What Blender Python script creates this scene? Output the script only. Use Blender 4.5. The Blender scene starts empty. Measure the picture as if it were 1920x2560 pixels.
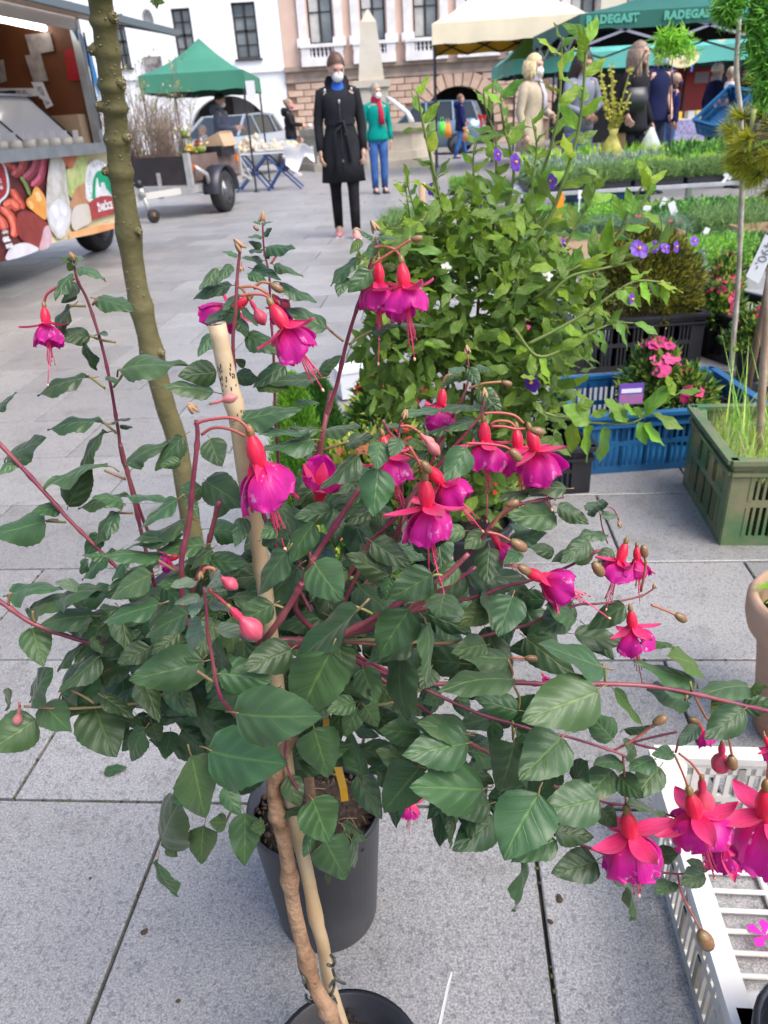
import bpy, bmesh, math, random
import numpy as np
from mathutils import Vector, Matrix
rnd = random.Random(7)
SC = bpy.context.scene
COL = SC.collection
pi = math.pi
# ------------------------------------------------------------ camera
EYE = 1.1
PITCH = math.radians(27.9)
ROLL = math.radians(3.5)
FPX = 1849.0
_R0 = Vector((1, 0, 0)); _U0 = Vector((0, math.sin(PITCH), math.cos(PITCH))); FWD = Vector((0, math.cos(PITCH), -math.sin(PITCH)))
RGT = _R0 * math.cos(ROLL) - _U0 * math.sin(ROLL)
UPV = _U0 * math.cos(ROLL) + _R0 * math.sin(ROLL)
cam = bpy.data.cameras.new('camera'); camo = bpy.data.objects.new('camera', cam); COL.objects.link(camo)
m = Matrix((RGT, UPV, -FWD)).transposed().to_4x4(); m.translation = Vector((0, 0, EYE)); camo.matrix_world = m
cam.sensor_fit = 'VERTICAL'; cam.sensor_height = 36; cam.sensor_width = 27; cam.lens = 36 * FPX / 2560
cam.clip_start = .05; cam.clip_end = 400
cam.dof.use_dof = True; cam.dof.focus_distance = .66; cam.dof.aperture_fstop = 13.0
SC.camera = camo
# ------------------------------------------------------------ light
SUN_EL = math.radians(56); SUN_AZ = math.radians(128)     # azimuth from +Y towards +X
w = bpy.data.worlds.new('World'); SC.world = w; w.use_nodes = True
nt = w.node_tree; bg = nt.nodes['Background']; sk = nt.nodes.new('ShaderNodeTexSky')
sk.sky_type = 'NISHITA'; sk.sun_disc = False; sk.sun_elevation = SUN_EL; sk.sun_rotation = SUN_AZ
sk.air_density = .8; sk.dust_density = 4.0; sk.ozone_density = .4; sk.altitude = 300
nt.links.new(sk.outputs[0], bg.inputs[0]); bg.inputs[1].default_value = .15
sl = bpy.data.lights.new('sun', 'SUN'); sl.energy = 1.3; sl.angle = math.radians(45); sl.color = (1, .965, .92)
so = bpy.data.objects.new('sun', sl); COL.objects.link(so)
d = Vector((math.sin(SUN_AZ) * math.cos(SUN_EL), math.cos(SUN_AZ) * math.cos(SUN_EL), math.sin(SUN_EL)))
so.rotation_euler = d.to_track_quat('Z', 'Y').to_euler(); so.location = (0, 0, 30)
SC.view_settings.view_transform = 'Standard'; SC.view_settings.look = 'None'
SC.view_settings.exposure = 1.15; SC.view_settings.gamma = 1; SC.view_settings.use_curve_mapping = False
SC.render.engine = 'CYCLES'; SC.cycles.use_denoising = True; SC.cycles.max_bounces = 7
SC.cycles.transparent_max_bounces = 8; SC.cycles.caustics_reflective = False; SC.cycles.caustics_refractive = False

# ------------------------------------------------------------ places read off the photograph (crop -> world)
CR = {'S': (0, 0, 1), 'D': (0, 0, 1.1573), 'A1': (0, 0, .5787), 'A2': (960, 0, .5787), 'A3': (0, 0, .2893), 'A4': (1380, 60, .3255),
      'B1': (0, 540, .5787), 'B2': (960, 380, .5787), 'B3': (0, 1080, .5787), 'B4': (800, 900, .4219), 'B5': (1200, 820, .434),
      'C1': (0, 1580, .6028), 'C2': (960, 1580, .5787), 'C3': (960, 1380, .5787), 'E1': (560, 1000, .3858), 'E2': (600, 1400, .3858),
      'E3': (260, 1240, .3014), 'E4': (0, 1380, .3014), 'E5': (420, 520, .4219), 'F1': (640, 0, .3858), 'F2': (300, 180, .2893),
      'F3': (1360, 340, .3376), 'F4': (840, 820, .2773), 'G1': (1640, 80, .1688), 'G3': (0, 360, .1808), 'G4': (1500, 1380, .2532),
      'G5': (1640, 2000, .2532), 'G2': (1420, 0, .3014), 'G7': (1780, 240, .217)}
CP = Vector((0, 0, EYE))
def ray(c, x, y):
    ox, oy, k = CR[c]
    return FWD * FPX + RGT * (ox + x * k - 960) - UPV * (oy + y * k - 1280)
def at(c, x, y, Y):
    d = ray(c, x, y); return CP + d * (Y / d.y)
def G(c, x, y, z=0.0):
    d = ray(c, x, y); return CP + d * ((z - EYE) / d.z)
def ppm(P):                      # pixels of the photograph per metre at P
    return FPX / max(.05, (Vector(P) - CP).dot(FWD))

# ------------------------------------------------------------ materials
MT = {}
def mat(name, col, rough=.6, var=0, scale=8, col2=None, bump=0, bscale=60, metal=0, spec=.5, transl=0, obvar=0, coord='Object', emit=0, detail=4, alpha=1, back=None):
    if name in MT: return MT[name]
    m = bpy.data.materials.new(name); m.use_nodes = True; nt = m.node_tree; N = nt.nodes; L = nt.links
    b = N['Principled BSDF']; b.inputs['Roughness'].default_value = rough; b.inputs['Metallic'].default_value = metal
    b.inputs['Specular IOR Level'].default_value = spec
    c = tuple(col) + (1,)
    b.inputs['Base Color'].default_value = c
    tc = N.new('ShaderNodeTexCoord')
    out = None
    if var or col2:
        n = N.new('ShaderNodeTexNoise'); n.inputs['Scale'].default_value = scale; n.inputs['Detail'].default_value = detail
        L.new(tc.outputs[coord], n.inputs['Vector'])
        r = N.new('ShaderNodeValToRGB'); r.color_ramp.elements[0].position = .36; r.color_ramp.elements[1].position = .62
        c2 = tuple(col2) if col2 else tuple(min(1, v * (1 + var)) for v in col)
        c1 = tuple(col) if col2 else tuple(v * (1 - var) for v in col)
        r.color_ramp.elements[0].color = c1 + (1,); r.color_ramp.elements[1].color = c2 + (1,)
        L.new(n.outputs['Fac'], r.inputs['Fac']); out = r.outputs[0]
    if obvar:
        oi = N.new('ShaderNodeObjectInfo'); h = N.new('ShaderNodeHueSaturation')
        mr = N.new('ShaderNodeMapRange'); mr.inputs['To Min'].default_value = 1 - obvar; mr.inputs['To Max'].default_value = 1 + obvar
        L.new(oi.outputs['Random'], mr.inputs['Value']); L.new(mr.outputs[0], h.inputs['Value'])
        if out: L.new(out, h.inputs['Color'])
        else: h.inputs['Color'].default_value = c
        out = h.outputs[0]
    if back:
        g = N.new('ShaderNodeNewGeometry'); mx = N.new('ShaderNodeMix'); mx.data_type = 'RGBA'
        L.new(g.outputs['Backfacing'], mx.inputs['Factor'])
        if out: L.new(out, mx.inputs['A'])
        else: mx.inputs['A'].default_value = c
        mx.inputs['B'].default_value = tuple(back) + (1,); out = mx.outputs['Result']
    if out: L.new(out, b.inputs['Base Color'])
    if bump:
        n2 = N.new('ShaderNodeTexNoise'); n2.inputs['Scale'].default_value = bscale; n2.inputs['Detail'].default_value = 5
        L.new(tc.outputs[coord], n2.inputs['Vector']); bp = N.new('ShaderNodeBump'); bp.inputs['Strength'].default_value = bump
        bp.inputs['Distance'].default_value = .01; L.new(n2.outputs['Fac'], bp.inputs['Height']); L.new(bp.outputs[0], b.inputs['Normal'])
    if transl:
        t = N.new('ShaderNodeBsdfTranslucent'); mx = N.new('ShaderNodeMixShader'); mx.inputs[0].default_value = transl
        t.inputs['Color'].default_value = tuple(min(1, v * 1.6) for v in col) + (1,)
        L.new(b.outputs[0], mx.inputs[1]); L.new(t.outputs[0], mx.inputs[2]); L.new(mx.outputs[0], N['Material Output'].inputs['Surface'])
    if emit:
        b.inputs['Emission Color'].default_value = c; b.inputs['Emission Strength'].default_value = emit
    if alpha < 1: b.inputs['Alpha'].default_value = alpha
    MT[name] = m
    return m

# ------------------------------------------------------------ object helpers
def tag(o, label=None, cat=None, group=None, kind=None):
    if label: o['label'] = label
    if cat: o['category'] = cat
    if group: o['group'] = group
    if kind: o['kind'] = kind
    return o
def thing(name, label, cat, loc=(0, 0, 0), rz=0, group=None, kind=None):
    o = bpy.data.objects.new(name, None); COL.objects.link(o); o.location = loc; o.rotation_euler = (0, 0, rz)
    o.empty_display_size = .05
    o['_l'] = tuple(loc)
    return tag(o, label, cat, group, kind)
def smooth(me):
    me.polygons.foreach_set('use_smooth', [True] * len(me.polygons))
def link(name, me, parent=None, world=False, kind=None, label=None):
    o = bpy.data.objects.new(name, me); COL.objects.link(o)
    if parent is not None:
        o.parent = parent
        if world: o.matrix_parent_inverse = Matrix.Translation(parent.location).inverted()
    if kind: o['kind'] = kind
    if label: o['label'] = label
    return o
def clean(o):
    if '_l' in o: del o['_l']

class MB:
    def __init__(s): s.v = []; s.f = []; s.mi = []; s.ms = []; s.sm = []; s.uv = {}
    def _m(s, m):
        if m not in s.ms: s.ms.append(m)
        return s.ms.index(m)
    def add(s, vs, fs, m, sm=False):
        o = len(s.v); s.v += [tuple(v) for v in vs]; i = s._m(m)
        for f in fs: s.f.append(tuple(a + o for a in f)); s.mi.append(i); s.sm.append(sm)
        return s
    def box(s, c, size, m, rot=None, taper=1.0):
        x, y, z = (a / 2 for a in size); vs = []
        for sz in (-1, 1):
            k = taper if sz > 0 else 1
            for sx, sy in ((-1, -1), (1, -1), (1, 1), (-1, 1)):
                v = Vector((sx * x * k, sy * y * k, sz * z))
                if rot is not None: v = rot @ v
                vs.append(v + Vector(c))
        return s.add(vs, [(3, 2, 1, 0), (4, 5, 6, 7), (0, 1, 5, 4), (1, 2, 6, 5), (2, 3, 7, 6), (3, 0, 4, 7)], m)
    def bar(s, a, b, w, h, m, up=(0, 0, 1)):
        a = Vector(a); b = Vector(b); d = (b - a); L = d.length; d.normalize(); u = Vector(up)
        if abs(d.dot(u)) > .98: u = Vector((1, 0, 0))
        x = d.cross(u).normalized(); z = x.cross(d)
        R = Matrix((x, d, z)).transposed()
        return s.box((a + b) / 2, (w, L, h), m, R)
    def tube(s, pts, rad, m, n=8, cap=True, sm=True, ell=1.0):
        pts = [Vector(p) for p in pts]; K = len(pts)
        if not hasattr(rad, '__len__'): rad = [rad] * K
        vs = []; prev = None
        for i, p in enumerate(pts):
            t = (pts[min(i + 1, K - 1)] - pts[max(i - 1, 0)])
            if t.length < 1e-9: t = Vector((0, 0, 1))
            t.normalize()
            if prev is None:
                x = t.orthogonal().normalized() if abs(t.z) < .9 else t.cross(Vector((0, 1, 0))).normalized()
            else:
                x = (prev - t * prev.dot(t)).normalized()
            prev = x; y = t.cross(x)
            for k in range(n):
                a = 2 * pi * k / n; vs.append(p + (x * math.cos(a) + y * math.sin(a) * ell) * rad[i])
        fs = [(i * n + k, i * n + (k + 1) % n, (i + 1) * n + (k + 1) % n, (i + 1) * n + k) for i in range(K - 1) for k in range(n)]
        if cap: fs += [tuple(range(n))[::-1], tuple((K - 1) * n + k for k in range(n))]
        return s.add(vs, fs, m, sm)
    def lathe(s, prof, c, m, n=20, sm=True, axis='Z', rot=None, sx=1, sy=1):
        c = Vector(c); vs = []
        for r, z in prof:
            for k in range(n):
                a = 2 * pi * k / n; v = Vector((r * math.cos(a) * sx, r * math.sin(a) * sy, z))
                if axis == 'X': v = Vector((v.z, v.x, v.y))
                if axis == 'Y': v = Vector((v.x, v.z, v.y))
                if rot is not None: v = rot @ v
                vs.append(v + c)
        K = len(prof)
        fs = [(i * n + k, i * n + (k + 1) % n, (i + 1) * n + (k + 1) % n, (i + 1) * n + k) for i in range(K - 1) for k in range(n)]
        if prof[0][0] > 1e-4 and prof[0][0] < 9: fs.append(tuple(range(n))[::-1])
        if prof[-1][0] > 1e-4: fs.append(tuple((K - 1) * n + k for k in range(n)))
        return s.add(vs, fs, m, sm)
    def ell(s, c, r, m, n=12, k=8, rot=None):
        if not hasattr(r, '__len__'): r = (r, r, r)
        vs = []; c = Vector(c)
        for i in range(k + 1):
            t = pi * i / k
            for j in range(n):
                a = 2 * pi * j / n; v = Vector((r[0] * math.sin(t) * math.cos(a), r[1] * math.sin(t) * math.sin(a), r[2] * math.cos(t)))
                if rot is not None: v = rot @ v
                vs.append(c + v)
        return s.add(vs, [(i * n + (j + 1) % n, i * n + j, (i + 1) * n + j, (i + 1) * n + (j + 1) % n) for i in range(k) for j in range(n)], m, True)
    def loft(s, rings, m, n=16, cap=True, sm=True):
        """rings: (centre, rx, ry[, power]) horizontal ellipses, or (centre, xvec, yvec)"""
        vs = []
        for r in rings:
            c = Vector(r[0])
            if hasattr(r[1], '__len__'): X, Y = Vector(r[1]), Vector(r[2])
            else: X, Y = Vector((r[1], 0, 0)), Vector((0, r[2], 0))
            for k in range(n):
                a = 2 * pi * k / n; vs.append(c + X * math.cos(a) + Y * math.sin(a))
        K = len(rings)
        fs = [(i * n + k, i * n + (k + 1) % n, (i + 1) * n + (k + 1) % n, (i + 1) * n + k) for i in range(K - 1) for k in range(n)]
        if cap: fs += [tuple(range(n))[::-1], tuple((K - 1) * n + k for k in range(n))]
        return s.add(vs, fs, m, sm)
    def poly(s, pts, m, thick=None):
        pts = [Vector(p) for p in pts]; n = len(pts)
        if thick is None: return s.add(pts, [tuple(range(n))], m)
        t = Vector(thick)
        fs = [tuple(range(n))[::-1], tuple(range(n, 2 * n))] + [(i, (i + 1) % n, n + (i + 1) % n, n + i) for i in range(n)]
        return s.add(pts + [p + t for p in pts], fs, m)
    def mesh(s, name):
        me = bpy.data.meshes.new(name); me.from_pydata(s.v, [], s.f)
        for m in s.ms: me.materials.append(m)
        me.polygons.foreach_set('material_index', s.mi); me.polygons.foreach_set('use_smooth', s.sm); me.update()
        return me
    def build(s, name, parent=None, world=False, kind=None, label=None):
        return link(name, s.mesh(name), parent, world, kind, label)

def copy_tree(o, loc=None, rz=None, label=None):
    def rec(a, par):
        c = a.copy(); COL.objects.link(c)
        if par is not None: c.parent = par
        for ch in a.children: rec(ch, c)
        return c
    r = rec(o, None)
    if loc is not None: r.location = loc
    if rz is not None: r.rotation_euler = (0, 0, rz)
    if label: r['label'] = label
    return r
def text_mesh(txt, size, m, thick=.0, bold=0, spacing=1.0, name='lettering'):
    cu = bpy.data.curves.new('t', 'FONT'); cu.body = txt; cu.size = size; cu.extrude = thick; cu.offset = bold; cu.space_character = spacing
    cu.align_x = 'CENTER'; cu.align_y = 'CENTER'; cu.resolution_u = 3
    o = bpy.data.objects.new('t', cu); COL.objects.link(o); bpy.context.view_layer.update()
    me = bpy.data.meshes.new_from_object(o); bpy.data.objects.remove(o); me.materials.clear(); me.materials.append(m); me.name = name
    return me
def frame(origin, x, y, z):
    M = Matrix((Vector(x).normalized(), Vector(y).normalized(), Vector(z).normalized())).transposed().to_4x4(); M.translation = Vector(origin); return M
def rotz(a): return Matrix.Rotation(a, 3, 'Z')
def bez(pts, k=6):
    """smooth curve through points (Catmull-Rom)"""
    P = [Vector(p) for p in pts]; P = [P[0] * 2 - P[1]] + P + [P[-1] * 2 - P[-2]]; out = []
    for i in range(1, len(P) - 2):
        a, b, c, d = P[i - 1:i + 3]
        for j in range(k):
            t = j / k; out.append(.5 * ((2 * b) + (c - a) * t + (2 * a - 5 * b + 4 * c - d) * t * t + (3 * b - a - 3 * c + d) * t ** 3))
    out.append(P[-2]); return out
# ============================================================ ground and paving
def granite():
    m = bpy.data.materials.new('granite'); m.use_nodes = True; N = m.node_tree.nodes; L = m.node_tree.links; b = N['Principled BSDF']
    g = N.new('ShaderNodeNewGeometry'); pos = g.outputs['Position']
    def noise(s, d, r=.6):
        n = N.new('ShaderNodeTexNoise'); n.inputs['Scale'].default_value = s; n.inputs['Detail'].default_value = d; n.inputs['Roughness'].default_value = r
        L.new(pos, n.inputs['Vector']); return n.outputs['Fac']
    def ramp(f, stops):
        r = N.new('ShaderNodeValToRGB'); e = r.color_ramp.elements
        while len(e) < len(stops): e.new(.5)
        for i, (p, c) in enumerate(stops): e[i].position = p; e[i].color = c + (1,)
        L.new(f, r.inputs['Fac']); return r.outputs[0]
    def mix(f, a, bb, mode='MIX', k=None):
        x = N.new('ShaderNodeMix'); x.data_type = 'RGBA'; x.blend_type = mode
        if k is not None: x.inputs['Factor'].default_value = k
        else: L.new(f, x.inputs['Factor'])
        L.new(a, x.inputs['A']) if not isinstance(a, tuple) else setattr(x.inputs['A'], 'default_value', a + (1,))
        L.new(bb, x.inputs['B']) if not isinstance(bb, tuple) else setattr(x.inputs['B'], 'default_value', bb + (1,))
        return x.outputs['Result']
    grain = ramp(noise(300, 3, .7), [(.30, (.105, .102, .108)), (.43, (.235, .23, .232)), (.54, (.33, .322, .315)), (.68, (.48, .47, .45))])
    v = N.new('ShaderNodeTexVoronoi'); v.inputs['Scale'].default_value = 170; L.new(pos, v.inputs['Vector'])
    fl = ramp(v.outputs['Color'], [(.18, (.45, .45, .5)), (.32, (1, 1, 1))])
    c = mix(None, grain, fl, 'MULTIPLY', .55)
    big = ramp(noise(2.2, 4), [(.3, (.84, .85, .87)), (.7, (1.05, 1.05, 1.03))])
    c = mix(None, c, big, 'MULTIPLY', 1.0)
    st = ramp(noise(7, 5, .65), [(.54, (1, 1, 1)), (.72, (.74, .72, .68))]); c = mix(None, c, st, 'MULTIPLY', 1.0)
    oi = N.new('ShaderNodeObjectInfo'); h = N.new('ShaderNodeHueSaturation'); mr = N.new('ShaderNodeMapRange'); mr.inputs['To Min'].default_value = .84; mr.inputs['To Max'].default_value = 1.14
    L.new(oi.outputs['Random'], mr.inputs['Value']); L.new(mr.outputs[0], h.inputs['Value']); L.new(c, h.inputs['Color'])
    L.new(h.outputs[0], b.inputs['Base Color']); b.inputs['Roughness'].default_value = .42; b.inputs['Specular IOR Level'].default_value = .8
    bp = N.new('ShaderNodeBump'); bp.inputs['Strength'].default_value = .25; bp.inputs['Distance'].default_value = .001
    L.new(noise(330, 3), bp.inputs['Height']); L.new(bp.outputs[0], b.inputs['Normal'])
    return m
GRAN = granite()
JOINT = mat('joint dirt', (.035, .033, .03), .95, col2=(.07, .075, .04), scale=25, bump=.4, coord='Object')
gr = MB(); gr.add([(-60, -3, -.012), (60, -3, -.012), (60, 80, -.012), (-60, 80, -.012)], [(0, 1, 2, 3)], JOINT)
ground = gr.build('ground'); ground['kind'] = 'structure'
TH = .095
SU = Vector((math.cos(TH), -math.sin(TH), 0)); SV = Vector((math.sin(TH), math.cos(TH), 0)); SW, SD, GAPJ = .655, .41, .0065
def slab_mesh():
    b = MB(); x, y, e = (SW - GAPJ) / 2, (SD - GAPJ) / 2, .0022
    vs = [];
    for z, k in ((-.03, 0), (-.0022, 0), (0, e)):
        vs += [(-x + k, -y + k, z), (x - k, -y + k, z), (x - k, y - k, z), (-x + k, y - k, z)]
    fs = [(8, 9, 10, 11)] + [(r * 4 + i, r * 4 + (i + 1) % 4, r * 4 + 4 + (i + 1) % 4, r * 4 + 4 + i) for r in (0, 1) for i in range(4)]
    return b.add(vs, fs, GRAN).mesh('paving_slab')
SLM = slab_mesh(); cand = []
far = MB()
for k in range(-3, 118):
    vv = .933 + (k + .5) * SD
    off = (.48 if k % 2 == 0 else .14) + .5 * SW
    for i in range(-42, 42):
        uu = off + i * SW; P = SU * uu + SV * vv
        if P.y < .15 or P.y > 46: continue
        dd = P.y * math.cos(PITCH) + EYE * math.sin(PITCH)
        lim = .56 * dd + .8
        if abs(P.x) > lim: 
            if P.y > 12 or abs(P.x) > lim + 1.2: continue
        cand.append((P.length, P, abs(P.x) < lim))
cand.sort(key=lambda c: c[0]); R2 = random.Random(3); nsl = 0
for q, P, vis in cand:
    if nsl < 298 and vis:
        o = link('paving_slab', SLM, ground); nsl += 1
        o.location = P + Vector((0, 0, R2.uniform(-.0007, .0004))); o.rotation_euler = (R2.uniform(-.0012, .0012), R2.uniform(-.0012, .0012), -TH + R2.uniform(-.001, .001))
    else:
        x, y = (SW - .008) / 2, (SD - .008) / 2; z = R2.uniform(-.001, .001)
        cs = [P + SU * (sx * x) + SV * (sy * y) + Vector((0, 0, z)) for sx, sy in ((-1, -1), (1, -1), (1, 1), (-1, 1))]
        far.add(cs + [c - Vector((0, 0, .014)) for c in cs], [(0, 1, 2, 3), (4, 5, 1, 0), (5, 6, 2, 1), (6, 7, 3, 2), (7, 4, 0, 3)], GRAN)
far.build('far_paving', ground, kind='stuff')

# ============================================================ buildings
PW = mat('white plaster', (.80, .81, .83), .8, var=.05, scale=.8, bump=.15, bscale=8)
PK = mat('pink plaster', (.62, .43, .34), .85, col2=(.68, .49, .40), scale=1.2, bump=.15, bscale=8)
TRW = mat('white stucco trim', (.72, .70, .70), .8, var=.08, scale=3)
BRN = mat('brown cornice', (.34, .26, .21), .8, var=.15, scale=3)
BLK = mat('rusticated block', (.53, .36, .26), .85, col2=(.60, .43, .33), scale=6, obvar=.10, bump=.3, bscale=20)
MOR = mat('block joint', (.27, .18, .13), .9, var=.1)
DKW = mat('dark window frame', (.03, .028, .028), .5)
GLS = mat('window glass', (.06, .075, .09), .08, spec=.8, col2=(.22, .24, .25), scale=.9)
CUR = mat('curtain', (.50, .50, .48), .8, var=.15, scale=2)
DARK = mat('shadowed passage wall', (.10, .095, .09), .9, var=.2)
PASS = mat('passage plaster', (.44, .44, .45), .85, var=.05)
def wall(b, x0, x1, z0, z1, holes, Y, t, m):
    """holes: (hx0,hx1,hz0,hz1,arch) ; arch True = semi-elliptic head above the spring at hz1-arch"""
    xs = sorted({x0, x1} | {h[0] for h in holes} | {h[1] for h in holes}); zs = sorted({z0, z1} | {h[2] for h in holes} | {h[3] for h in holes})
    for i in range(len(xs) - 1):
        for j in range(len(zs) - 1):
            cx, cz = (xs[i] + xs[i + 1]) / 2, (zs[j] + zs[j + 1]) / 2
            if any(h[0] < cx < h[1] and h[2] < cz < h[3] for h in holes): continue
            b.box((cx, Y + t / 2, cz), (xs[i + 1] - xs[i], t, zs[j + 1] - zs[j]), m)
    for h in holes:
        if h[4]:
            n = 20; cx = (h[0] + h[1]) / 2; a = (h[1] - h[0]) / 2; sp = h[3] - h[4]
            for k in range(n):
                t0, t1 = pi * k / n, pi * (k + 1) / n
                p = [(cx + a * math.cos(t0), sp + h[4] * math.sin(t0)), (cx + a * math.cos(t1), sp + h[4] * math.sin(t1))]
                q = [(p[0][0], Y, p[0][1]), (p[0][0], Y, h[3]), (p[1][0], Y, h[3]), (p[1][0], Y, p[1][1])]
                b.poly(q, m, (0, t, 0))
BY = 34.0
def bx(c, x, y): p = at(c, x, y, BY); return p.x, p.z
def win(parent, x0, x1, z0, z1, nx, nz, Y, curt=False, name='window'):
    f = MB(); w = .07
    for a, c in (((x0 + w / 2, z0), (x0 + w / 2, z1)), ((x1 - w / 2, z0), (x1 - w / 2, z1)), ((x0, z0 + w / 2), (x1, z0 + w / 2)), ((x0, z1 - w / 2), (x1, z1 - w / 2))):
        f.bar((a[0], Y + .16, a[1]), (c[0], Y + .16, c[1]), w, .08, DKW, up=(0, 1, 0))
    for i in range(1, nx): x = x0 + (x1 - x0) * i / nx; f.bar((x, Y + .16, z0), (x, Y + .16, z1), .09 if i * 2 == nx else .035, .06, DKW, up=(0, 1, 0))
    for i in range(1, nz): z = z0 + (z1 - z0) * i / nz; f.bar((x0, Y + .16, z), (x1, Y + .16, z), .09 if nz > 2 and i == nz - 2 else .035, .06, DKW, up=(0, 1, 0))
    f.box(((x0 + x1) / 2, Y - .04, z0 - .04), (x1 - x0 + .16, .14, .06), DKW)
    fo = f.build(name, parent, world=True)
    for i in range(nx):
        for j in range(nz):
            a, c = x0 + (x1 - x0) * i / nx, x0 + (x1 - x0) * (i + 1) / nx; e, g = z0 + (z1 - z0) * j / nz, z0 + (z1 - z0) * (j + 1) / nz
            MB().box(((a + c) / 2, Y + .18, (e + g) / 2), (c - a - .02, .01, g - e - .02), CUR if curt and i == 0 else GLS).build('pane', fo)
    return fo
def fixp(o):   # children of window objects: undo the parent translation
    for ch in o.children:
        ch.matrix_parent_inverse = Matrix.Identity(4)
# --- white house
wh = thing('white_house', 'white plastered house with an arched passage behind the green tent', 'building', (-6, BY, 0))
xb, _ = bx('F1', 190, 500); xl = -24.0
b = MB(); H = []
wins = []
for c, p, q in (('A1', (735, 38), (850, 262)), ('A1', (995, 12), (1125, 250)), ('A1', (480, 62), (570, 292))):
    x0, z1 = bx(c, *p); x1, z0 = bx(c, *q); z0, z1 = sorted((z0, z1)); wins.append((x0, x1, z0, z1)); H.append((x0, x1, z0, z1, 0))
x0, z1 = bx('A1', 605, 40); x1, z0 = bx('A1', 665, 100); H.append((x0, x1, z0, z1, .35)); nich = (x0, x1, z0, z1)
x0, _ = bx('A1', 822, 600); x1, z0 = bx('A1', 1180, 640); _, z1 = bx('A1', 1000, 412); H.append((x0, x1, 0, z1, 1.5)); arc = (x0, x1, z1)
wall(b, xl, xb, 0, 9, H, BY, .45, PW)
b.build('wall', wh, world=True)
for x0, x1, z0, z1 in wins: win(wh, x0, x1, z0, z1, 2, 4, BY)
b = MB(); b.box(((xl + xb) / 2, BY - .05, bx('A1', 1180, 302)[1]), (xb - xl, .1, .12), PW); b.build('string_course', wh, world=True)
b = MB(); b.box(((nich[0] + nich[1]) / 2, BY + .3, (nich[2] + nich[3]) / 2), (1.2, .02, 1.4), PASS); b.build('niche', wh, world=True)
b = MB(); x0, z1 = bx('A1', 620, 247); x1, z0 = bx('A1', 705, 305); b.box(((x0 + x1) / 2, BY - .04, (z0 + z1) / 2), (x1 - x0, .08, z1 - z0), mat('grey relief', (.22, .2, .2), .8, var=.5, scale=5)); b.build('stone_relief', wh, world=True)
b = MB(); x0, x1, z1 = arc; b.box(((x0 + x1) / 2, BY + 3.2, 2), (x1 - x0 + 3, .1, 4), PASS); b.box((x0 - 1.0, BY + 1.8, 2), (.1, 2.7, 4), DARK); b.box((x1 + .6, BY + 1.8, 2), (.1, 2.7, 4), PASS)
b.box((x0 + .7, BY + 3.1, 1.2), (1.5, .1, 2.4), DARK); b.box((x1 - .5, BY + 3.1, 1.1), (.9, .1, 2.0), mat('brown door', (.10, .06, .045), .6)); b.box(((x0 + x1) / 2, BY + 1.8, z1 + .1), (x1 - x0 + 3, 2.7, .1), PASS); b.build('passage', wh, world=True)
# --- pink house
ph = thing('pink_house', 'pink house with balustraded windows and blocks around a dark arch', 'building', (2, BY, 0))
xr = bx('A2', 640, 200)[0] + 2.5
zc0 = bx('F1', 700, 512)[1]; zc1 = bx('F1', 700, 420)[1]
_, zw = bx('F1', 420, 285); b = MB(); H = []; pw = []
x0 = bx('F1', 340, 200)[0]; x1 = bx('F1', 500, 200)[0]; dx = bx('F1', 1020, 200)[0] - bx('F1', 340, 200)[0]
for i in range(6):
    a = x0 + dx / 2 * i; pw.append((a, a + (x1 - x0))); H.append((a, a + x1 - x0, zw, zw + 2.1, 0))
wall(b, xb + .01, xr, zc1, 9, H, BY, .45, PK); b.build('upper_wall', ph, world=True)
b = MB(); ax0, _ = bx('F1', 1080, 900); ax1, _ = bx('F1', 1540, 900); _, az = bx('F1', 1290, 560)
ax2 = ax0 - 6.3; ax3 = ax1 - 6.3
ARCH = [(ax0, ax1, 0, az, 1.35), (ax0 + 5.2, ax1 + 5.2, 0, az, 1.35)]
wall(b, xb + .01, xr, 0, zc0, ARCH, BY, .45, MOR); b.build('lower_wall', ph, world=True)
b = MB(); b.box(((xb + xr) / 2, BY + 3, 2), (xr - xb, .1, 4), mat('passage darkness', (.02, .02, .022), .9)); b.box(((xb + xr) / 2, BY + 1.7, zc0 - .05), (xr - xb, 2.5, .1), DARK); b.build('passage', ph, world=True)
b = MB(); b.box(((xb + xr) / 2, BY + .2, (zc0 + zc1) / 2), (xr - xb, .5, zc1 - zc0), BRN); b.box(((xb + xr) / 2, BY + .05, zc1 - .02), (xr - xb, .5, .16), BRN); b.box(((xb + xr) / 2, BY + .1, zc0 + .06), (xr - xb, .4, .12), BRN); b.build('cornice', ph, world=True)
for (a, c) in pw:
    win(ph, a, c, zw, zw + 2.1, 2, 2, BY, True)
    b = MB()
    for xx in (a - .22, c + .22): b.box((xx, BY - .06, zw + 1.2), (.32, .14, 2.9), TRW); b.box((xx, BY - .09, zw + .05), (.5, .2, .3), TRW)
    b.build('window_surround', ph, world=True)
    zt = bx('F1', 420, 300)[1]; zb = bx('F1', 420, 430)[1]; cxx = (a + c) / 2; wd = c - a
    b = MB(); b.box((cxx, BY - .22, zt), (wd + .74, .42, .12), TRW); b.box((cxx, BY - .2, zb + .14), (wd + .7, .4, .3), TRW)
    for s in (-1, 1): b.box((cxx + s * (wd / 2 + .16), BY - .2, (zt + zb) / 2 + .1), (.34, .38, zt - zb - .2), TRW)
    b.box((cxx, BY - .03, (zt + zb) / 2), (wd, .05, zt - zb), DARK); bo = b.build('balcony', ph, world=True)
    hb = zt - zb - .35
    bm_ = MB().lathe([(.05, 0), (.055, .05), (.03, .1), (.065, hb * .55), (.03, hb * .8), (.055, hb * .9), (.05, hb)], (0, 0, 0), TRW, 8).mesh('baluster')
    for k in range(6):
        o = link('baluster', bm_, bo); o.location = Vector((a + wd * (k + .5) / 6, BY - .28, zb + .29))
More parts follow.
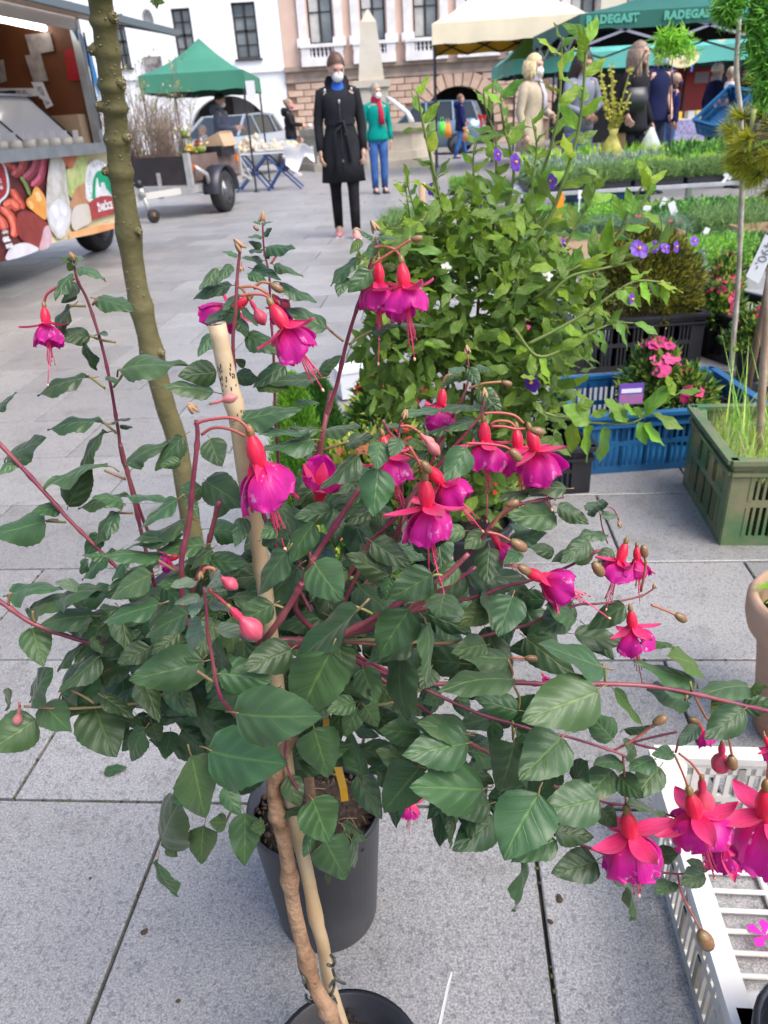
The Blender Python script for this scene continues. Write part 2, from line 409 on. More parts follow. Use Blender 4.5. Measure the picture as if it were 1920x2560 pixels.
# blocks
bw, bh = .62, (zc0 - .02) / 11
BLM = MB().box((0, 0, 0), (bw - .035, .09, bh - .03), BLK).mesh('stone_block'); BLH = MB().box((0, 0, 0), (bw / 2 - .035, .09, bh - .03), BLK).mesh('half_block')
nb = 0
for r in range(11):
    z = (r + .5) * bh
    x = xb + .05 + (0 if r % 2 else -bw / 2)
    while x < xr - 3:
        cx = x + bw / 2; x += bw
        bad = False
        for h in ARCH:
            hc = (h[0] + h[1]) / 2; ha = (h[1] - h[0]) / 2 + .62; sp = h[3] - 1.35; hh = 1.35 + .55
            if abs(cx - hc) < ha + bw * .3:
                if z < sp: bad = abs(cx - hc) < (h[1] - h[0]) / 2 + bw * .45
                elif ((cx - hc) / (ha + .1)) ** 2 + ((z - sp) / (hh + .08)) ** 2 < 1: bad = True
        if bad or cx < xb + .2: continue
        if nb > 250: break
        o = link('stone_block', BLM, ph, world=True); o.location = (cx, BY - .03, z); nb += 1
for h in ARCH:
    hc = (h[0] + h[1]) / 2; a0 = (h[1] - h[0]) / 2; sp = h[3] - 1.35; n = 15
    for k in range(n):
        t0, t1 = pi * (k + .06) / n, pi * (k + .94) / n
        q = [(hc + (a0 + e) * math.cos(t), BY - .09, sp + (1.35 + e) * math.sin(t)) for e, t in ((0.02, t0), (.55, t0), (.55, t1), (.02, t1))]
        MB().poly(q, BLK, (0, .1, 0)).build('stone_block', ph, world=True)
# --- cream house to the right, mostly behind the tents
ch = thing('cream_house', 'cream and white house rising behind the green market tents', 'building', (14, BY, 0))
CRM = mat('cream plaster', (.66, .62, .50), .8, var=.05, scale=1); b = MB(); H = []
for i in range(5): H.append((xr + 1.0 + i * 2.7, xr + 2.2 + i * 2.7, 4.2, 6.3, 0))
H.append((xr + 1.5, xr + 11, 0, 2.6, 0))
wall(b, xr + .02, 26, 0, 9, H, BY - .3, .5, CRM); b.build('wall', ch, world=True)
for h in H[:5]: win(ch, h[0], h[1], h[2], h[3], 2, 3, BY - .3)
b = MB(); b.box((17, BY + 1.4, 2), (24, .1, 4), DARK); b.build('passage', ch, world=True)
b = MB(); b.box(((xr + 26) / 2, BY - .5, 3.35), (26 - xr, .5, .5), CRM); b.build('cornice', ch, world=True)
# ============================================================ fountain with obelisk
FS = mat('fountain sandstone', (.44, .39, .31), .8, col2=(.52, .47, .39), scale=3, bump=.3, bscale=20)
OB = mat('obelisk stone', (.50, .45, .36), .8, col2=(.56, .52, .44), scale=2, bump=.2, bscale=15)
pL = at('F1', 275, 1100, 20.5); pR = at('F1', 1170, 1060, 20.5); fc = Vector(((pL.x + pR.x) / 2, 22.6, 0)); fr = (pR.x - pL.x) / 2
ft = thing('stone_fountain', 'sandstone fountain basin with a tall obelisk behind the walkers', 'fountain', fc)
def octa(b, r0, r1, z0, z1, m, n=8):
    b.loft([((0, 0, z0), r0, r0), ((0, 0, z1), r1, r1)], m, n, sm=False)
zr = at('F1', 1000, 800, 20.5).z
b = MB(); octa(b, fr * 1.12, fr * 1.12, 0, .17, FS); octa(b, fr * 1.06, fr * 1.04, .17, .36, FS); b.build('step', ft)
b = MB(); R_ = [((0, 0, .36), fr * .98), ((0, 0, zr - .22), fr * .97), ((0, 0, zr - .16), fr * 1.03), ((0, 0, zr), fr * 1.04), ((0, 0, zr), fr * .86), ((0, 0, zr - .3), fr * .86)]
b.loft([(c, r, r) for c, r in R_], FS, 8, sm=False); b.build('basin', ft)
b = MB(); b.loft([((0, 0, zr - .2), fr * .87, fr * .87), ((0, 0, zr - .18), fr * .87, fr * .87)], mat('fountain water', (.05, .08, .08), .05), 8, sm=False); b.build('water', ft)
ob = MB(); zt = at('F1', 712, 62, 22.6).z; zb0 = at('F1', 740, 520, 22.6).z; wt = .20; wb = .335
ox = at('F1', 735, 300, 22.6).x - fc.x
ob.box((ox, 0, (zb0 - .18 + .6) / 2), (.85, .85, zb0 - .78), OB); ob.box((ox, 0, zb0 - .1), (.98, .98, .16), OB)
ob.loft([((ox, 0, z), (w_ * 1.414 * math.cos(pi / 4), w_ * 1.414 * math.sin(pi / 4), 0), (-w_ * 1.414 * math.sin(pi / 4), w_ * 1.414 * math.cos(pi / 4), 0)) for z, w_ in ((zb0 - .02, wb), (zt - .28, wt), (zt, .02))], OB, 4, sm=False)
ob.build('obelisk', ft)
b = MB()
for k in range(7):
    t = k / 6
b.tube([at('F1', 845, 625, 22.2) - fc, at('F1', 880, 650, 22.1) - fc, at('F1', 930, 690, 22.0) - fc, at('F1', 985, 735, 21.9) - fc, at('F1', 1010, 790, 21.8) - fc], [.03, .05, .06, .06, .08], mat('splashing water', (.85, .87, .9), .3, transl=.3, bump=1, bscale=30), 8)
b.build('water_jet', ft)
# ============================================================ food truck on the left
WHT = mat('white enamel', (.72, .73, .75), .35, var=.04, scale=2)
ALU = mat('aluminium', (.55, .57, .60), .35, metal=.8, var=.1, scale=6)
RUB = mat('black rubber', (.022, .022, .024), .75, bump=.3, bscale=40)
RIM = mat('steel rim', (.45, .46, .48), .4, metal=.7)
BRW = mat('brown interior board', (.15, .048, .018), .5, col2=(.20, .07, .03), scale=2)
BLP = mat('black plastic', (.018, .018, .022), .45, var=.3, scale=6)
CARD = mat('cardboard', (.48, .33, .20), .85, col2=(.54, .38, .24), scale=5, obvar=.12)
TO = Vector((-2.66, 8.43, 0)); TA = Vector((-.162, -.987, 0)).normalized(); TN = Vector((.987, -.162, 0)).normalized()
def TP(a, n, z): return TO + TA * a + TN * n + Vector((0, 0, z))
def onpl(c, x, y, o, n):
    d = ray(c, x, y); return CP + d * ((o - CP).dot(n) / d.dot(n))
def onside(c, x, y, off=0): return onpl(c, x, y, TO + TN * off, TN)
ft_ = thing('food_truck', 'food truck with sausage and vegetable pictures and a raised hatch', 'food truck', TP(1.5, -1, 0))
def tb(b, a0, a1, n0, n1, z0, z1, m):
    R = Matrix((TA, TN, Vector((0, 0, 1)))).transposed()
    return b.box(TP((a0 + a1) / 2, (n0 + n1) / 2, (z0 + z1) / 2), (a1 - a0, n1 - n0, z1 - z0), m, R)
jam = onside('A3', 880, 1240); aj = (jam - TO).dot(TA); zct = jam.z
top = onside('A3', 655, 255); zh = top.z
n_out = onpl('S', 438, 88, TP(aj, 0, 0), TA); no, zo = (n_out - TO).dot(TN), n_out.z
print('truck', aj, zct, zh, no, zo)
AF = -.2
b = MB(); tb(b, AF, 5.2, -.05, 0, .27, zct - .07, mat('panel yellow print', (.74, .62, .33), .35, col2=(.80, .70, .45), scale=2)); b.build('picture_panel', ft_, world=True)
b = MB(); tb(b, AF, 5.2, -2.1, -.06, .34, .44, BLP); tb(b, AF, AF + .05, -2.1, -.05, .44, zh + .3, WHT); tb(b, AF + .06, 5.2, -2.1, -2.05, .44, zh + .3, WHT); tb(b, AF + .06, 5.2, -2.04, -.06, zh + .2, zh + .3, WHT)
tb(b, AF + .06, aj, -.05, 0, zct, zh + .3, WHT); tb(b, aj + .01, 5.2, -.05, -.01, zh, zh + .3, WHT)
b.build('body', ft_, world=True)
b = MB(); tb(b, aj - .06, aj - .02, -2.0, -.07, .45, zh + .15, BRW); tb(b, aj, 5.2, -2.03, -2.0, .45, zh + .15, BRW); tb(b, aj, 5.2, -1.99, -.07, zh + .14, zh + .17, BRW); b.build('interior_lining', ft_, world=True)
b = MB(); tb(b, aj - .02, aj + .05, -.06, .015, zct, zh, ALU); b.build('opening_frame', ft_, world=True)
b = MB(); tb(b, AF, 5.2, -.05, .13, zct - .065, zct, mat('counter edge', (.62, .63, .66), .35)); tb(b, AF, 5.2, .06, .15, zct - .08, zct + .012, ALU); tb(b, aj, 5.2, -.7, -.055, zct - .05, zct - .01, WHT); b.build('counter', ft_, world=True)
# raised hatch
b = MB(); h0 = TP(aj, -.0, zh + .05); q = [TP(aj - .02, 0, zh + .1), TP(5.2, 0, zh + .1), TP(5.2, no, zo + .02), TP(aj - .02, no, zo + .02)]
b.poly(q, mat('hatch underside', (.46, .30, .20), .5, col2=(.56, .40, .29), scale=2), (0, 0, .015)); hat = b.build('hatch', ft_, world=True)
b = MB(); b.bar(TP(aj - .04, no, zo + .02), TP(5.2, no, zo + .02), .05, .05, mat('hatch trim', (.10, .13, .15), .5)); b.bar(TP(aj - .04, 0, zh + .12), TP(aj - .04, no, zo + .02), .04, .05, mat('hatch trim', (0, 0, 0))); b.build('hatch_trim', ft_, world=True)
b = MB(); b.bar(TP(aj + .0, .03, zh - .85), TP(aj - .03, .035, zh - .02), .014, .014, BLP); b.build('gas_strut', ft_, world=True)
l0 = onpl('A3', 470, 262, TP(0, -.35, 0), TN); al = (l0 - TO).dot(TA)
b = MB(); b.tube([TP(al, -.35, l0.z), TP(al + 1.6, -.35, l0.z + .02)], .028, mat('lit fluorescent tube', (1, .98, .88), .4, emit=3.5), 10); b.build('tube_lamp', ft_, world=True)
# blue slanting stripe, posters
STR = mat('blue stripe', (.03, .27, .68), .35)
def decal(name, c, pts, m, off, par, w=True):
    P = [onside(c, x, y, off) for x, y in pts]
    b = MB(); b.poly(P, m, tuple(-TN * .0015)); return b.build(name, par, world=w)
decal('blue_stripe', 'A3', [(625, 262), (690, 262), (780, 440), (850, 700), (872, 930), (850, 820), (790, 640), (720, 440)], STR, .004, ft_)
def endw(name, pts, m, dn=0.0):
    P = [onpl('A3', x, y, TP(aj + .004 + dn, 0, 0), TA) for x, y in pts]; b = MB(); b.poly(P, m, tuple(TA * .004)); return b.build(name, ft_, world=True)
PAP = mat('pinned paper', (.40, .36, .35), .8, var=.2, scale=12); RED = mat('red bag', (.42, .01, .02), .5, var=.2)
endw('poster', [(215, 300), (430, 280), (470, 440), (265, 475)], PAP); endw('poster', [(215, 480), (350, 462), (420, 700), (290, 705)], PAP, .006); endw('hanging_bag', [(555, 440), (650, 400), (712, 690), (590, 698)], RED)
endw('poster', [(0, 520), (30, 515), (60, 700), (0, 720)], PAP)
# printed picture on the panel
def ribbon(pts, wd):
    P = [Vector((x, y, 0)) for x, y in bez([(x, y, 0) for x, y in pts], 5) for x, y in [(x, y)]] if False else [Vector((p[0], p[1], 0)) for p in bez([(x, y, 0) for x, y in pts], 5)]
    L, R = [], []
    for i, p in enumerate(P):
        t = (P[min(i + 1, len(P) - 1)] - P[max(i - 1, 0)]).normalized(); nrm = Vector((-t.y, t.x, 0)); u = i / (len(P) - 1)
        k = wd / 2 * min(1, math.sqrt(max(0, 1 - (2 * u - 1) ** 6)) + .15); L.append(p + nrm * k); R.append(p - nrm * k)
    return [(q.x, q.y) for q in L + R[::-1]]
def pm(n, c, c2=None, s=9): return mat('print ' + n, c, .38, col2=c2, var=0 if c2 else .12, scale=s)
LAY = [.002]
def pr(name, pts, m, up=True):
    if up: LAY[0] += .0009
    if len(pts) < 12 and 'band' not in name and 'backdrop' not in name and 'banner' not in name: n_ = len(pts); cl = [Vector((*pts[i % n_], 0)) for i in range(-1, n_ + 2)]; pts = [(q.x, q.y) for i in range(1, n_ + 1) for q in [.5 * ((2 * cl[i]) + (cl[i + 1] - cl[i - 1]) * t + (2 * cl[i - 1] - 5 * cl[i] + 4 * cl[i + 1] - cl[i + 2]) * t * t + (3 * cl[i] - cl[i - 1] - 3 * cl[i + 1] + cl[i + 2]) * t ** 3) for t in (0, .33, .66)]]
    decal(name, 'G3', pts, m, LAY[0], ft_)
pr('printed_backdrop', [(-500, 300), (0, 228), (660, 165), (690, 1330), (520, 1470), (120, 1605), (-500, 1750)], pm('dark maroon', (.16, .03, .03), (.09, .02, .02)))
for p, wd, c in (([(60, 270), (160, 320), (220, 360)], 110, (.36, .04, .04)), ([(170, 440), (290, 340), (330, 200)], 120, (.34, .05, .05)), ([(330, 480), (460, 360), (520, 190)], 120, (.28, .04, .07)), ([(440, 590), (560, 450), (620, 180)], 110, (.32, .04, .08)),
                 ([(160, 630), (230, 740), (330, 900)], 100, (.46, .06, .03)), ([(60, 860), (170, 820), (270, 900)], 140, (.52, .08, .04)), ([(10, 880), (130, 980), (200, 1150), (190, 1290)], 110, (.55, .09, .05)), ([(-60, 1000), (30, 1080), (70, 1190)], 120, (.5, .08, .05)), ([(-300, 400), (-100, 700), (-60, 1000)], 160, (.3, .04, .05))):
    pr('printed_sausage', ribbon(p, wd), pm('sausage %g' % c[0], c, tuple(min(1, v * 1.3) for v in c), 25)); pr('printed_gloss', ribbon([(x - wd * .12, y - wd * .12) for x, y in p], wd * .45), pm('gloss %g' % c[0], tuple(min(1, v * 1.4 + .05) for v in c), tuple(min(1, v * 1.9 + .1) for v in c), 25))
pr('printed_ham', [(240, 970), (420, 930), (640, 1080), (700, 1160), (560, 1460), (330, 1350), (240, 1200)], pm('ham', (.22, .03, .025), (.30, .05, .04)))
pr('printed_onion', [(620, 1150), (690, 1150), (712, 1390), (550, 1470), (580, 1300)], pm('onion', (.55, .30, .36), (.7, .5, .55)))
pr('printed_garlic', [(170, 1410), (330, 1365), (460, 1400), (525, 1475), (110, 1608), (105, 1500)], pm('garlic', (.78, .77, .80), (.66, .62, .68), 5))
pr('printed_pepper', [(440, 700), (470, 620), (520, 595), (600, 690), (640, 800), (640, 1040), (550, 1000), (460, 930), (380, 860), (365, 780), (400, 740)], pm('pepper', (.82, .28, .04), (.88, .42, .10), 4))
pr('printed_gloss', ribbon([(500, 660), (530, 720), (545, 800)], 70), pm('pepper gloss', (.92, .52, .16), (.95, .65, .3), 4)); pr('printed_gloss', ribbon([(400, 790), (430, 830), (450, 900)], 50), pm('pepper gloss', (0, 0, 0)))
pr('printed_pepper_stem', ribbon([(285, 450), (350, 550), (420, 715)], 42), pm('stem', (.22, .33, .10)))
pr('printed_salami', [(700, 158), (850, 140), (905, 300), (935, 560), (950, 720), (992, 900), (985, 1080), (920, 1250), (850, 1310), (790, 1300), (700, 1180), (645, 1000), (640, 780), (655, 500), (680, 300)], pm('salami', (.50, .46, .40), (.66, .64, .60), 14))
pr('printed_salami_face', [(700, 860), (800, 760), (900, 800), (965, 920), (960, 1080), (890, 1230), (830, 1260), (740, 1160), (680, 1010)], pm('salami face', (.66, .66, .68), (.74, .74, .78), 5))
pr('printed_gloss', ribbon([(760, 200), (770, 450), (770, 700)], 110), pm('salami gloss', (.66, .62, .56), (.74, .72, .69), 14))
for q in ([(700, 880), (790, 830), (815, 930), (800, 1030), (730, 990)], [(820, 790), (900, 830), (930, 920), (900, 1000), (840, 940)], [(830, 1010), (890, 1020), (870, 1130), (800, 1200), (790, 1100)]): pr('printed_rind_facet', q, pm('facet', (.80, .81, .88)), q[0][0] == 700)
pr('printed_tomato', [(865, 135), (1065, 112), (1040, 240), (990, 350), (900, 270)], pm('tomato', (.60, .14, .06), (.7, .25, .14), 6))
pr('printed_lettuce', [(925, 350), (1010, 330), (1080, 160), (1200, 180), (1190, 520), (1080, 590), (1000, 740), (950, 690), (930, 520)], pm('lettuce', (.36, .50, .14), (.62, .66, .30), 12))
pr('printed_potato', [(1050, 620), (1120, 565), (1190, 560), (1240, 860), (985, 890), (1000, 730)], pm('potato', (.48, .21, .09), (.58, .32, .18), 4))
pr('printed_egg', [(1000, 930), (1060, 850), (1220, 835), (1260, 1000), (1250, 1090), (1110, 1160), (1050, 1200), (1000, 1150), (985, 1040)], pm('egg', (.72, .68, .66), (.62, .56, .44), 3))
pr('printed_band', [(960, 1225), (1330, 1130), (1650, 1080), (1650, 1150), (1300, 1245), (965, 1312)], pm('band', (.74, .30, .12), (.80, .45, .2), 3))
pr('badge_rim', [(-60, 225), (20, 230), (90, 350), (130, 560), (110, 700), (20, 800), (-80, 850)], pm('badge rim', (.75, .76, .80)))
pr('badge', [(-60, 255), (5, 250), (65, 360), (98, 560), (80, 690), (0, 770), (-80, 815)], pm('badge red', (.38, .03, .035)))
pr('emblem_arch', [(1240, 808), (1185, 600), (1180, 440), (1215, 300), (1280, 235), (1340, 215), (1420, 245), (1500, 330), (1570, 470), (1640, 640), (1690, 800)], pm('emblem white', (.80, .81, .82)))
pr('emblem_field', [(1300, 780), (1280, 620), (1290, 500), (1330, 400), (1390, 365), (1460, 400), (1530, 500), (1590, 640), (1620, 760)], pm('emblem green', (.0, .36, .17)))
pr('emblem_castle', [(1325, 740), (1320, 610), (1335, 470), (1350, 470), (1372, 590), (1395, 600), (1400, 530), (1440, 530), (1470, 620), (1530, 690), (1560, 740), (1440, 760)], pm('emblem white', (0, 0, 0)))
pr('emblem_banner', [(1232, 812), (1300, 760), (1400, 720), (1500, 715), (1600, 735), (1720, 770), (1740, 930), (1500, 985), (1280, 1052)], pm('banner', (.40, .05, .05)))
def ptext(t, x, y, h, colm, rot=0, bold=.004, sp=1, par=None):
    p0 = onside('G3', x, y, LAY[0] + .003); p1 = onside('G3', x, y + h, LAY[0] + .003)
    me = text_mesh(t, (p0 - p1).length * 1.3, colm, bold=bold, spacing=sp); o = link('lettering', me, ft_)
    zz = Vector((0, 0, 1)); xx = -TA; c, s = math.cos(rot), math.sin(rot)
    o.matrix_local = frame(p0 - ft_.location, xx * c + zz * s, zz * c - xx * s, TN)
LW = pm('letter white', (.82, .82, .84)); LBk = pm('letter dark', (.06, .05, .05))
LAY[0] += .002
ptext('ŽABČICE', 1455, 870, 95, LW, sp=.85)
ptext('www.zabcice.cz', 1470, 1080, 26, pm('letter brown', (.3, .2, .1)), bold=0)
ptext('ciality', 70, 1215, 50, LW, bold=.001); ptext('GRIL', 90, 1320, 62, LW); ptext('MAXI', 130, 1410, 50, LW); ptext('2', 8, 510, 60, LW, bold=.001); ptext('66', 18, 600, 60, LW, bold=.001)
for i, (ch_, x, y) in enumerate(zip('POCTIVÁ UZENINA', (1258, 1252, 1240, 1232, 1232, 1238, 1252, 1272, 1300, 1345, 1390, 1430, 1468, 1500, 1530), (740, 680, 620, 560, 500, 440, 390, 340, 300, 285, 290, 310, 345, 395, 450))):
    if ch_ != ' ': ptext(ch_, x, y, 38, LBk, rot=math.radians(95 - i * 11), bold=0)
# wheel, display case
def wheel(parent, c, ax, r, w, name='wheel', world=True, hub=RIM):
    ax = Vector(ax).normalized(); R = ax.to_track_quat('Z', 'Y').to_matrix()
    b = MB(); b.lathe([(r * .62, -w / 2), (r * .93, -w / 2), (r, -w * .33), (r, w * .33), (r * .93, w / 2), (r * .62, w / 2)], c, RUB, 28, rot=R); wo = b.build(name, parent, world=world)
    b = MB(); b.lathe([(.001, w * .12), (r * .18, w * .16), (r * .22, w * .3), (r * .3, w * .1), (r * .55, w * .05), (r * .62, w * .42), (r * .66, w * .5)], c, hub, 24, rot=R)
    for k in range(8):
        a = 2 * pi * k / 8; b.ell(Vector(c) + R @ Vector((r * .42 * math.cos(a), r * .42 * math.sin(a), w * .09)), (r * .055,) * 3, BLP, 6, 4)
    b.lathe([(r * .62, -w * .4), (.01, -w * .4)], c, BLP, 16, rot=R); o = b.build('rim', wo)
    return wo
wg = G('A3', 868, 2165); wc = Vector(wg) + Vector((0, 0, .3)) - TN * .02
wheel(ft_, wc, TN, .3, .2)
b = MB(); tb(b, .3, 5, -1.6, -.5, .2, .33, BLP); tb(b, 2.2, 2.7, -.3, -.1, 0.02, .26, BLP); b.build('chassis', ft_, world=True)
e0 = onside('A3', 695, 1232, -.04); ae = (e0 - TO).dot(TA); e1 = onpl('A3', 235, 838, TP(ae, 0, 0), TA); ne, ze = (e1 - TO).dot(TN), e1.z
dc = thing('display_case', 'glass display case sloping over the truck counter', 'display case', TP(ae + 1, -.3, zct))
b = MB(); GL2 = mat('sky-lit display glass', (.62, .64, .68), .12, spec=.8, var=.04, scale=1)  # pale sky reflection is put into the opaque glass colour
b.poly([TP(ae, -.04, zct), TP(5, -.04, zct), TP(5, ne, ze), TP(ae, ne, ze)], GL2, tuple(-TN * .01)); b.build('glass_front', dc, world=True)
b = MB(); tb(b, ae - .02, 5, ne - .25, ne + .04, ze, ze + .02, ALU); b.bar(TP(ae, -.03, zct), TP(ae, ne, ze), .02, .02, BLP); b.bar(TP(ae + .9, -.03, zct + .004), TP(ae + .9, ne, ze + .004), .012, .012, BLP); b.bar(TP(ae, ne - .25, zct), TP(ae, ne - .25, ze), .025, .025, BLP); b.build('case_frame', dc, world=True)
b = MB(); b.poly([TP(ae + .03, -.1, zct), TP(ae + .03, ne, ze - .04), TP(ae + .03, ne - .4, ze - .04), TP(ae + .03, ne - .4, zct)], mat('case end glass', (.05, .045, .045), .1), tuple(TA * .006)); b.build('end_panel', dc, world=True)
for i in range(3):
    s = thing('price_board', ['white price sheet taped to the case end near the register', 'white price sheet standing on top of the display case', 'wide white price strip along the top of the display case'][i], 'price sheet', TP(ae + .05 + .5 * i, ne, ze + .03))
    q = [[(355, 830), (420, 830), (460, 910), (400, 940)], [(270, 708), (370, 708), (440, 880), (345, 850)], [(0, 762), (300, 762), (330, 830), (0, 838)]][i]
    P = [onpl('A3', x, y, TP(ae - .06 + .012 * i, 0, 0), TA) for x, y in q]; MB().poly(P, mat('white card', (.72, .72, .76), .6), tuple(TA * .003)).build('sheet', s, world=True)
    MB().poly([p * .5 + sum(P, Vector()) / 4 * .5 + TA * .006 for p in P], mat('printed lines', (.25, .22, .25), .7, col2=(.65, .62, .66), scale=60, var=.1), tuple(TA * .002)).build('print', s, world=True)
CHS = mat('wrapped cheese', (.70, .64, .50), .4, col2=(.78, .74, .66), scale=6, obvar=.1)
for i in range(12):
    a = ae + .12 + i * .21; s = thing('cheese_pack', 'pale wrapped cheese piece with a price tag on the counter', 'cheese', TP(a, .0, zct + .012), group='wrapped cheeses lined up on the truck counter')
    b = MB(); b.loft([((0, 0, 0), .055, .045), ((0, 0, .05), .055, .045), ((0, 0, .062), .045, .035)], CHS, 10); b.build('cheese', s); b = MB(); b.box((.0, -.02, .09), (.05, .004, .06), mat('white card', (0, 0, 0)), Matrix.Rotation(-.3, 3, 'X')); b.build('price_tag', s)
bxp = onpl('A3', 700, 1240, TP(0, -.12, 0), TN); bp2 = onpl('A3', 850, 1075, TP(0, -.12, 0), TN); abx = (bxp - TO).dot(TA)
o = MB(); tb(o, abx - .42, abx - .02, -.5, -.1, zct + .004, zct + .27, CARD); o = tag(o.build('cardboard_box'), 'plain cardboard box at the far end of the truck counter', 'box')
rg = thing('cash_register', 'black cash register on the shelf behind the glass case', 'cash register', TP(aj + .3, -.75, zct + .05))
b = MB(); tb(b, aj + .05, aj + .4, -1.0, -.55, zct + .05, zct + .3, BLP); b.build('body', rg, world=True); b = MB(); tb(b, aj + .05, aj + .35, -.95, -.6, zct + .31, zct + .5, BLP); b.build('screen', rg, world=True); b = MB(); tb(b, aj + .41, aj + .44, -.9, -.75, zct + .12, zct + .22, WHT); b.build('receipt_printer', rg, world=True)
sc_ = thing('meat_scale', 'pale grey scale beside the cash register', 'scale', TP(aj + .3, -1.3, zct + .2)); b = MB(); tb(b, aj + .05, aj + .4, -1.5, -1.1, zct + .3, zct + .44, mat('beige plastic', (.42, .40, .36), .5)); b.build('body', sc_, world=True); b = MB(); tb(b, aj + .1, aj + .35, -1.52, -1.08, zct + .45, zct + .47, ALU); b.build('pan', sc_, world=True)

# ============================================================ flatbed trailer with bare shrubs
GALV = mat('galvanised steel', (.42, .42, .41), .5, metal=.4, col2=(.55, .54, .52), scale=12)
PLYB = mat('dark coated plywood', (.032, .024, .026), .55, var=.2, scale=4); PLYS = mat('brown coated plywood', (.17, .115, .10), .55, var=.15, scale=6)
c0 = at('F2', 612, 955, 11.5); zt_ = at('F2', 600, 722, 11.5).z; zb_ = c0.z; e_ = at('F2', 1035, 905, 13.2); c0.z = 0
sd = Vector((e_.x - c0.x, e_.y - c0.y, 0)); SLn = sd.length; sd.normalize(); ld = Vector((-sd.y, sd.x, 0)); ld = ld if ld.x < 0 else -ld
print('trailer', c0, SLn, zb_, zt_, sd)
tr = thing('flatbed_trailer', 'dark sided flatbed trailer loaded with bare shrubs behind the tree', 'trailer', c0)
def rp(a, l, z): return sd * a + ld * l + Vector((0, 0, z))
Rt = Matrix((sd, ld, Vector((0, 0, 1)))).transposed(); TWD = 1.55
def rb(b, a0, a1, l0, l1, z0, z1, m): return b.box(rp((a0 + a1) / 2, (l0 + l1) / 2, (z0 + z1) / 2), (abs(a1 - a0), abs(l1 - l0), z1 - z0), m, Rt)
LN = max(SLn, 1.8)
b = MB(); rb(b, 0, .03, .06, TWD - .04, zb_, zt_, PLYB); b.build('front_board', tr)
b = MB(); rb(b, .05, LN, 0, .03, zb_, zt_, PLYS); b.build('side_board', tr); b = MB(); rb(b, .05, LN, TWD - .03, TWD, zb_, zt_, PLYS); b.build('side_board', tr); b = MB(); rb(b, LN, LN + .03, .04, TWD - .04, zb_, zt_, PLYS); b.build('tailboard', tr)
b = MB(); rb(b, .03, LN, .04, TWD - .04, zb_ - .03, zb_ + .02, PLYS); b.build('floor', tr)
b = MB(); rb(b, -.02, .05, -.03, .05, zb_ - .06, zt_ + .03, GALV); rb(b, LN - .02, LN + .05, -.03, .04, zb_ - .06, zt_ + .02, GALV); rb(b, -.02, LN, -.02, .05, zb_ - .14, zb_ - .04, GALV); rb(b, -.03, .03, 0, TWD, zb_ - .14, zb_ - .04, GALV)
rb(b, -.03, 0, .45, .5, zb_ - .04, zb_ + .14, GALV); rb(b, -.02, .06, TWD - .05, TWD + .02, zb_ - .06, zt_ + .02, GALV)
b.bar(rp(LN + .03, 0, zb_), rp(LN + .28, -.05, zb_ - .12), .04, .04, GALV); b.bar(rp(LN + .05, 0, zt_ - .1), rp(LN + .3, -.05, zb_ - .1), .03, .03, GALV); b.build('frame', tr)
b = MB(); b.bar(rp(.1, .1, zb_ - .1), rp(-.75, TWD * .5, zb_ - .14), .07, .08, mat('white beam', (.55, .54, .50), .6)); b.bar(rp(.1, TWD - .1, zb_ - .1), rp(-.75, TWD * .5, zb_ - .14), .07, .08, GALV); b.bar(rp(-.7, TWD * .5, zb_ - .13), rp(-1.1, TWD * .5, zb_ - .12), .07, .08, GALV); b.build('drawbar', tr)
wt_ = G('F2', 965, 1205) - c0; aw = wt_.dot(sd)
for l in (-.16, TWD + .16):
    wheel(tr, rp(aw, l, .29), -ld if l < 0 else ld, .29, .17, world=False)
    b = MB(); n = 10; vs = []
    for k in range(n + 1):
        t = pi * (-.02 + 1.04 * k / n)
        for dl, e in ((-.12, .35), (.12, .35), (.12, .33), (-.12, .33)): vs.append(rp(aw - math.cos(t) * e * 1.1, l + dl, .3 + math.sin(t) * e))
    b.add(vs, [(k * 4 + j, k * 4 + (j + 1) % 4, k * 4 + 4 + (j + 1) % 4, k * 4 + 4 + j) for k in range(n) for j in range(4)], mat('fender plastic', (.02, .022, .035), .4), True)
    b.build('fender', tr)
b = MB(); rb(b, .12, .15, -.035, 0, zt_ - .2, zt_ - .12, mat('orange reflector', (.9, .22, .02), .3)); b.build('reflector', tr)
b = MB(); rb(b, LN - .12, LN - .08, -.035, 0, zt_ - .16, zt_ - .08, mat('orange reflector', (0, 0, 0))); b.build('reflector', tr)
b = MB(); b.tube([rp(.1, -.05, zt_ - .15), rp(.15, -.1, zt_ - .2), rp(.3, -.12, zt_ - .26), rp(.33, -.12, zb_ - .05)], .03, GALV, 8); b.build('lever', tr)
jg = G('F2', 290, 1305) - c0; jt = at('F2', 170, 1000, 11.1) - c0
b = MB(); b.tube([jt, jt * .7 + jg * .3 + Vector((0, 0, .02))], .04, GALV, 10); b.tube([jt * .7 + jg * .3 + Vector((0, 0, .02)), jg + Vector((-.03, 0, .14))], .028, GALV, 8); b.tube([jt, jt + Vector((0, 0, .09))], .05, BLP, 8); jk = b.build('jockey_leg', tr)
wheel(tr, jg + Vector((0.02, 0, .09)), (.8, -.6, 0), .09, .06, 'jockey_wheel', world=False, hub=mat('rusty hub', (.25, .15, .09), .8))

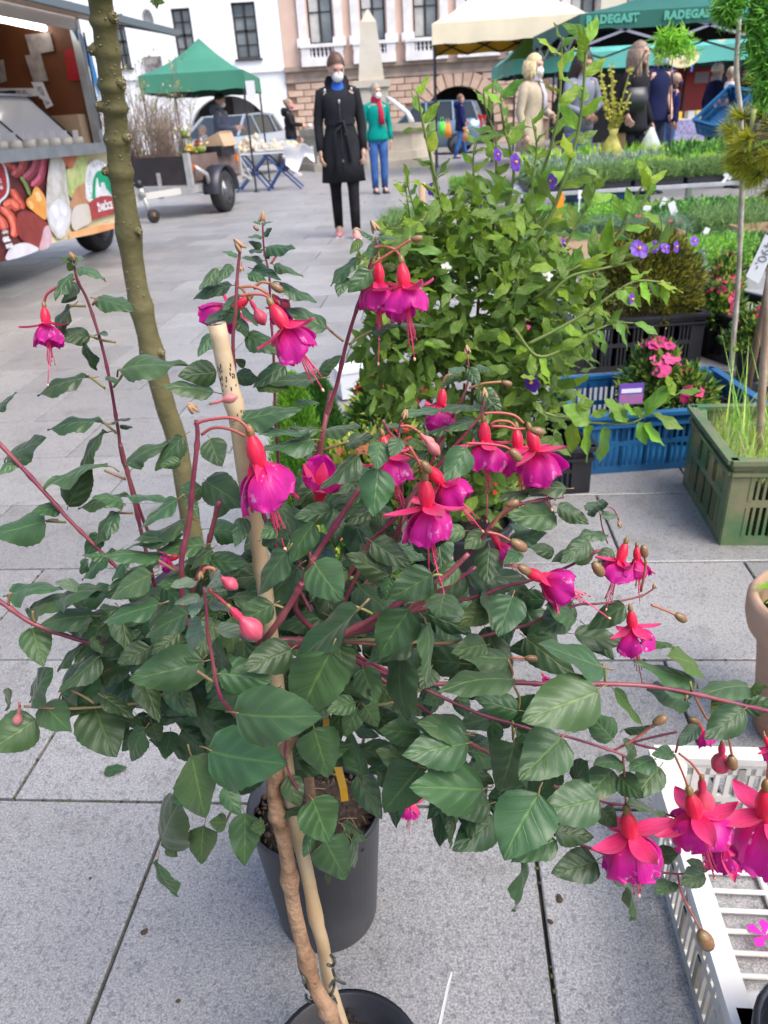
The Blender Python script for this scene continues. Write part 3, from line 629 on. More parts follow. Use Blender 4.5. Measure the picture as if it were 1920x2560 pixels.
# bare shrubs
TWG = mat('shrub twigs', (.17, .11, .085), .85, col2=(.27, .21, .17), scale=5, obvar=.25); YLF = mat('young leaves', (.22, .30, .05), .6, transl=.3); BUD = mat('pale catkins', (.55, .5, .38), .8)
def shrub_mesh(seed, h, n, leaf, spread):
    r = random.Random(seed); b = MB()
    for i in range(n):
        a = r.uniform(0, 6.28); s = r.uniform(.05, spread); x, y = r.gauss(0, .05), r.gauss(0, .05); hh = h * r.uniform(.55, 1)
        P = [Vector((x, y, 0)), Vector((x + math.cos(a) * s * .4, y + math.sin(a) * s * .4, hh * .5)), Vector((x + math.cos(a) * s + r.gauss(0, .03), y + math.sin(a) * s, hh))]
        b.tube(P, [.006, .0045, .002], TWG, 4, False)
        for j in range(4):
            t = r.uniform(.35, .95); q = P[1] * (1 - t) + P[2] * t if t > .5 else P[0] * (1 - t) + P[1] * t; dd = Vector((r.gauss(0, .1), r.gauss(0, .1), r.uniform(.08, .25)))
            b.tube([q, q + dd], [.003, .0015], TWG, 3, False)
            if r.random() < leaf:
                for k in range(5):
                    c = q + dd * r.uniform(.3, 1); u = Vector((r.gauss(0, 1), r.gauss(0, 1), r.gauss(0, 1))).normalized() * .022; v = u.orthogonal().normalized() * .012
                    b.add([c - u, c - v, c + u, c + v], [(0, 1, 2, 3)], YLF if r.random() < .8 else BUD)
    b.tube([(0, 0, -.02), (0, 0, .16)], [.09, .075], BLP, 10); return b.mesh('bare_shrub')
SM = [shrub_mesh(1, 1.35, 20, .15, .3), shrub_mesh(2, 1.1, 26, .05, .25), shrub_mesh(3, 1.65, 9, .7, .4), shrub_mesh(4, .8, 30, .1, .22)]
rs = random.Random(5); k = 0
SHL = ['tall bare brown shrub standing in the loaded trailer', 'dense bare brown shrub standing in the loaded trailer', 'tall shrub with fresh yellow-green leaves in the trailer', 'low dense bare shrub near the trailer side']
for a in (.15, .45, .8, 1.15):
    for l in (.2, .5, .8, 1.1, 1.4):
        v = (k * 7 + int(l * 10)) % 4; k += 1
        if a > .7 and l < .4: continue
        if v == 0 and l < 1: v = 3
        if k % 5 == 1: continue
        o = link('bare_shrub', SM[v]); o.location = c0 + rp(a + rs.uniform(-.06, .06), l + rs.uniform(-.05, .05), zb_ + .05); o.rotation_euler = (0, 0, rs.uniform(0, 6))
        tag(o, SHL[v], 'shrub', ['tall bare shrubs in the trailer', 'dense bare shrubs in the trailer', 'leafy shrubs in the trailer', 'low shrubs in the trailer'][v])
o = MB(); Rb = Rt @ Matrix.Rotation(-.35, 3, 'X'); o.box((0, 0, 0), (.5, .36, .2), CARD, Rb); o.box((.0, -.02, .11), (.42, .3, .012), CARD, Rb); o = tag(o.build('cardboard_box'), 'open cardboard box tilted on the side of the flatbed trailer', 'box'); o.location = at('F2', 850, 620, 12.8)
o = MB(); o.box((0, 0, 0), (.5, .4, .14), BLP, Rt); tag(o.build('black_tub'), 'black plastic tub under the tilted cardboard box', 'tub').location = at('F2', 830, 680, 12.75)
OFL = mat('orange petals', (.75, .33, .03), .6)
r = random.Random(9)
for i, (x, y) in enumerate(((620, 690), (700, 690), (560, 560))):
    o = MB()
    for k in range(26):
        c = Vector((r.gauss(0, .07), r.gauss(0, .07), r.gauss(.04, .05))); u = Vector((r.gauss(0, 1), r.gauss(0, 1), r.gauss(0, 1))).normalized() * .03; v = u.orthogonal().normalized() * .025
        o.add([c - u, c - v, c + u, c + v], [(0, 1, 2, 3)], (OFL if i == 0 else BUD) if k % 3 else YLF)
    o.ell((0, 0, .03), (.07, .07, .06), YLF, 8, 5); tag(o.build('flowering_plant'), ['orange flowered plant just behind the trailer side board', 'cream flowered plant by the trailer corner', 'tall cream flowered plant among the bare shrubs'][i], 'plant').location = at('F2', x, y, 12.4)

# ============================================================ cars
def car(name, label, loc, rz, col, L=4.2, W=1.72, Hh=1.5, mpv=False):
    t = thing(name, label, 'car', loc, rz); pm_ = mat('car paint ' + name, col, .22, metal=.35, spec=.6); gl = mat('car glass', (.03, .035, .04), .06, spec=.8)
    hl = L / 2
    # stations: x, zlow, zbelt, half width
    st = [(-hl, .45, .62, .62), (-hl + .05, .28, .74, .76), (-hl + .5, .24, .86, .84), (-hl * .45, .22, .93, W / 2), (0, .22, .95, W / 2), (hl * .5, .22, .97, W / 2), (hl - .35, .24, 1.0, .84), (hl - .04, .3, .98, .78), (hl, .45, .85, .7)]
    rings = []
    for x, zl, zb2, hw in st:
        m_ = (zl + zb2) / 2; rings.append([(x, -hw * .94, zl), (x, hw * .94, zl), (x, hw, m_), (x, hw * .95, zb2), (x, -hw * .95, zb2), (x, -hw, m_)])
    b = MB(); vs = [p for rg_ in rings for p in rg_]; n = 6
    b.add(vs, [(i * n + k, i * n + (k + 1) % n, (i + 1) * n + (k + 1) % n, (i + 1) * n + k) for i in range(len(st) - 1) for k in range(n)] + [tuple(range(n))[::-1], tuple((len(st) - 1) * n + k for k in range(n))], pm_, True); b.build('body', t)
    xr = hl - (.12 if mpv else .5)
    gh = [(-hl * .42, .94, .80), (-hl * .08, Hh - .03, .62), (hl * .35, Hh, .62), (xr - .2, Hh - .05, .6), (xr, .98, .76)]
    b = MB(); v2 = []
    for x, z, hw in gh: v2 += [(x, -hw, z), (x, hw, z)]
    base = [(x, s * .80, .94) for x in (-hl * .42, xr) for s in (-1, 1)]
    b.add(v2, [(0, 1, 3, 2)], gl); b.add(v2, [(6, 7, 9, 8)], gl); b.build('windscreen', t)
    b = MB(); b.add([(x, y, z) for x, y, z in v2], [(2, 3, 5, 4), (4, 5, 7, 6)], pm_, True)
    for s in (-1, 1):
        for (x0, z0, w0), (x1, z1, w1) in zip(gh[:-1], gh[1:]): b.bar((x0, s * w0, z0), (x1, s * w1, z1), .05, .05, pm_)
        b.bar((0.15, s * .62, Hh), (.2, s * .8, .95), .06, .03, pm_); b.bar((hl * .52, s * .62, Hh), (hl * .55, s * .8, .95), .06, .03, pm_)
    b.build('roof', t)
    for s in (-1, 1):
        MB().poly([(gh[0][0], s * .79, .95), (xr, s * .75, .98), (xr - .2, s * .6, Hh - .05), (hl * .35, s * .615, Hh - .01), (-hl * .08, s * .615, Hh - .04)], gl, (0, -s * .01, 0)).build('side_window', t)
        b = MB(); b.box((hl - .05, s * .66, .9), (.12, .18, .34), mat('red tail light', (.5, .01, .01), .2)); b.build('tail_light', t)
        b = MB(); b.ell((-hl + .12, s * .6, .66), (.14, .15, .09), mat('headlight', (.6, .62, .65), .1)); b.build('headlight', t)
        for x in (-hl + .8, hl - .75): wheel(t, (x, s * (W / 2 - .08), .31), (0, s, 0), .31, .19, world=False)
    b = MB(); b.box((hl, 0, .5), (.06, 1.3, .14), BLP); b.box((-hl, 0, .5), (.06, 1.2, .14), BLP); b.box((hl + .02, 0, .72), (.02, .5, .11), WHT); b.build('bumper', t)
    return t
p = at('F1', 1380, 1005, 25.0); car('parked_minivan', 'grey-blue minivan parked before the dark arch', (p.x - 1.15, 27.2, 0), math.radians(-14), (.16, .24, .32), L=3.8, Hh=1.52, mpv=True)
p = at('F2', 1330, 850, 19.5); car('parked_car', 'silver car parked beyond the blue trestle table', (p.x - 1.25, 21.4, 0), math.radians(66), (.42, .47, .52), L=4.0, Hh=1.42)

# ============================================================ tents
def tent(name, label, C, wd, dp, ang, zv, vh, zp, cout, cin, poles=(1, 1, 1, 1), truss=True, leg=None, name2='market_tent'):
    """C = near-left corner on the ground; ang turns it about C"""
    t = thing(name2, label, 'tent', (C[0], C[1], 0), ang)
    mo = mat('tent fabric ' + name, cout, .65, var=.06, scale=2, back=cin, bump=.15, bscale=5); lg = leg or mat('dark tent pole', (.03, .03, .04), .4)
    n = 8; vs = []; zt = zv + vh
    for i in range(n + 1):
        for j in range(n + 1):
            u, v = i / n, j / n; e = 1 - max(abs(2 * u - 1), abs(2 * v - 1)); z = zt + (zp - zt) * (.45 * e + .55 * e ** 1.8) - .05 * math.sin(pi * u) * math.sin(pi * v) * (1 - e)
            vs.append((u * wd, v * dp, z))
    b = MB(); b.add(vs, [(i * (n + 1) + j, (i + 1) * (n + 1) + j, (i + 1) * (n + 1) + j + 1, i * (n + 1) + j + 1) for i in range(n) for j in range(n)], mo, True); b.build('canopy', t)
    per = [(0, 0), (wd, 0), (wd, dp), (0, dp)]; b = MB()
    for k in range(4):
        (x0, y0), (x1, y1) = per[k], per[(k + 1) % 4]; m_ = 12; vs = []; nx, ny = (y1 - y0), -(x1 - x0); l = math.hypot(nx, ny); nx /= l; ny /= l
        for i in range(m_ + 1):
            f = i / m_; wv = .012 * math.sin(f * 19 + k); x, y = x0 + (x1 - x0) * f, y0 + (y1 - y0) * f
            vs += [(x, y, zt + .004 - .05 * math.sin(pi * f) * 0), (x + nx * wv, y + ny * wv, zt - vh + .012 * math.sin(f * 23))]
        b.add(vs, [(2 * i, 2 * i + 1, 2 * i + 3, 2 * i + 2) for i in range(m_)], mo, True)
    b.build('valance', t)
    for k, (x, y) in enumerate(per):
        if poles[k]:
            b = MB(); s1 = 1 if x == 0 else -1; s2 = 1 if y == 0 else -1; b.box((x + s1 * .03, y + s2 * .03, zt / 2), (.035, .035, zt), lg); b.box((x + s1 * .03, y + s2 * .03, .01), (.1, .1, .02), lg); b.build('pole', t)
    if truss:
        b = MB()
        for k in range(4):
            (x0, y0), (x1, y1) = per[k], per[(k + 1) % 4]
            q = 4
            for i in range(q):
                f0, f1 = i / q, (i + 1) / q; a = Vector((x0 + (x1 - x0) * f0, y0 + (y1 - y0) * f0, 0)); c = Vector((x0 + (x1 - x0) * f1, y0 + (y1 - y0) * f1, 0)); ce = Vector((wd / 2, dp / 2, 0)); a += (ce - a) * .02; c += (ce - c) * .02
                b.bar(a + Vector((0, 0, zt - .04)), c + Vector((0, 0, zt - .36)), .02, .03, lg); b.bar(a + Vector((0, 0, zt - .36)), c + Vector((0, 0, zt - .04)), .02, .03, lg)
        b.build('truss', t)
    return t
GRN = (.05, .25, .15)
tc = at('A1', 1058, 380, 15.5); zvb = tc.z; pk = at('A1', 862, 165, 17.0)
print('tentL', tc, pk)
wdt = tc.x - at('A1', 612, 395, 15.6).x
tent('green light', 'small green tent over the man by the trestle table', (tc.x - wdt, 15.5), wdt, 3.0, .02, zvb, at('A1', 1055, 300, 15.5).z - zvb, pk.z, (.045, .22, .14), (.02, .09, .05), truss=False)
b = MB(); b.box((0, 0, 0), (.16, .01, .3), mat('white card', (0, 0, 0))); tag(b.build('notice'), 'white notice hung from the green tent front pole', 'notice').location = at('A1', 1083, 390, 15.4)
tc = at('A2', 208, 195, 17.0); tr_ = at('A2', 805, 128, 16.6); zz1 = at('A2', 208, 103, 17.0).z
print('tentY', tc, tr_, zz1)
tent('cream', 'cream tent with yellow underside on black poles by the fountain', (tc.x, 17.0), 3.05, 3.05, -.10, tc.z, zz1 - tc.z, 3.9, (.80, .70, .50), (.80, .50, .04))
tc = at('A2', 845, 132, 11.5); zz1 = at('A2', 845, 62, 11.5).z
print('tentG', tc, zz1)
LIL = mat('grey tent pole', (.33, .34, .42), .4, metal=.5)
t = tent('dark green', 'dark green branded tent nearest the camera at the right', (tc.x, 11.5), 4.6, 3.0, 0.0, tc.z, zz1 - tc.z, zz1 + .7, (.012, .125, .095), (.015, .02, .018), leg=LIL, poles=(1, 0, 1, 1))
LG = mat('pale green lettering', (.09, .40, .31), .6)
vhh = zz1 - tc.z
for i in range(4):
    me = text_mesh('RADEGAST', vhh * .72, LG, bold=.007, spacing=1.1); o = link('lettering', me, t); o.matrix_local = frame((  .42 + i * 1.02, -.022, zz1 - vhh * .42), (1, 0, 0), (0, 0, 1), (0, -1, 0))
GD = mat('gold lettering', (.45, .26, .04), .6)
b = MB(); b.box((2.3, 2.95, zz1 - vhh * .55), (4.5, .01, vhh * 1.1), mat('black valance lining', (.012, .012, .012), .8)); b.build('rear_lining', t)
for i in range(3):
    me = text_mesh('RADEGAST', vhh * .5, GD, bold=.004); o = link('lettering', me, t); o.matrix_local = frame((.9 + i * 1.3, 2.94, zz1 - vhh * .6), (1, 0, 0), (0, 0, 1), (0, -1, 0))
TEAL = (.10, .42, .36)
xL = at('A2', 560, 330, 18).x; x1 = at('S', 1475, 180, 18).x; x2 = at('S', 1850, 150, 18).x; zvg = at('G1', 200, 478, 18).z
print('teal', xL, x1, x2, zvg)
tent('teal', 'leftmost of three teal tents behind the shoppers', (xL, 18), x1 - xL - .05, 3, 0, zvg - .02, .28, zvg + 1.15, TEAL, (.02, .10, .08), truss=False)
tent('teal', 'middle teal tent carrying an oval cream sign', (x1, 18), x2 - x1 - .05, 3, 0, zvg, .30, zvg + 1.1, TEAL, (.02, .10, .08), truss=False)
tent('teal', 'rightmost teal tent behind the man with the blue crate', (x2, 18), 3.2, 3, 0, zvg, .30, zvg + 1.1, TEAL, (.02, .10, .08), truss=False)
aw1 = at('G2', 200, 400, 25); aw2 = at('G2', 200, 330, 25); aw3 = thing('cream_awning', 'long cream awning strung behind the teal tents', 'awning', (9, 25, 0)); b = MB()
xa0, xa1 = aw1.x - .5, aw1.x + 11; b.poly([(xa0, 25, aw2.z), (xa1, 25, aw2.z), (xa1, 28, aw2.z + .7), (xa0, 28, aw2.z + .7)], mat('cream awning cloth', (.74, .66, .48), .8), (0, 0, -.02)); b.poly([(xa0, 24.98, aw2.z), (xa1, 24.98, aw2.z), (xa1, 24.98, aw2.z - .35), (xa0, 24.98, aw2.z - .35)], mat('cream awning cloth', (0, 0, 0)), (0, .02, 0)); b.build('awning_cloth', aw3, world=True)
b = MB(); b.box(((xa0 + xa1) / 2, 27.9, aw2.z - .35), (xa1 - xa0, .05, 1.3), mat('white back sheet', (.62, .60, .64), .8)); b.box(((xa0 + xa1) / 2, 26.9, 1.05), (xa1 - xa0, .05, 2.0), mat('dark stall shade', (.035, .03, .03), .9)); b.build('back_sheet', aw3, world=True)  # lower dark sheet stands in for the shade under the tents
for x in np.linspace(xa0 + .1, xa1 - .1, 5): b = MB(); b.box((x, 25.05, aw2.z / 2), (.05, .05, aw2.z), LIL); b.build('pole', aw3, world=True)
# oval sign
p = at('G1', 405, 375, 17.9); sg = thing('oval_sign', 'oval cream sign clipped to the middle teal tent', 'sign', p); CRS = mat('cream sign board', (.78, .70, .42), .6)
hw = (at('G1', 640, 375, 17.9) - at('G1', 170, 375, 17.9)).length / 2; b = MB(); b.poly([(hw * math.cos(a), -.01, hw * .56 * math.sin(a)) for a in np.linspace(0, 2 * pi, 33)[:-1]], CRS, (0, .03, 0)); b.build('board', sg)
b = MB()
for s in (-1, 1): b.box((s * hw * .62, .01, -hw * .62), (.04, .03, .12), mat('blue clip', (.03, .12, .5), .4))
b.build('clip', sg)
for tx, dz, sz in (('Farmářský', .16, .16), ('trh', -.12, .14)):
    o = link('lettering', text_mesh(tx, sz * hw * 2.6, mat('brown lettering', (.22, .12, .05), .7)), sg); o.matrix_local = frame((0, -.018, dz * hw * 2), (1, 0, 0), (0, 0, 1), (0, -1, 0))
# red counter
k0 = at('G1', 250, 560, 21); k1 = at('G1', 790, 1060, 21)
rk = thing('red_kiosk', 'red rounded stall body behind the boy in navy', 'kiosk', ((k0.x + k1.x) / 2, 21.4, 0)); w2 = (k1.x - k0.x) / 2; R = .14; z1_, z0_ = k0.z, .35; b = MB()
pts = []
for cx_, cz_, a0 in ((w2 - R, z1_ - R, 0), (-w2 + R, z1_ - R, 90), (-w2 + R, z0_ + R, 180), (w2 - R, z0_ + R, 270)):
    for k in range(5): a = math.radians(a0 + k * 22.5); pts.append((cx_ + R * math.cos(a), -.4, cz_ + R * math.sin(a)))
b.poly(pts, mat('red paint', (.52, .012, .03), .3, var=.1, scale=1.5), (0, .8, 0)); b.build('body', rk); b = MB(); b.box((w2 * .45, -.41, z1_ - .2), (.34, .01, .24), mat('grey label', (.45, .42, .5), .6)); b.build('label_plate', rk)
for s in (-1, 1): wheel(rk, (s * w2 * .6, -.3, .25), (0, -1, 0), .25, .15, world=False)
k0 = at('S', 1672, 300, 17.2); k1 = at('S', 1768, 300, 17.2); lt = thing('cloth_table', 'market table under a lavender lattice cloth', 'table', ((k0.x + k1.x) / 2, 17.6, 0)); b = MB(); w2 = (k1.x - k0.x) / 2
b.box((0, 0, k0.z - .02), (2 * w2, .8, .04), mat('white table top', (.6, .6, .62), .6)); b.build('table_top', lt); b = MB(); LAV = mat('lavender cloth', (.30, .28, .46), .9, var=.3, scale=30); b.box((0, -.41, k0.z / 2 + .02), (2 * w2, .015, k0.z - .08), LAV); b.box((-w2, 0, k0.z / 2 + .02), (.015, .8, k0.z - .08), LAV); b.build('cloth', lt)
for i, (x, c_, lb) in enumerate(((-.25, (.75, .5, .03), 'yellow box on the lavender table'), (.1, (.5, .5, .5), 'grey jar on the lavender table'), (.35, (.8, .65, .1), 'pale yellow box on the lavender table'))):
    o = MB(); o.box((0, 0, .07), (.3 if i != 1 else .14, .2, .14), mat('goods %d' % i, c_, .5)); tag(o.build('goods_box'), lb, 'box').location = ((k0.x + k1.x) / 2 + x, 17.4, k0.z + .002)
# blue trestle table with goods
q0 = at('F2', 1075, 720, 15.7); q1 = at('F2', 1440, 700, 15.7); tt = thing('trestle_table', 'blue folding trestle table heaped with beige goods', 'table', ((q0.x + q1.x) / 2, 15.9, 0)); w2 = (q1.x - q0.x) / 2 + .12; zt = q0.z + .02; BLU = mat('blue steel leg', (.03, .07, .24), .45)
b = MB(); b.box((0, 0, zt), (2 * w2, .7, .035), mat('white table top', (0, 0, 0))); b.build('table_top', tt)
for s in (-1, 1):
    for y in (-.3, .3):
        b = MB(); b.bar((s * (w2 - .05), y, zt - .02), (s * (w2 - .55), y + .02 * s, .01), .03, .03, BLU); b.bar((s * (w2 - .55), y, zt - .02), (s * (w2 + .1), y + .03, .01), .03, .03, BLU); b.build('leg', tt)
    b = MB(); b.bar((s * (w2 - .3), -.3, zt / 2), (s * (w2 - .3), .3, zt / 2), .025, .025, BLU); b.bar((s * (w2 - .05), -.3, zt - .04), (s * (w2 - .05), .3, zt - .04), .025, .025, BLU); b.build('crossbar', tt)
BGE = mat('dried mushroom', (.62, .50, .33), .85, col2=(.72, .62, .45), scale=20, obvar=.2)
mm = MB().ell((0, 0, 0), (.05, .045, .035), BGE, 8, 5).ell((.03, .01, .02), (.03, .03, .03), BGE, 7, 4).mesh('mushroom'); r = random.Random(4)
for i in range(70):
    x = r.uniform(-w2 * 1.0, w2 * 1.05); hgt = .2 if x < -.05 else .09
    o = link('mushroom', mm); o.location = (tt.location.x + x, 15.9 + r.uniform(-.3, .3), zt + .05 + abs(r.gauss(0, .5)) * hgt); o.rotation_euler = (r.random() * 6, r.random() * 6, r.random() * 6); s = r.uniform(.8, 1.6); o.scale = (s,) * 3
    tag(o, 'beige lump of produce heaped on the blue trestle table', 'mushroom', 'beige produce heaped on the trestle table')
o = MB(); W_ = mat('white crate plastic', (.66, .65, .61), .5, col2=(.72, .71, .68), scale=6)
for i in range(13): o.box((-.3 + i * .05, -.2, .08), (.018, .01, .1), W_)
o.box((0, -.2, .135), (.62, .014, .025), W_); o.box((0, -.2, .02), (.62, .014, .03), W_); o.box((0, 0, .01), (.62, .4, .01), W_); o.box((-.31, 0, .07), (.01, .4, .14), W_); o.box((.31, 0, .07), (.01, .4, .14), W_)
tag(o.build('small_crate'), 'white slatted crate on the front edge of the trestle table', 'crate').location = (at('F2', 1310, 680, 15.6).x, 15.78, zt + .03)
o = MB(); vs = []; n = 8
for i in range(n + 1):
    for j in range(n + 1): u, v = i / n, j / n; vs.append((u * .55, -.02 - .05 * math.sin(u * 9) * v - .04 * math.cos(v * 5), -v * (.32 + .12 * math.sin(u * 6)) + .04 * math.sin(u * 12)))
o.add(vs, [(i * (n + 1) + j, (i + 1) * (n + 1) + j, (i + 1) * (n + 1) + j + 1, i * (n + 1) + j + 1) for i in range(n) for j in range(n)], mat('white paper', (.78, .78, .80), .7), True); tag(o.build('white_cloth'), 'white cloth hanging from the right end of the trestle table', 'cloth').location = at('F2', 1415, 640, 15.5)
# ============================================================ people
SKN = mat('skin', (.56, .33, .25), .55, var=.06, scale=10); MSK = mat('white mask', (.80, .80, .80), .8); EYE_ = mat('dark eye', (.03, .02, .02), .2); LIP = mat('lips', (.42, .14, .12), .5)
def cloth(n, c, v=.12): return mat('cloth ' + n, c, .9, var=v, scale=7, bump=.9, bscale=9, spec=.2)
def skin_body(pts, rads, segs, head_c, hr, hrot, hands, foot):
    """one continuous figure: tubes for trunk and limbs plus a modelled head, fused by a voxel remesh"""
    b = MB()
    for s in segs:
        P = [pts[k] for k in s]; R = [rads[k] for k in s]; PP, RR = [], []
        for i in range(len(P) - 1):
            for t in (0, .33, .66): PP.append(P[i].lerp(P[i + 1], t)); RR.append(R[i] * (1 - t) + R[i + 1] * t)
        PP.append(P[-1]); RR.append(R[-1]); b.tube(PP, RR, SKN, 10)
        b.ell(P[0], R[0], SKN, 8, 6); b.ell(P[-1], R[-1], SKN, 8, 6)
    b.ell((pts['hipL'] + pts['hipR']) / 2 + Vector((0, 0, .02)), (.145, .10, .09), SKN, 12, 8); b.ell(pts['chest'], (.165, .105, .17), SKN, 12, 8)
    def hp(x, y, z): return head_c + hrot @ Vector((x, y, z)) * hr
    b.ell(hp(0, .06, .1), (.68 * hr, .84 * hr, .86 * hr), SKN, 14, 10, hrot); b.ell(hp(0, -.22, -.35), (.52 * hr, .58 * hr, .66 * hr), SKN, 12, 8, hrot)
    b.ell(hp(0, -.62, -.82), (.22 * hr, .2 * hr, .18 * hr), SKN, 8, 6, hrot); b.ell(hp(0, -.86, -.22), (.13 * hr, .2 * hr, .22 * hr), SKN, 8, 6, hrot)
    b.ell(hp(0, -.72, .18), (.5 * hr, .16 * hr, .12 * hr), SKN, 8, 6, hrot)
    for s in (-1, 1): b.ell(hp(s * .7, .08, -.12), (.1 * hr, .18 * hr, .27 * hr), SKN, 8, 6, hrot); b.ell(hp(s * .36, -.5, -.3), (.2 * hr, .2 * hr, .2 * hr), SKN, 8, 6, hrot)
    me = b.mesh('tmp'); o = bpy.data.objects.new('tmp', me); COL.objects.link(o); md = o.modifiers.new('r', 'REMESH'); md.mode = 'VOXEL'; md.voxel_size = .0125; md.use_smooth_shade = True
    sm_ = o.modifiers.new('s', 'SMOOTH'); sm_.iterations = 3; sm_.factor = .5
    dg = bpy.context.evaluated_depsgraph_get(); me2 = bpy.data.meshes.new_from_object(o.evaluated_get(dg)); bpy.data.objects.remove(o)
    bm = bmesh.new(); bm.from_mesh(me2)
    hb = MB()
    for (wr, dr, side) in hands:        # palm, four fingers of different length, thumb from the palm's side
        q = dr.to_track_quat('-Z', 'Y').to_matrix() @ rotz(side * 1.2)
        hb.loft([(wr + q @ Vector((0, 0, .0)), q @ Vector((.028, 0, 0)), q @ Vector((0, .017, 0))), (wr + q @ Vector((0, 0, -.045)), q @ Vector((.040, 0, 0)), q @ Vector((0, .015, 0))), (wr + q @ Vector((0, .0, -.09)), q @ Vector((.040, 0, 0)), q @ Vector((0, .013, 0)))], SKN, 10)
        for k, L_ in enumerate((.066, .076, .071, .055)):
            x = -.030 + .020 * k; a = Vector((x, 0, -.083)); b1 = a + Vector((0, -.008, -L_ * .45)); c1 = b1 + Vector((0, -.018, -L_ * .32)); d1 = c1 + Vector((0, -.02, -L_ * .2))
            hb.tube([wr + q @ v for v in (a, b1, c1, d1)], [.0095, .009, .008, .0065], SKN, 6)
        hb.tube([wr + q @ v for v in (Vector((side * -.03, 0, -.03)), Vector((side * -.056, -.012, -.055)), Vector((side * -.06, -.026, -.085)))], [.012, .011, .008], SKN, 6)
    if hands:
        hm = hb.mesh('h'); bm.from_mesh(hm)
    bm.to_mesh(me2); bm.free(); me2.materials.clear(); me2.materials.append(SKN); smooth(me2); me2.name = 'body'
    return me2
def person(label, foot, rz=0, h=1.68, top=None, bot=None, skirt=None, shoes=(.03, .03, .03), hair=(.12, .07, .04), hstyle='short', mask=None, arms=None, stride=0, coat=None, belt=False, bare=False, sleeve='long', head=(0, 0), lean=0, sit=0, hood=None, scarf=None, collar=None, male=False, shirt=None, group=None):
    t = thing('person', label, 'person', (foot.x, foot.y, 0), rz); k = h / 1.70
    sh = .19 if male else .168
    V = lambda x, y, z: Vector((x * k, y * k, z * k))
    ly = -math.sin(lean) * .55; dz = -sit
    P = {}
    for s, n in ((-1, 'L'), (1, 'R')):
        P['hip' + n] = V(s * .085, sit * .3, .88 + dz); st = stride * s
        P['ank' + n] = V(s * .085, -st * .32 , .09); P['kne' + n] = V(s * .09, -st * .14 - .02 - sit * .55, .48 + dz * .25); P['toe' + n] = P['ank' + n] + V(0, -.13, -.055); P['hee' + n] = P['ank' + n] + V(0, .03, -.04)
        P['sho' + n] = V(s * sh, ly, 1.365 + dz)
    P['pel'] = V(0, sit * .3, .92 + dz); P['wai'] = V(0, ly * .4 + sit * .15, 1.08 + dz); P['chest'] = V(0, ly * .8, 1.27 + dz); P['nec'] = V(0, ly + .01, 1.44 + dz); P['nek2'] = V(0, ly - .01, 1.52 + dz)
    arms = arms or {}
    for s, n in ((-1, 'L'), (1, 'R')):
        e, w_ = arms.get(n, ((s * (sh + .05), ly + .03, 1.10), (s * (sh + .055), ly - .05, .86)))
        P['elb' + n] = V(*e) + V(0, 0, dz); P['wri' + n] = V(*w_) + V(0, 0, dz)
    R = dict(pel=.11, wai=.105, chest=.11, nec=.058, nek2=.052)
    for n in 'LR': R.update({'hip' + n: .085, 'kne' + n: .055, 'ank' + n: .04, 'toe' + n: .026, 'hee' + n: .03, 'sho' + n: .055, 'elb' + n: .04, 'wri' + n: .026})
    for q in R: R[q] *= k * (1.06 if male else 1)
    hr = .117 * k; hc = V(0, ly - .015 - .04 * math.sin(head[0]), 1.585 + dz); hrot = Matrix.Rotation(head[1], 3, 'Z') @ Matrix.Rotation(head[0], 3, 'X')
    segs = [('hipL', 'kneL', 'ankL'), ('hipR', 'kneR', 'ankR'), ('ankL', 'toeL'), ('ankR', 'toeR'), ('ankL', 'heeL'), ('ankR', 'heeR'), ('pel', 'wai', 'chest', 'nec', 'nek2'), ('chest', 'shoL', 'elbL', 'wriL'), ('chest', 'shoR', 'elbR', 'wriR')]
    P_ = dict(P); P_['chest'] = P['chest']
    hands = [(P['wri' + n], (P['wri' + n] - P['elb' + n]).normalized(), s) for s, n in ((-1, 'L'), (1, 'R'))]
    link('body', skin_body(P, R, segs, hc, hr, hrot, hands, None), t)
    b = MB()
    for s in (-1, 1): b.ell(hc + hrot @ Vector((s * .32, -.77, .02)) * hr, (.1 * hr, .07 * hr, .06 * hr), EYE_, 8, 5, hrot)
    b.build('eyes', t)
    if not mask: b = MB(); b.ell(hc + hrot @ Vector((0, -.8, -.55)) * hr, (.22 * hr, .07 * hr, .06 * hr), LIP, 8, 5, hrot); b.build('mouth', t)
    else:
        b = MB(); mm_ = MSK if mask is True else cloth('mask %g' % mask[0], mask)
        b.ell(hc + hrot @ Vector((0, -.66, -.5)) * hr, (.47 * hr, .42 * hr, .46 * hr), mm_, 12, 8, hrot)
        for s in (-1, 1):
            for zz in (-.2, -.7): b.tube([hc + hrot @ Vector((s * .4, -.6, zz)) * hr, hc + hrot @ Vector((s * .62, -.25, zz * .6)) * hr, hc + hrot @ Vector((s * .72, .1, -.1)) * hr], .002, mm_, 4)
        b.build('mask', t)
    # hair
    HR = mat('hair %g %g' % (hair[0], hair[2]), tuple(v * .75 for v in hair), .5, col2=tuple(min(1, v * 1.15) for v in hair), scale=30, bump=.25, bscale=90); b = MB(); vs = []; n, m_ = 20, 12
    zl = {'short': -.25, 'long': -.3, 'bun': -.2, 'bob': -.3}[hstyle]
    for i in range(m_ + 1):
        for j in range(n):
            a = 2 * pi * j / n; front = max(0, -math.sin(a)); low = zl * (1 - front) + (.50 if front > .5 else .3) * front
            ph_ = (pi / 2 - math.asin(max(-.95, min(.95, low)))) * i / m_; wv = 1 + .012 * math.sin(j * 7)
            vs.append(hc + hrot @ Vector((.74 * wv * math.sin(ph_) * math.cos(a), .10 + .93 * wv * math.sin(ph_) * math.sin(a), .10 + .93 * wv * math.cos(ph_))) * hr)
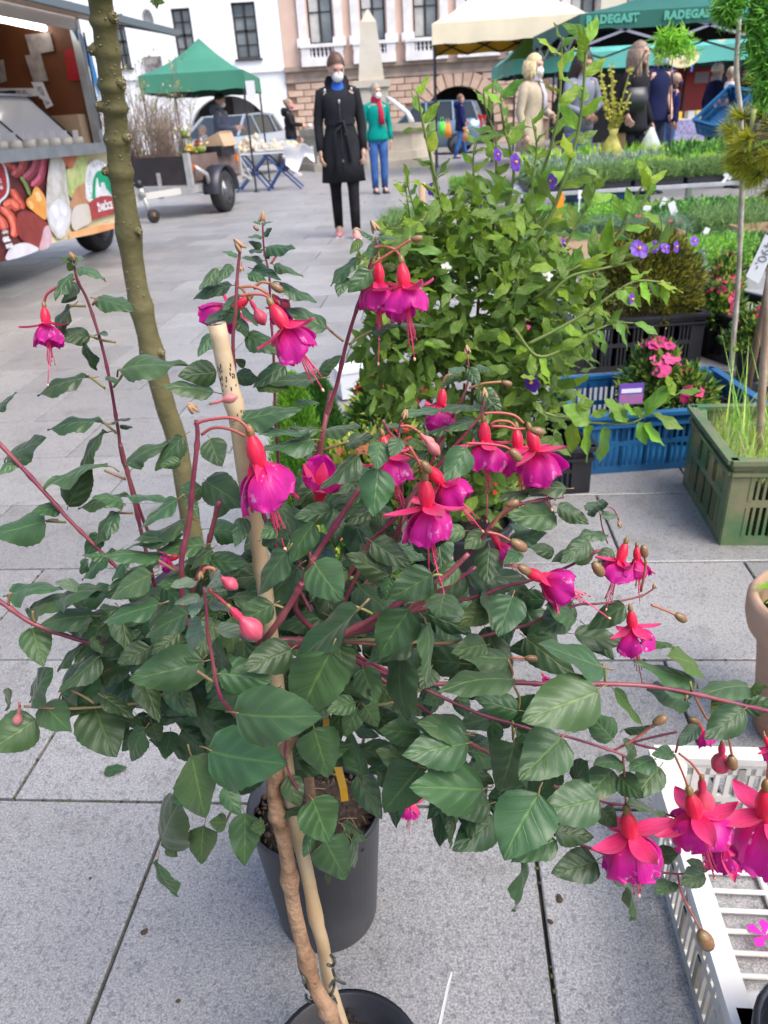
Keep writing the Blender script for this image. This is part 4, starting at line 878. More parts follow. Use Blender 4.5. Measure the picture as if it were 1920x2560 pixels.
    b.add(vs, [(i * n + (j + 1) % n, i * n + j, (i + 1) * n + j, (i + 1) * n + (j + 1) % n) for i in range(m_) for j in range(n)], HR, True)
    if hstyle == 'bun': b.ell(hc + hrot @ Vector((0, .85, .55)) * hr, hr * .33, HR, 10, 8)
    if hstyle in ('long', 'bob'):
        dn = -2.6 if hstyle == 'long' else -1.25
        for j in range(22):
            a = math.radians(-28 + 236 * j / 21); x, y = .76 * math.cos(a), .08 + .9 * math.sin(a); wob = math.sin(j * 3.7) * .06
            b.tube([hc + hrot @ Vector((x, y, .3)) * hr, hc + hrot @ Vector((x * 1.1, y * 1.05, -.5)) * hr, hc + hrot @ Vector((x * 1.15 + wob, y * 1.1 - .1, dn * .6)) * hr, hc + hrot @ Vector((x * 1.05 + wob * 2, y * .95 - .25, dn - .15 * math.sin(j * 2.3))) * hr], [.02 * k, .026 * k, .024 * k, .006], HR, 6)
    b.build('hair', t)
    # trousers / skirt
    if bot is not None:
        c = cloth('bottom %g %g' % (bot[0], bot[2]), bot, .2); b = MB(); f = 1.06 if bare == 'tight' else 1.28
        for n in 'LR': 
            pp = [P['hip' + n] + V(0, 0, .03), P['hip' + n].lerp(P['kne' + n], .5), P['kne' + n], P['kne' + n].lerp(P['ank' + n], .5), P['ank' + n] + V(0, 0, .0)]
            b.tube(pp, [R['hip' + n] * 1.12, R['hip' + n] * 1.0, R['kne' + n] * f, R['kne' + n] * (f - .08), R['ank' + n] * (f + .12)], c, 12)
        b.loft([(P['pel'] + V(0, 0, -.16), .10 * k, .07 * k), (P['pel'] + V(0, 0, -.10), .165 * k, .115 * k), (P['pel'], .17 * k, .125 * k), (P['wai'], .14 * k, .115 * k)], c, 16); b.build('trousers', t)
    if skirt is not None:
        c = cloth('skirt', skirt, .15); b = MB(); b.loft([(P['wai'], .14 * k, .115 * k), (P['pel'], .18 * k, .135 * k), (V(0, 0, .52), .20 * k, .17 * k)], c, 18, cap=False); b.build('skirt', t)
    for n in 'LR':
        c = mat('shoe %g' % shoes[0], shoes, .5); b = MB(); a = P['ank' + n]
        b.loft([(a + V(0, .055, -.055), V(.034, 0, 0), V(0, 0, .034)), (a + V(0, .02, -.04), V(.042, 0, 0), V(0, 0, .05)), (a + V(0, -.05, -.05), V(.045, 0, 0), V(0, 0, .038)), (a + V(0, -.13, -.062), V(.045, 0, 0), V(0, 0, .026)), (a + V(0, -.175, -.068), V(.025, 0, 0), V(0, 0, .016))], c, 12)
        b.box(a + V(0, -.055, -.082), (.088 * k, .235 * k, .016), WHT if shoes[0] > .3 else BLP); b.build('shoe', t)
    # upper garment
    if shirt: b = MB(); b.loft([(P['chest'] + V(0, -.01, .0), .13 * k, .108 * k), (P['nec'] + V(0, -.01, -.03), .09 * k, .075 * k), (P['nec'] + V(0, -.01, .015), .062 * k, .06 * k)], cloth('shirt %g' % shirt[2], shirt), 14, cap=False); b.build('shirt', t)
    c = cloth('top %g %g' % (top[0], top[2]), top); b = MB(); hem = coat if coat else (.84 + dz)
    fl = 1.0 if not coat else 1.12
    rg_ = [(V(0, 0 + sit * .2, hem), (.205 if coat and coat < .7 else .185) * k * fl, (.15 if coat and coat < .7 else .14) * k * fl), (P['pel'] + V(0, 0, .0), .188 * k * (1.03 if coat else 1), .142 * k), (P['wai'], (.145 if not male else .165) * k, .128 * k), (P['chest'] + V(0, 0, -.02), .178 * k, .138 * k), (P['chest'] + V(0, 0, .07), .178 * k, .115 * k), (P['nec'] + V(0, 0, -.05), .125 * k, .085 * k), (P['nec'] + V(0, 0, .012), .07 * k, .065 * k)]
    rr = []
    for i in range(len(rg_) - 1):
        for q in (0, .5):
            a, d_ = rg_[i], rg_[i + 1]; rr.append((a[0].lerp(d_[0], q), a[1] * (1 - q) + d_[1] * q + (.004 * math.sin(i * 5) if q else 0), a[2] * (1 - q) + d_[2] * q))
    rr.append(rg_[-1]); b.loft(rr, c, 22)
    for s, n in ((-1, 'L'), (1, 'R')):
        e = P['elb' + n]; sh_ = P['sho' + n]; w_ = P['wri' + n]
        pp = [P['chest'].lerp(sh_, .55) + V(0, 0, .06), sh_ + V(0, 0, -.005), sh_.lerp(e, .5), e]; r4 = [.05 * k, .06 * k, .056 * k, .05 * k]
        if sleeve == 'long': pp += [e.lerp(w_, .5), w_ + (w_ - e).normalized() * .01]; r4 += [.045 * k, .038 * k]
        else: pp = pp[:3]; r4 = r4[:3]
        b.tube(pp, r4, c, 12); b.ell(sh_ + V(-s * .01, 0, -.01), (.06 * k, .062 * k, .058 * k), c, 10, 7)
    b.build('coat' if coat else 'jacket', t)
    if hood: b = MB(); b.loft([(P['nec'] + V(0, .03, -.05), .12 * k, .10 * k), (P['nec'] + V(0, .05, .02), .125 * k, .10 * k), (P['nec'] + V(0, .05, .07), .10 * k, .085 * k)], cloth('hood %g' % hood[0], hood), 16, cap=False); b.ell(P['nec'] + V(0, .13, -.02), (.12 * k, .06 * k, .10 * k), cloth('hood %g' % hood[0], hood), 12, 8); b.build('hood', t)
    if belt:
        b = MB(); b.loft([(P['wai'] + V(0, 0, -.0), .158 * k, .14 * k), (P['wai'] + V(0, 0, .045), .157 * k, .139 * k)], c, 20, cap=False)
        b.tube([P['wai'] + V(-.03, -.145, .02), P['wai'] + V(.03, -.16, .03), P['wai'] + V(.06, -.16, -.1), P['wai'] + V(.08, -.165, -.34)], [.02, .022, .018, .018], c, 8, ell=.4)
        b.tube([P['wai'] + V(.03, -.145, .02), P['wai'] + V(-.06, -.165, -.06), P['wai'] + V(-.09, -.165, -.44)], [.02, .018, .018], c, 8, ell=.4); b.build('belt', t)
        b = MB()
        for x, z in ((.0, 1.28), (.05, 1.0), (.0, .75), (-.13, 1.38), (.13, 1.38)): b.ell(V(x, -.15 if z < 1.3 else -.115, z), (.011, .006, .02), ALU, 8, 5)
        b.tube([V(0, -.15, 1.3), V(0, -.153, 1.1), V(0.0, -.172, .9), V(0, -.18, .62)], .004, BLP, 4); b.build('zip', t)
    if scarf: b = MB(); cs = cloth('scarf %g' % scarf[0], scarf); b.loft([(P['nec'] + V(0, -.01, -.02), .085 * k, .085 * k), (P['nec'] + V(0, -.015, .03), .09 * k, .09 * k), (P['nec'] + V(0, -.01, .07), .07 * k, .07 * k)], cs, 14, cap=False); b.tube([P['nec'] + V(.03, -.09, .0), P['chest'] + V(.05, -.15, .0), P['wai'] + V(.05, -.16, .0)], [.03, .04, .045], cs, 8, ell=.4); b.build('scarf', t)
    t['_k'] = k
    return t
ra = math.radians
def foot(c, x, y, Y): p = at(c, x, y, Y); return Vector((p.x, Y, 0))
f = G('D', 752, 512)
person('woman in a long black belted coat and pink sneakers, looking down', f, ra(4), 1.70, top=(.018, .019, .024), coat=.55, belt=True, bot=(.012, .012, .014), bare='tight', shoes=(.70, .26, .28), hair=(.10, .05, .03), hstyle='bun', mask=True, head=(ra(26), ra(14)), stride=.42, shirt=(.03, .12, .45), hood=(.014, .014, .018))
f = G('D', 822, 418)
person('woman in a teal jacket and jeans with a red scarf and cropped grey hair', f, ra(12), 1.62, top=(.0, .26, .22), bot=(.05, .12, .32), hair=(.33, .27, .22), hstyle='short', mask=True, head=(ra(8), ra(25)), scarf=(.45, .02, .06), shoes=(.03, .04, .08))
f = foot('F1', 1300, 900, 20.6); f = G('F1', 1325, 1025)
person('person in a navy hooded coat carrying bags past the fountain', f, ra(100), 1.62, top=(.012, .015, .09), coat=.74, bot=(.04, .13, .38), hair=(.16, .08, .05), hstyle='short', hood=(.012, .015, .09), stride=.6, shoes=(.05, .06, .2), arms={'R': ((.2, -.02, 1.15), (.2, -.22, 1.0))})
for i, (x, y, c_, lb) in enumerate(((1207, 830, (.12, .62, .10), 'bright green shopping bag beside the navy coat'), (1242, 840, (.80, .28, .06), 'orange shopping bag beside the navy coat'), (1355, 865, (.55, .28, .15), 'brown handbag behind the navy coat'))):
    o = MB(); o.loft([((0, 0, -.2), .1, .05), ((0, 0, 0), .11, .06), ((0, 0, .16), .07, .03)], cloth('bag %d' % i, c_), 12); o.tube([(-.05, 0, .14), (-.03, 0, .28), (.03, 0, .28), (.05, 0, .14)], .008, cloth('bag %d' % i, c_), 6); tag(o.build('shopping_bag'), lb, 'bag').location = at('F1', x, y, f.y - .1)
f = foot('F1', 245, 1090, 20.6); f = Vector((at('F1', 240, 1000, 20.0).x, 20.0, 0))
person('woman in black jacket and pink headband leaning at the basin', f, ra(88), 1.66, top=(.02, .02, .022), bot=(.05, .11, .28), hair=(.30, .2, .12), hstyle='bun', mask=(.8, .2, .35), shoes=(.5, .5, .55), arms={'L': ((-.2, -.06, 1.16), (-.12, -.3, 1.12)), 'R': ((.2, -.06, 1.16), (.12, -.3, 1.12))}, hood=(.02, .02, .022))
o = MB(); o.lathe([(.05, 0), (.06, .05), (.055, .1), (.02, .13)], (0, 0, 0), mat('yellow cup', (.8, .45, .05), .4), 12); tag(o.build('cup'), 'yellow cup on the rim of the basin', 'cup').location = at('F1', 310, 835, 20.6)
o = MB(); o.lathe([(.05, 0), (.055, .08), (.03, .1)], (0, 0, 0), WHT, 12); tag(o.build('cup'), 'white cup on the rim of the basin', 'cup').location = at('F1', 350, 830, 20.9)
f = foot('F2', 860, 500, 16.9)
person('man in a grey jacket and white mask sorting goods under the green tent', f, ra(75), 1.74, top=(.16, .18, .24), bot=(.05, .05, .07), hair=(.03, .022, .02), mask=True, male=True, head=(ra(20), 0), lean=.12, arms={'L': ((-.22, -.1, 1.12), (-.12, -.38, 1.1)), 'R': ((.22, -.1, 1.12), (.12, -.38, 1.1))}, hood=(.16, .18, .24))
f = foot('F2', 720, 560, 16.2)
person('seated person in a red jacket behind the loaded trailer', f, ra(-10), 1.62, top=(.50, .012, .03), bot=(.15, .15, .17), hair=(.4, .36, .34), sit=.42, head=(ra(15), 0), scarf=(.4, .4, .44))
f = foot('A2', 640, 400, 9.95)
blonde = person('blonde woman in a cream coat and pale scarf with a white mask', f, ra(48), 1.68, top=(.45, .38, .28), coat=.68, bot=(.42, .38, .33), hair=(.72, .55, .30), hstyle='bob', mask=True, scarf=(.5, .48, .55), head=(ra(8), 0), shoes=(.4, .35, .3), arms={'R': ((.22, -.02, 1.12), (.1, -.22, 1.05))})
f = foot('A2', 850, 400, 10.2)
person('dark haired woman in a grey hooded top and denim skirt, looking down', f, ra(20), 1.70, top=(.22, .24, .30), skirt=(.15, .20, .42), hair=(.035, .02, .018), hstyle='long', head=(ra(28), ra(10)), hood=(.24, .26, .32), shoes=(.35, .1, .08), arms={'R': ((.24, -.05, 1.12), (.05, -.2, 1.05)), 'L': ((-.24, -.05, 1.12), (-.05, -.2, 1.02))})
f = foot('A2', 1085, 400, 9.75)
person('long haired woman in a black jacket holding a plant in a yellow bag', f, ra(38), 1.73, top=(.014, .014, .018), coat=.80, bot=(.012, .014, .022), hair=(.26, .18, .13), hstyle='long', head=(0, ra(10)), arms={'L': ((-.26, -.02, 1.12), (-.36, -.16, .98)), 'R': ((.23, .02, 1.1), (.22, -.1, .88))})
b_ = thing('shoulder_bag', 'black shoulder bag worn by the long haired woman', 'bag', at('A2', 1085, 430, 9.5)); b = MB(); b.loft([((0, 0, -.13), .13, .05), ((0, 0, 0), .15, .06), ((0, 0, .12), .12, .04)], mat('black leather', (.025, .028, .035), .35), 14); b.build('bag', b_); b = MB(); b.tube([(-.1, .0, .1), (-.02, -.02, .3), (.08, .04, .46)], .010, BLP, 6); b.build('strap', b_)
f = foot('A2', 1175, 400, 11.0)
person('man in a navy T-shirt with a pale blue mask behind the long haired woman', f, ra(30), 1.78, top=(.010, .014, .055), bot=(.02, .03, .06), hair=(.03, .02, .018), mask=(.5, .62, .75), male=True, sleeve='short', head=(ra(15), 0), arms={'R': ((.26, .02, 1.12), (.12, -.16, .96))})
f = foot('A2', 1248, 450, 15.4)
person('fair haired boy in a navy hooded top and dark mask', f, ra(65), 1.56, top=(.014, .016, .09), bot=(.08, .17, .40), hair=(.5, .38, .28), mask=(.05, .05, .12), hood=(.014, .016, .09), male=True)
f = foot('A2', 1420, 450, 14.2)
person('white haired person in a navy coat walking to the right', f, ra(100), 1.64, top=(.016, .02, .075), coat=.78, bot=(.03, .03, .06), hair=(.75, .72, .68), hstyle='short', scarf=(.4, .05, .12), stride=.5)
f = foot('A2', 1478, 470, 15.2)
person('person in a white jacket beside the grey tent pole', f, ra(150), 1.60, top=(.6, .6, .64), bot=(.1, .1, .14), hair=(.4, .3, .22), hstyle='short')
f = foot('A2', 1600, 400, 11.1)
person('man in a dark green jacket tipping a blue crate', f, ra(-75), 1.70, top=(.028, .036, .018), bot=(.04, .045, .06), hair=(.14, .09, .065), male=True, head=(ra(18), 0), lean=.05, arms={'L': ((-.2, -.2, 1.12), (-.12, -.44, 1.08)), 'R': ((.2, -.2, 1.12), (.12, -.44, 1.08))}, collar=None)
# carried things
yb = thing('yellow_bag', 'translucent yellow bag with a leafy yellow-green plant in it', 'bag', at('A2', 985, 640, 9.45)); b = MB(); YB = mat('yellow bag film', (.55, .50, .12), .4, var=.3, scale=12, bump=.8, bscale=14, transl=.35)
b.loft([((0, 0, -.2), .12, .07), ((.01, 0, -.16), .15, .09), ((.0, 0, -.04), .13, .10), ((-.01, 0, .06), .09, .07), ((0, 0, .14), .04, .035), ((0, 0, .2), .06, .05)], YB, 14, cap=True); b.build('bag', yb)
YGL = mat('yellow green shoot', (.48, .46, .08), .6, transl=.3); b = MB(); r = random.Random(11)
for i in range(9):
    a = r.uniform(-.55, .55); ln = r.uniform(.3, .75); e = Vector((math.sin(a) * ln, r.gauss(0, .08), .18 + ln * math.cos(a))); P0 = Vector((0, 0, .1)); b.tube([P0, P0.lerp(e, .5) + Vector((0, 0, .03)), e], [.008, .006, .003], YGL, 5)
    for j in range(34):
        t_ = r.uniform(.25, 1); c = P0.lerp(e, t_); u = Vector((r.gauss(0, 1), r.gauss(0, 1), r.gauss(.4, 1))).normalized() * .05; v = u.orthogonal().normalized() * .016; b.add([c, c + u * .5 - v, c + u, c + u * .5 + v], [(0, 1, 2, 3)], YGL)
b.build('plant', yb)
wb_ = thing('white_bag', 'white plastic bag hanging from the long haired woman\'s hand', 'bag', at('A2', 1150, 620, 9.5)); b = MB(); b.loft([((0, 0, -.12), .10, .06), ((0, 0, -.03), .13, .08), ((0, 0, .06), .08, .05), ((0, 0, .17), .02, .015)], mat('white bag film', (.60, .66, .60), .4, var=.15, scale=14, bump=.8, bscale=14, transl=.35), 14); b.build('bag', wb_)
o = MB(); o.loft([((0, 0, -.2), .11, .09), ((0, 0, .0), .12, .09), ((0, 0, .2), .12, .09)], mat('brown paper', (.42, .27, .16), .85), 4, sm=False); tag(o.build('paper_bag'), 'brown paper bag carried behind the yellow bag', 'bag').location = at('A2', 1030, 610, 9.7)
# ============================================================ crates, trays and plants of the market
NPR = np.random.RandomState(5)
def leafmass(name, n, size, ln, wd, mats, up=.5, base=None, shape='leaf', seed=0, parent=None, kind=None, fn=None, build=True):
    """many small two-sided leaves scattered through a volume; size=(x,y,z) box or fn(rs)->point, outward dir"""
    rs = np.random.RandomState(seed); P = []; D = []
    if fn:
        for i in range(n): a, b_ = fn(rs); P.append(a); D.append(b_)
        P = np.array(P); D = np.array(D)
    else:
        P = (rs.rand(n, 3) - np.array([.5, .5, 0])) * np.array(size); D = rs.randn(n, 3)
    D = D + rs.randn(n, 3) * .35; D[:, 2] += up; D /= np.linalg.norm(D, axis=1)[:, None]
    S = np.cross(D, rs.randn(n, 3)); S /= np.linalg.norm(S, axis=1)[:, None]; Nn = np.cross(S, D)
    L = ln * (.6 + .8 * rs.rand(n))[:, None]; W = wd * (.6 + .8 * rs.rand(n))[:, None]
    if shape == 'blade':
        V = np.stack([P - S * W / 2, P + S * W / 2, P + D * L + Nn * L * .12], 1); nv = 3; F = np.arange(n * 3).reshape(n, 3)
    else:
        V = np.stack([P, P + D * L * .45 + S * W / 2 + Nn * W * .25, P + D * L - Nn * L * .12, P + D * L * .45 - S * W / 2 + Nn * W * .25], 1); nv = 4
        q = np.arange(n)[:, None] * 4; F = np.concatenate([np.hstack([q, q + 1, q + 2]), np.hstack([q, q + 2, q + 3])])
    me = bpy.data.meshes.new(name); me.from_pydata(V.reshape(-1, 3).tolist(), [], F.tolist())
    for m in mats: me.materials.append(m)
    mi = rs.randint(0, len(mats), n); me.polygons.foreach_set('material_index', (mi if shape == 'blade' else np.concatenate([mi, mi])).tolist()); me.update()
    return link(name, me, parent, kind=kind) if build else me
def LM(n, c, t=.3, r=.55):
    c = tuple(min(.6, v * 1.6) for v in c)
    return mat('leaf ' + n, c, r, transl=t, obvar=.08, back=tuple(min(1, v * 1.3) for v in c))
Lfeather = [LM('fennel', (.10, .17, .05)), LM('fennel pale', (.16, .24, .09)), LM('fennel dark', (.05, .10, .03))]
Llet = [LM('lettuce', (.20, .34, .03)), LM('lettuce bright', (.30, .44, .05)), LM('lettuce deep', (.10, .22, .03))]
Lbroad = [LM('herb', (.06, .16, .03)), LM('herb bright', (.12, .26, .05)), LM('herb dark', (.035, .09, .025))]
Lgrey = [LM('sage', (.15, .20, .15)), LM('sage pale', (.26, .31, .24)), LM('sage dark', (.08, .13, .08))]
Lcarn = [LM('carnation', (.09, .16, .09)), LM('carnation pale', (.14, .22, .14)), LM('carnation dark', (.04, .09, .04))]
TRB = mat('black tray plastic', (.014, .015, .022), .45); SOIL = mat('potting soil', (.022, .014, .009), .95, col2=(.055, .034, .02), scale=60, bump=1, bscale=120)
FR = mat('crimson bloom', (.42, .015, .05), .6); FP = mat('pink bloom', (.72, .06, .26), .55, transl=.2); FV = mat('violet bloom', (.17, .05, .55), .55, transl=.2); FW = mat('white bloom', (.8, .8, .78), .6, transl=.2); FO = mat('red-orange bloom', (.72, .035, .02), .55, transl=.2); FY = mat('yellow eye', (.8, .5, .02), .5)
def flower_mesh(name, m, r, n=5, eye=True, wide=1.0):
    b = MB()
    for k in range(n):
        a = 2 * pi * k / n; d = Vector((math.cos(a), math.sin(a), .15)); s = Vector((-math.sin(a), math.cos(a), 0)); w = r * .42 * wide
        b.add([(0, 0, 0), d * r * .55 + s * w, d * r + Vector((0, 0, -.1 * r)) + s * w * .4, d * r - s * w * .4 + Vector((0, 0, -.1 * r)), d * r * .55 - s * w], [(0, 1, 2, 3, 4)], m, True)
    if eye: b.ell((0, 0, r * .08), r * .17, FY, 6, 4)
    return b.mesh(name)
TRAYM = {}
def tray_mesh():
    b = MB(); x, y, h = .25, .16, .055
    for cx, cy, sx, sy in ((0, -y, 2 * x, .006), (0, y, 2 * x, .006), (-x, 0, .006, 2 * y), (x, 0, .006, 2 * y)): b.box((cx, cy, h / 2 + .002), (sx, sy, h), TRB); b.box((cx, cy, h + .004), (sx + .014, sy + .014, .005), TRB)
    b.box((0, 0, .035), (2 * x - .012, 2 * y - .012, .04), SOIL); b.box((0, 0, .004), (2 * x - .01, 2 * y - .01, .004), TRB)
    return b.mesh('tray')
TRM = tray_mesh()
def pot_mesh(r, h, m=TRB, soil=True, n=16):
    b = MB(); b.lathe([(r * .74, .0), (r * .97, h * .93), (r * 1.04, h * .93), (r * 1.04, h), (r * .96, h), (r * .93, h * .86)], (0, 0, .001), m, n)
    if soil: b.lathe([(.001, h * .89), (r * .5, h * .9), (r * .935, h * .87)], (0, 0, 0), SOIL, n)
    return b
FOL = {'feather': lambda s: leafmass('foliage', 2600, (.48, .30, .16), .07, .006, Lfeather, 1.2, shape='blade', seed=s, build=False),
       'lettuce': lambda s: leafmass('foliage', 420, (.48, .30, .08), .075, .06, Llet, .9, seed=s, build=False),
       'broad': lambda s: leafmass('foliage', 620, (.48, .30, .15), .05, .035, Lbroad, .7, seed=s, build=False),
       'sage': lambda s: leafmass('foliage', 700, (.48, .30, .11), .05, .018, Lgrey, .9, seed=s, build=False),
       'carn': lambda s: leafmass('foliage', 2200, (.48, .30, .11), .06, .005, Lcarn, 1.0, shape='blade', seed=s, build=False),
       'fern': lambda s: leafmass('foliage', 2600, (.48, .30, .17), .035, .009, Llet[:1] + Lbroad[:2], .8, seed=s, build=False)}
FM = {k: [f(s) for s in (1, 2)] for k, f in FOL.items()}
FLM = {'FR': flower_mesh('bloom', FR, .022), 'FP': flower_mesh('bloom', FP, .02), 'FV': flower_mesh('bloom', FV, .03), 'FW': flower_mesh('bloom', FW, .03)}
TL = {'feather': 'feathery seedling', 'lettuce': 'bright lettuce', 'broad': 'broad leaved herb', 'sage': 'grey-green sage', 'carn': 'fine grey seedling', 'fern': 'ferny plant'}
ORD = ['first', 'second', 'third', 'fourth', 'fifth', 'sixth', 'seventh', 'eighth', 'ninth']
rt = random.Random(12)
def tray(x, y, kind, where, fl=None, n=0, rz=0, z=0, grp=None):
    t = thing('seedling_tray', '%s tray, %s' % ({'FR': 'crimson flowered', 'FV': 'violet flowered'}.get(fl if 'middle bed' in where else None, TL[kind]), where), 'plant tray', (x, y, z), rz, grp)
    link('tray', TRM, t); f = link('foliage', rt.choice(FM[kind]), t, kind='stuff'); f.location = (0, 0, .05); f.scale = (1, 1, 1.05 + (y - 8.42) * 1.0 if z > .3 else 1.15)
    if fl:
        for i in range(n):
            o = link('bloom', FLM[fl if isinstance(fl, str) else rt.choice(fl)], t); o.location = (rt.uniform(-.22, .22), rt.uniform(-.14, .14), rt.uniform(.14, .22)); o.rotation_euler = (rt.gauss(-.3, .5), rt.gauss(0, .5), rt.random() * 6)
    return t
ROT = -.06
# far bed on a low table, middle bed on the ground before it
tb_ = thing('low_table', 'low grey display table carrying the far bed of trays', 'table', (4.2, 8.95, 0)); b = MB(); b.box((0, 0, .33), (5.2, 1.55, .03), mat('grey table board', (.42, .43, .46), .7, var=.1)); b.build('table_top', tb_)
lgm = MB().box((0, 0, .157), (.05, .05, .31), ALU).mesh('leg')
for x in (-2.5, -.8, .9, 2.5):
    for y in (-.6, .6): link('leg', lgm, tb_).location = (x, y, 0)
for r_, (yy, kd) in enumerate(((8.42, 'feather'), (8.80, 'lettuce'), (9.18, 'broad'), (9.5, 'lettuce'))):
    for i in range(9):
        x = 1.95 + i * .545 + r_ * .05; k = kd
        if r_ == 2 and i < 3: k = 'sage'
        if r_ == 1 and i in (0, 1): k = 'sage'
        tray(x, yy, k, '%s from the left in the %s row of the low table' % (ORD[i], ['front', 'second', 'third', 'rear'][r_]), rz=.02, z=.346, grp='%s trays in the %s row of the low table' % (k, ['front', 'second', 'third', 'rear'][r_]), fl=('FP' if r_ == 2 and i in (5, 6) else None), n=6)
for r_, (yy, kd) in enumerate(((6.72, 'carn'), (7.10, 'carn'), (7.48, 'broad'), (7.86, 'broad'))):
    for i in range(7):
        x = 1.45 + i * .545 + r_ * .12; k = kd; fl = None; n = 0
        if i >= 3 and r_ < 2: k = 'feather'
        elif r_ < 2: fl, n = 'FR', 6
        if r_ >= 2 and i < 2: k = 'fern'
        if r_ == 3 and i >= 4: k = 'lettuce'
        if r_ == 0 and i >= 4: fl, n = 'FV', 7
        tray(x, yy, k, '%s from the left in the %s row of the middle bed' % (ORD[i], ['front', 'second', 'third', 'fourth'][r_]), fl=fl, n=n, rz=-.03, z=.0, grp='%s trays in the %s row of the middle bed' % (k, ['front', 'second', 'third', 'fourth'][r_]))
# near bed behind the yew
for i, (cx, cy, k, fl, n) in enumerate((('F3', 0, 0, 0, 0),)[:0]): pass
g0 = G('F3', 1060, 1080); tray(g0.x, g0.y + .1, 'fern', 'with violet blooms behind the dark yew', 'FV', 6, rz=-.08)
g0 = G('F3', 1270, 1040); tray(g0.x + .02, g0.y + .12, 'fern', 'with white blooms by the rosemary', 'FW', 9, rz=-.08)
g0 = G('F3', 1560, 990); tray(g0.x, g0.y + .1, 'broad', 'at the right, behind the birch stem', 'FV', 3, rz=-.08)
g0 = G('B2', 90, 385); tray(g0.x, g0.y, 'feather', 'behind the left edge of the potato bush', rz=-.05); tray(g0.x + .1, g0.y + .5, 'feather', 'second behind the left edge of the potato bush', rz=-.05)
g0 = G('B2', 350, 180); tray(g0.x, g0.y, 'fern', 'left end of the far bed, with red blooms', 'FR', 5)
# labels stuck in the trays
def stick(c, x0, y0, x1, y1, m, w, lb, Y):
    a, b1 = at(c, x0, y0, Y), at(c, x1, y1, Y); o = thing('plant_label', lb, 'label', b1); b = MB(); b.bar(a - b1, Vector((0, 0, 0)), w * .35, .0015, m, up=(0, 1, 0)); d_ = (a - b1); b.bar(d_ * .6, d_, w, .002, m, up=(0, 1, 0)); b.build('tag', o)
WP = mat('white plastic label', (.78, .79, .82), .45); OP = mat('orange plastic label', (.85, .32, .01), .4)
for q in ((905, 460, 830, 560, WP, .05, 'white label leaning right in the middle bed', 7.4), (940, 490, 1005, 700, WP, .06, 'tall white label with pointed head in the middle bed', 6.9), (765, 510, 755, 610, WP, .07, 'square white label in the middle bed', 7.2), (1215, 680, 1160, 790, WP, .04, 'white label beside the white blooms', 5.6), (1370, 285, 1320, 350, WP, .09, 'white label at the far side of the middle bed', 8.2), (1540, 310, 1490, 380, WP, .08, 'second white label at the far side of the middle bed', 8.2), (1640, 440, 1600, 520, WP, .05, 'white label at the right end of the middle bed', 7.6), (120, 420, 118, 690, OP, .03, 'orange label strap in the potato bush', 3.4), (268, 400, 258, 560, WP, .03, 'narrow white label behind the potato bush', 6.6)): stick('F3', *q[:4], q[4], q[5], q[6], q[7])
# cardboard trays
def carton(c, x0, x1, y, hpx, lb, holes=False):
    a, b1 = G(c, x0, y), G(c, x1, y - (x1 - x0) * .06); Y = (a.y + b1.y) / 2; W = b1.x - a.x; hh = hpx
    t = thing('carton', lb, 'carton', ((a.x + b1.x) / 2, Y + .18, 0), -.03); b = MB()
    for cx, cy, sx, sy in ((0, -.18, W, .008), (0, .18, W, .008), (-W / 2, 0, .008, .35), (W / 2, 0, .008, .35)): b.box((cx, cy, hh / 2), (sx, sy, hh), CARD)
    b.box((0, 0, .02), (W, .36, .01), CARD); b.box((0, -.188, hh - .015), (W, .006, .03), mat('carton rim', (.33, .20, .12), .8)); b.build('box', t)
    if holes:
        for i in range(8):
            b = MB(); b.lathe([(.02, 0), (.0, .002)], (-.12 + (i % 4) * .08, -.1845, hh * (.35 if i < 4 else .62)), mat('carton hole', (.06, .04, .03), .9), 10, rot=Matrix.Rotation(pi / 2, 3, 'X')); b.build('hole', t)
    return t
carton('F3', 0, 520, 900, .16, 'long cardboard carton of plants behind the potato bush'); carton('F3', 535, 1030, 900, .17, 'cardboard carton behind the yew'); carton('F3', 1480, 1800, 850, .16, 'cardboard carton with round holes behind the birch stem', True)
for i, (x, y, k) in enumerate(((200, 870, 'carn'), (400, 870, 'carn'), (640, 860, 'carn'), (860, 860, 'carn'))):
    g0 = G('F3', x, y); tray(g0.x, g0.y + .22, k, ['first from the left in the long carton', 'second from the left in the long carton', 'left of two in the carton behind the yew', 'right of two in the carton behind the yew'][i], 'FR', 5, z=.06)
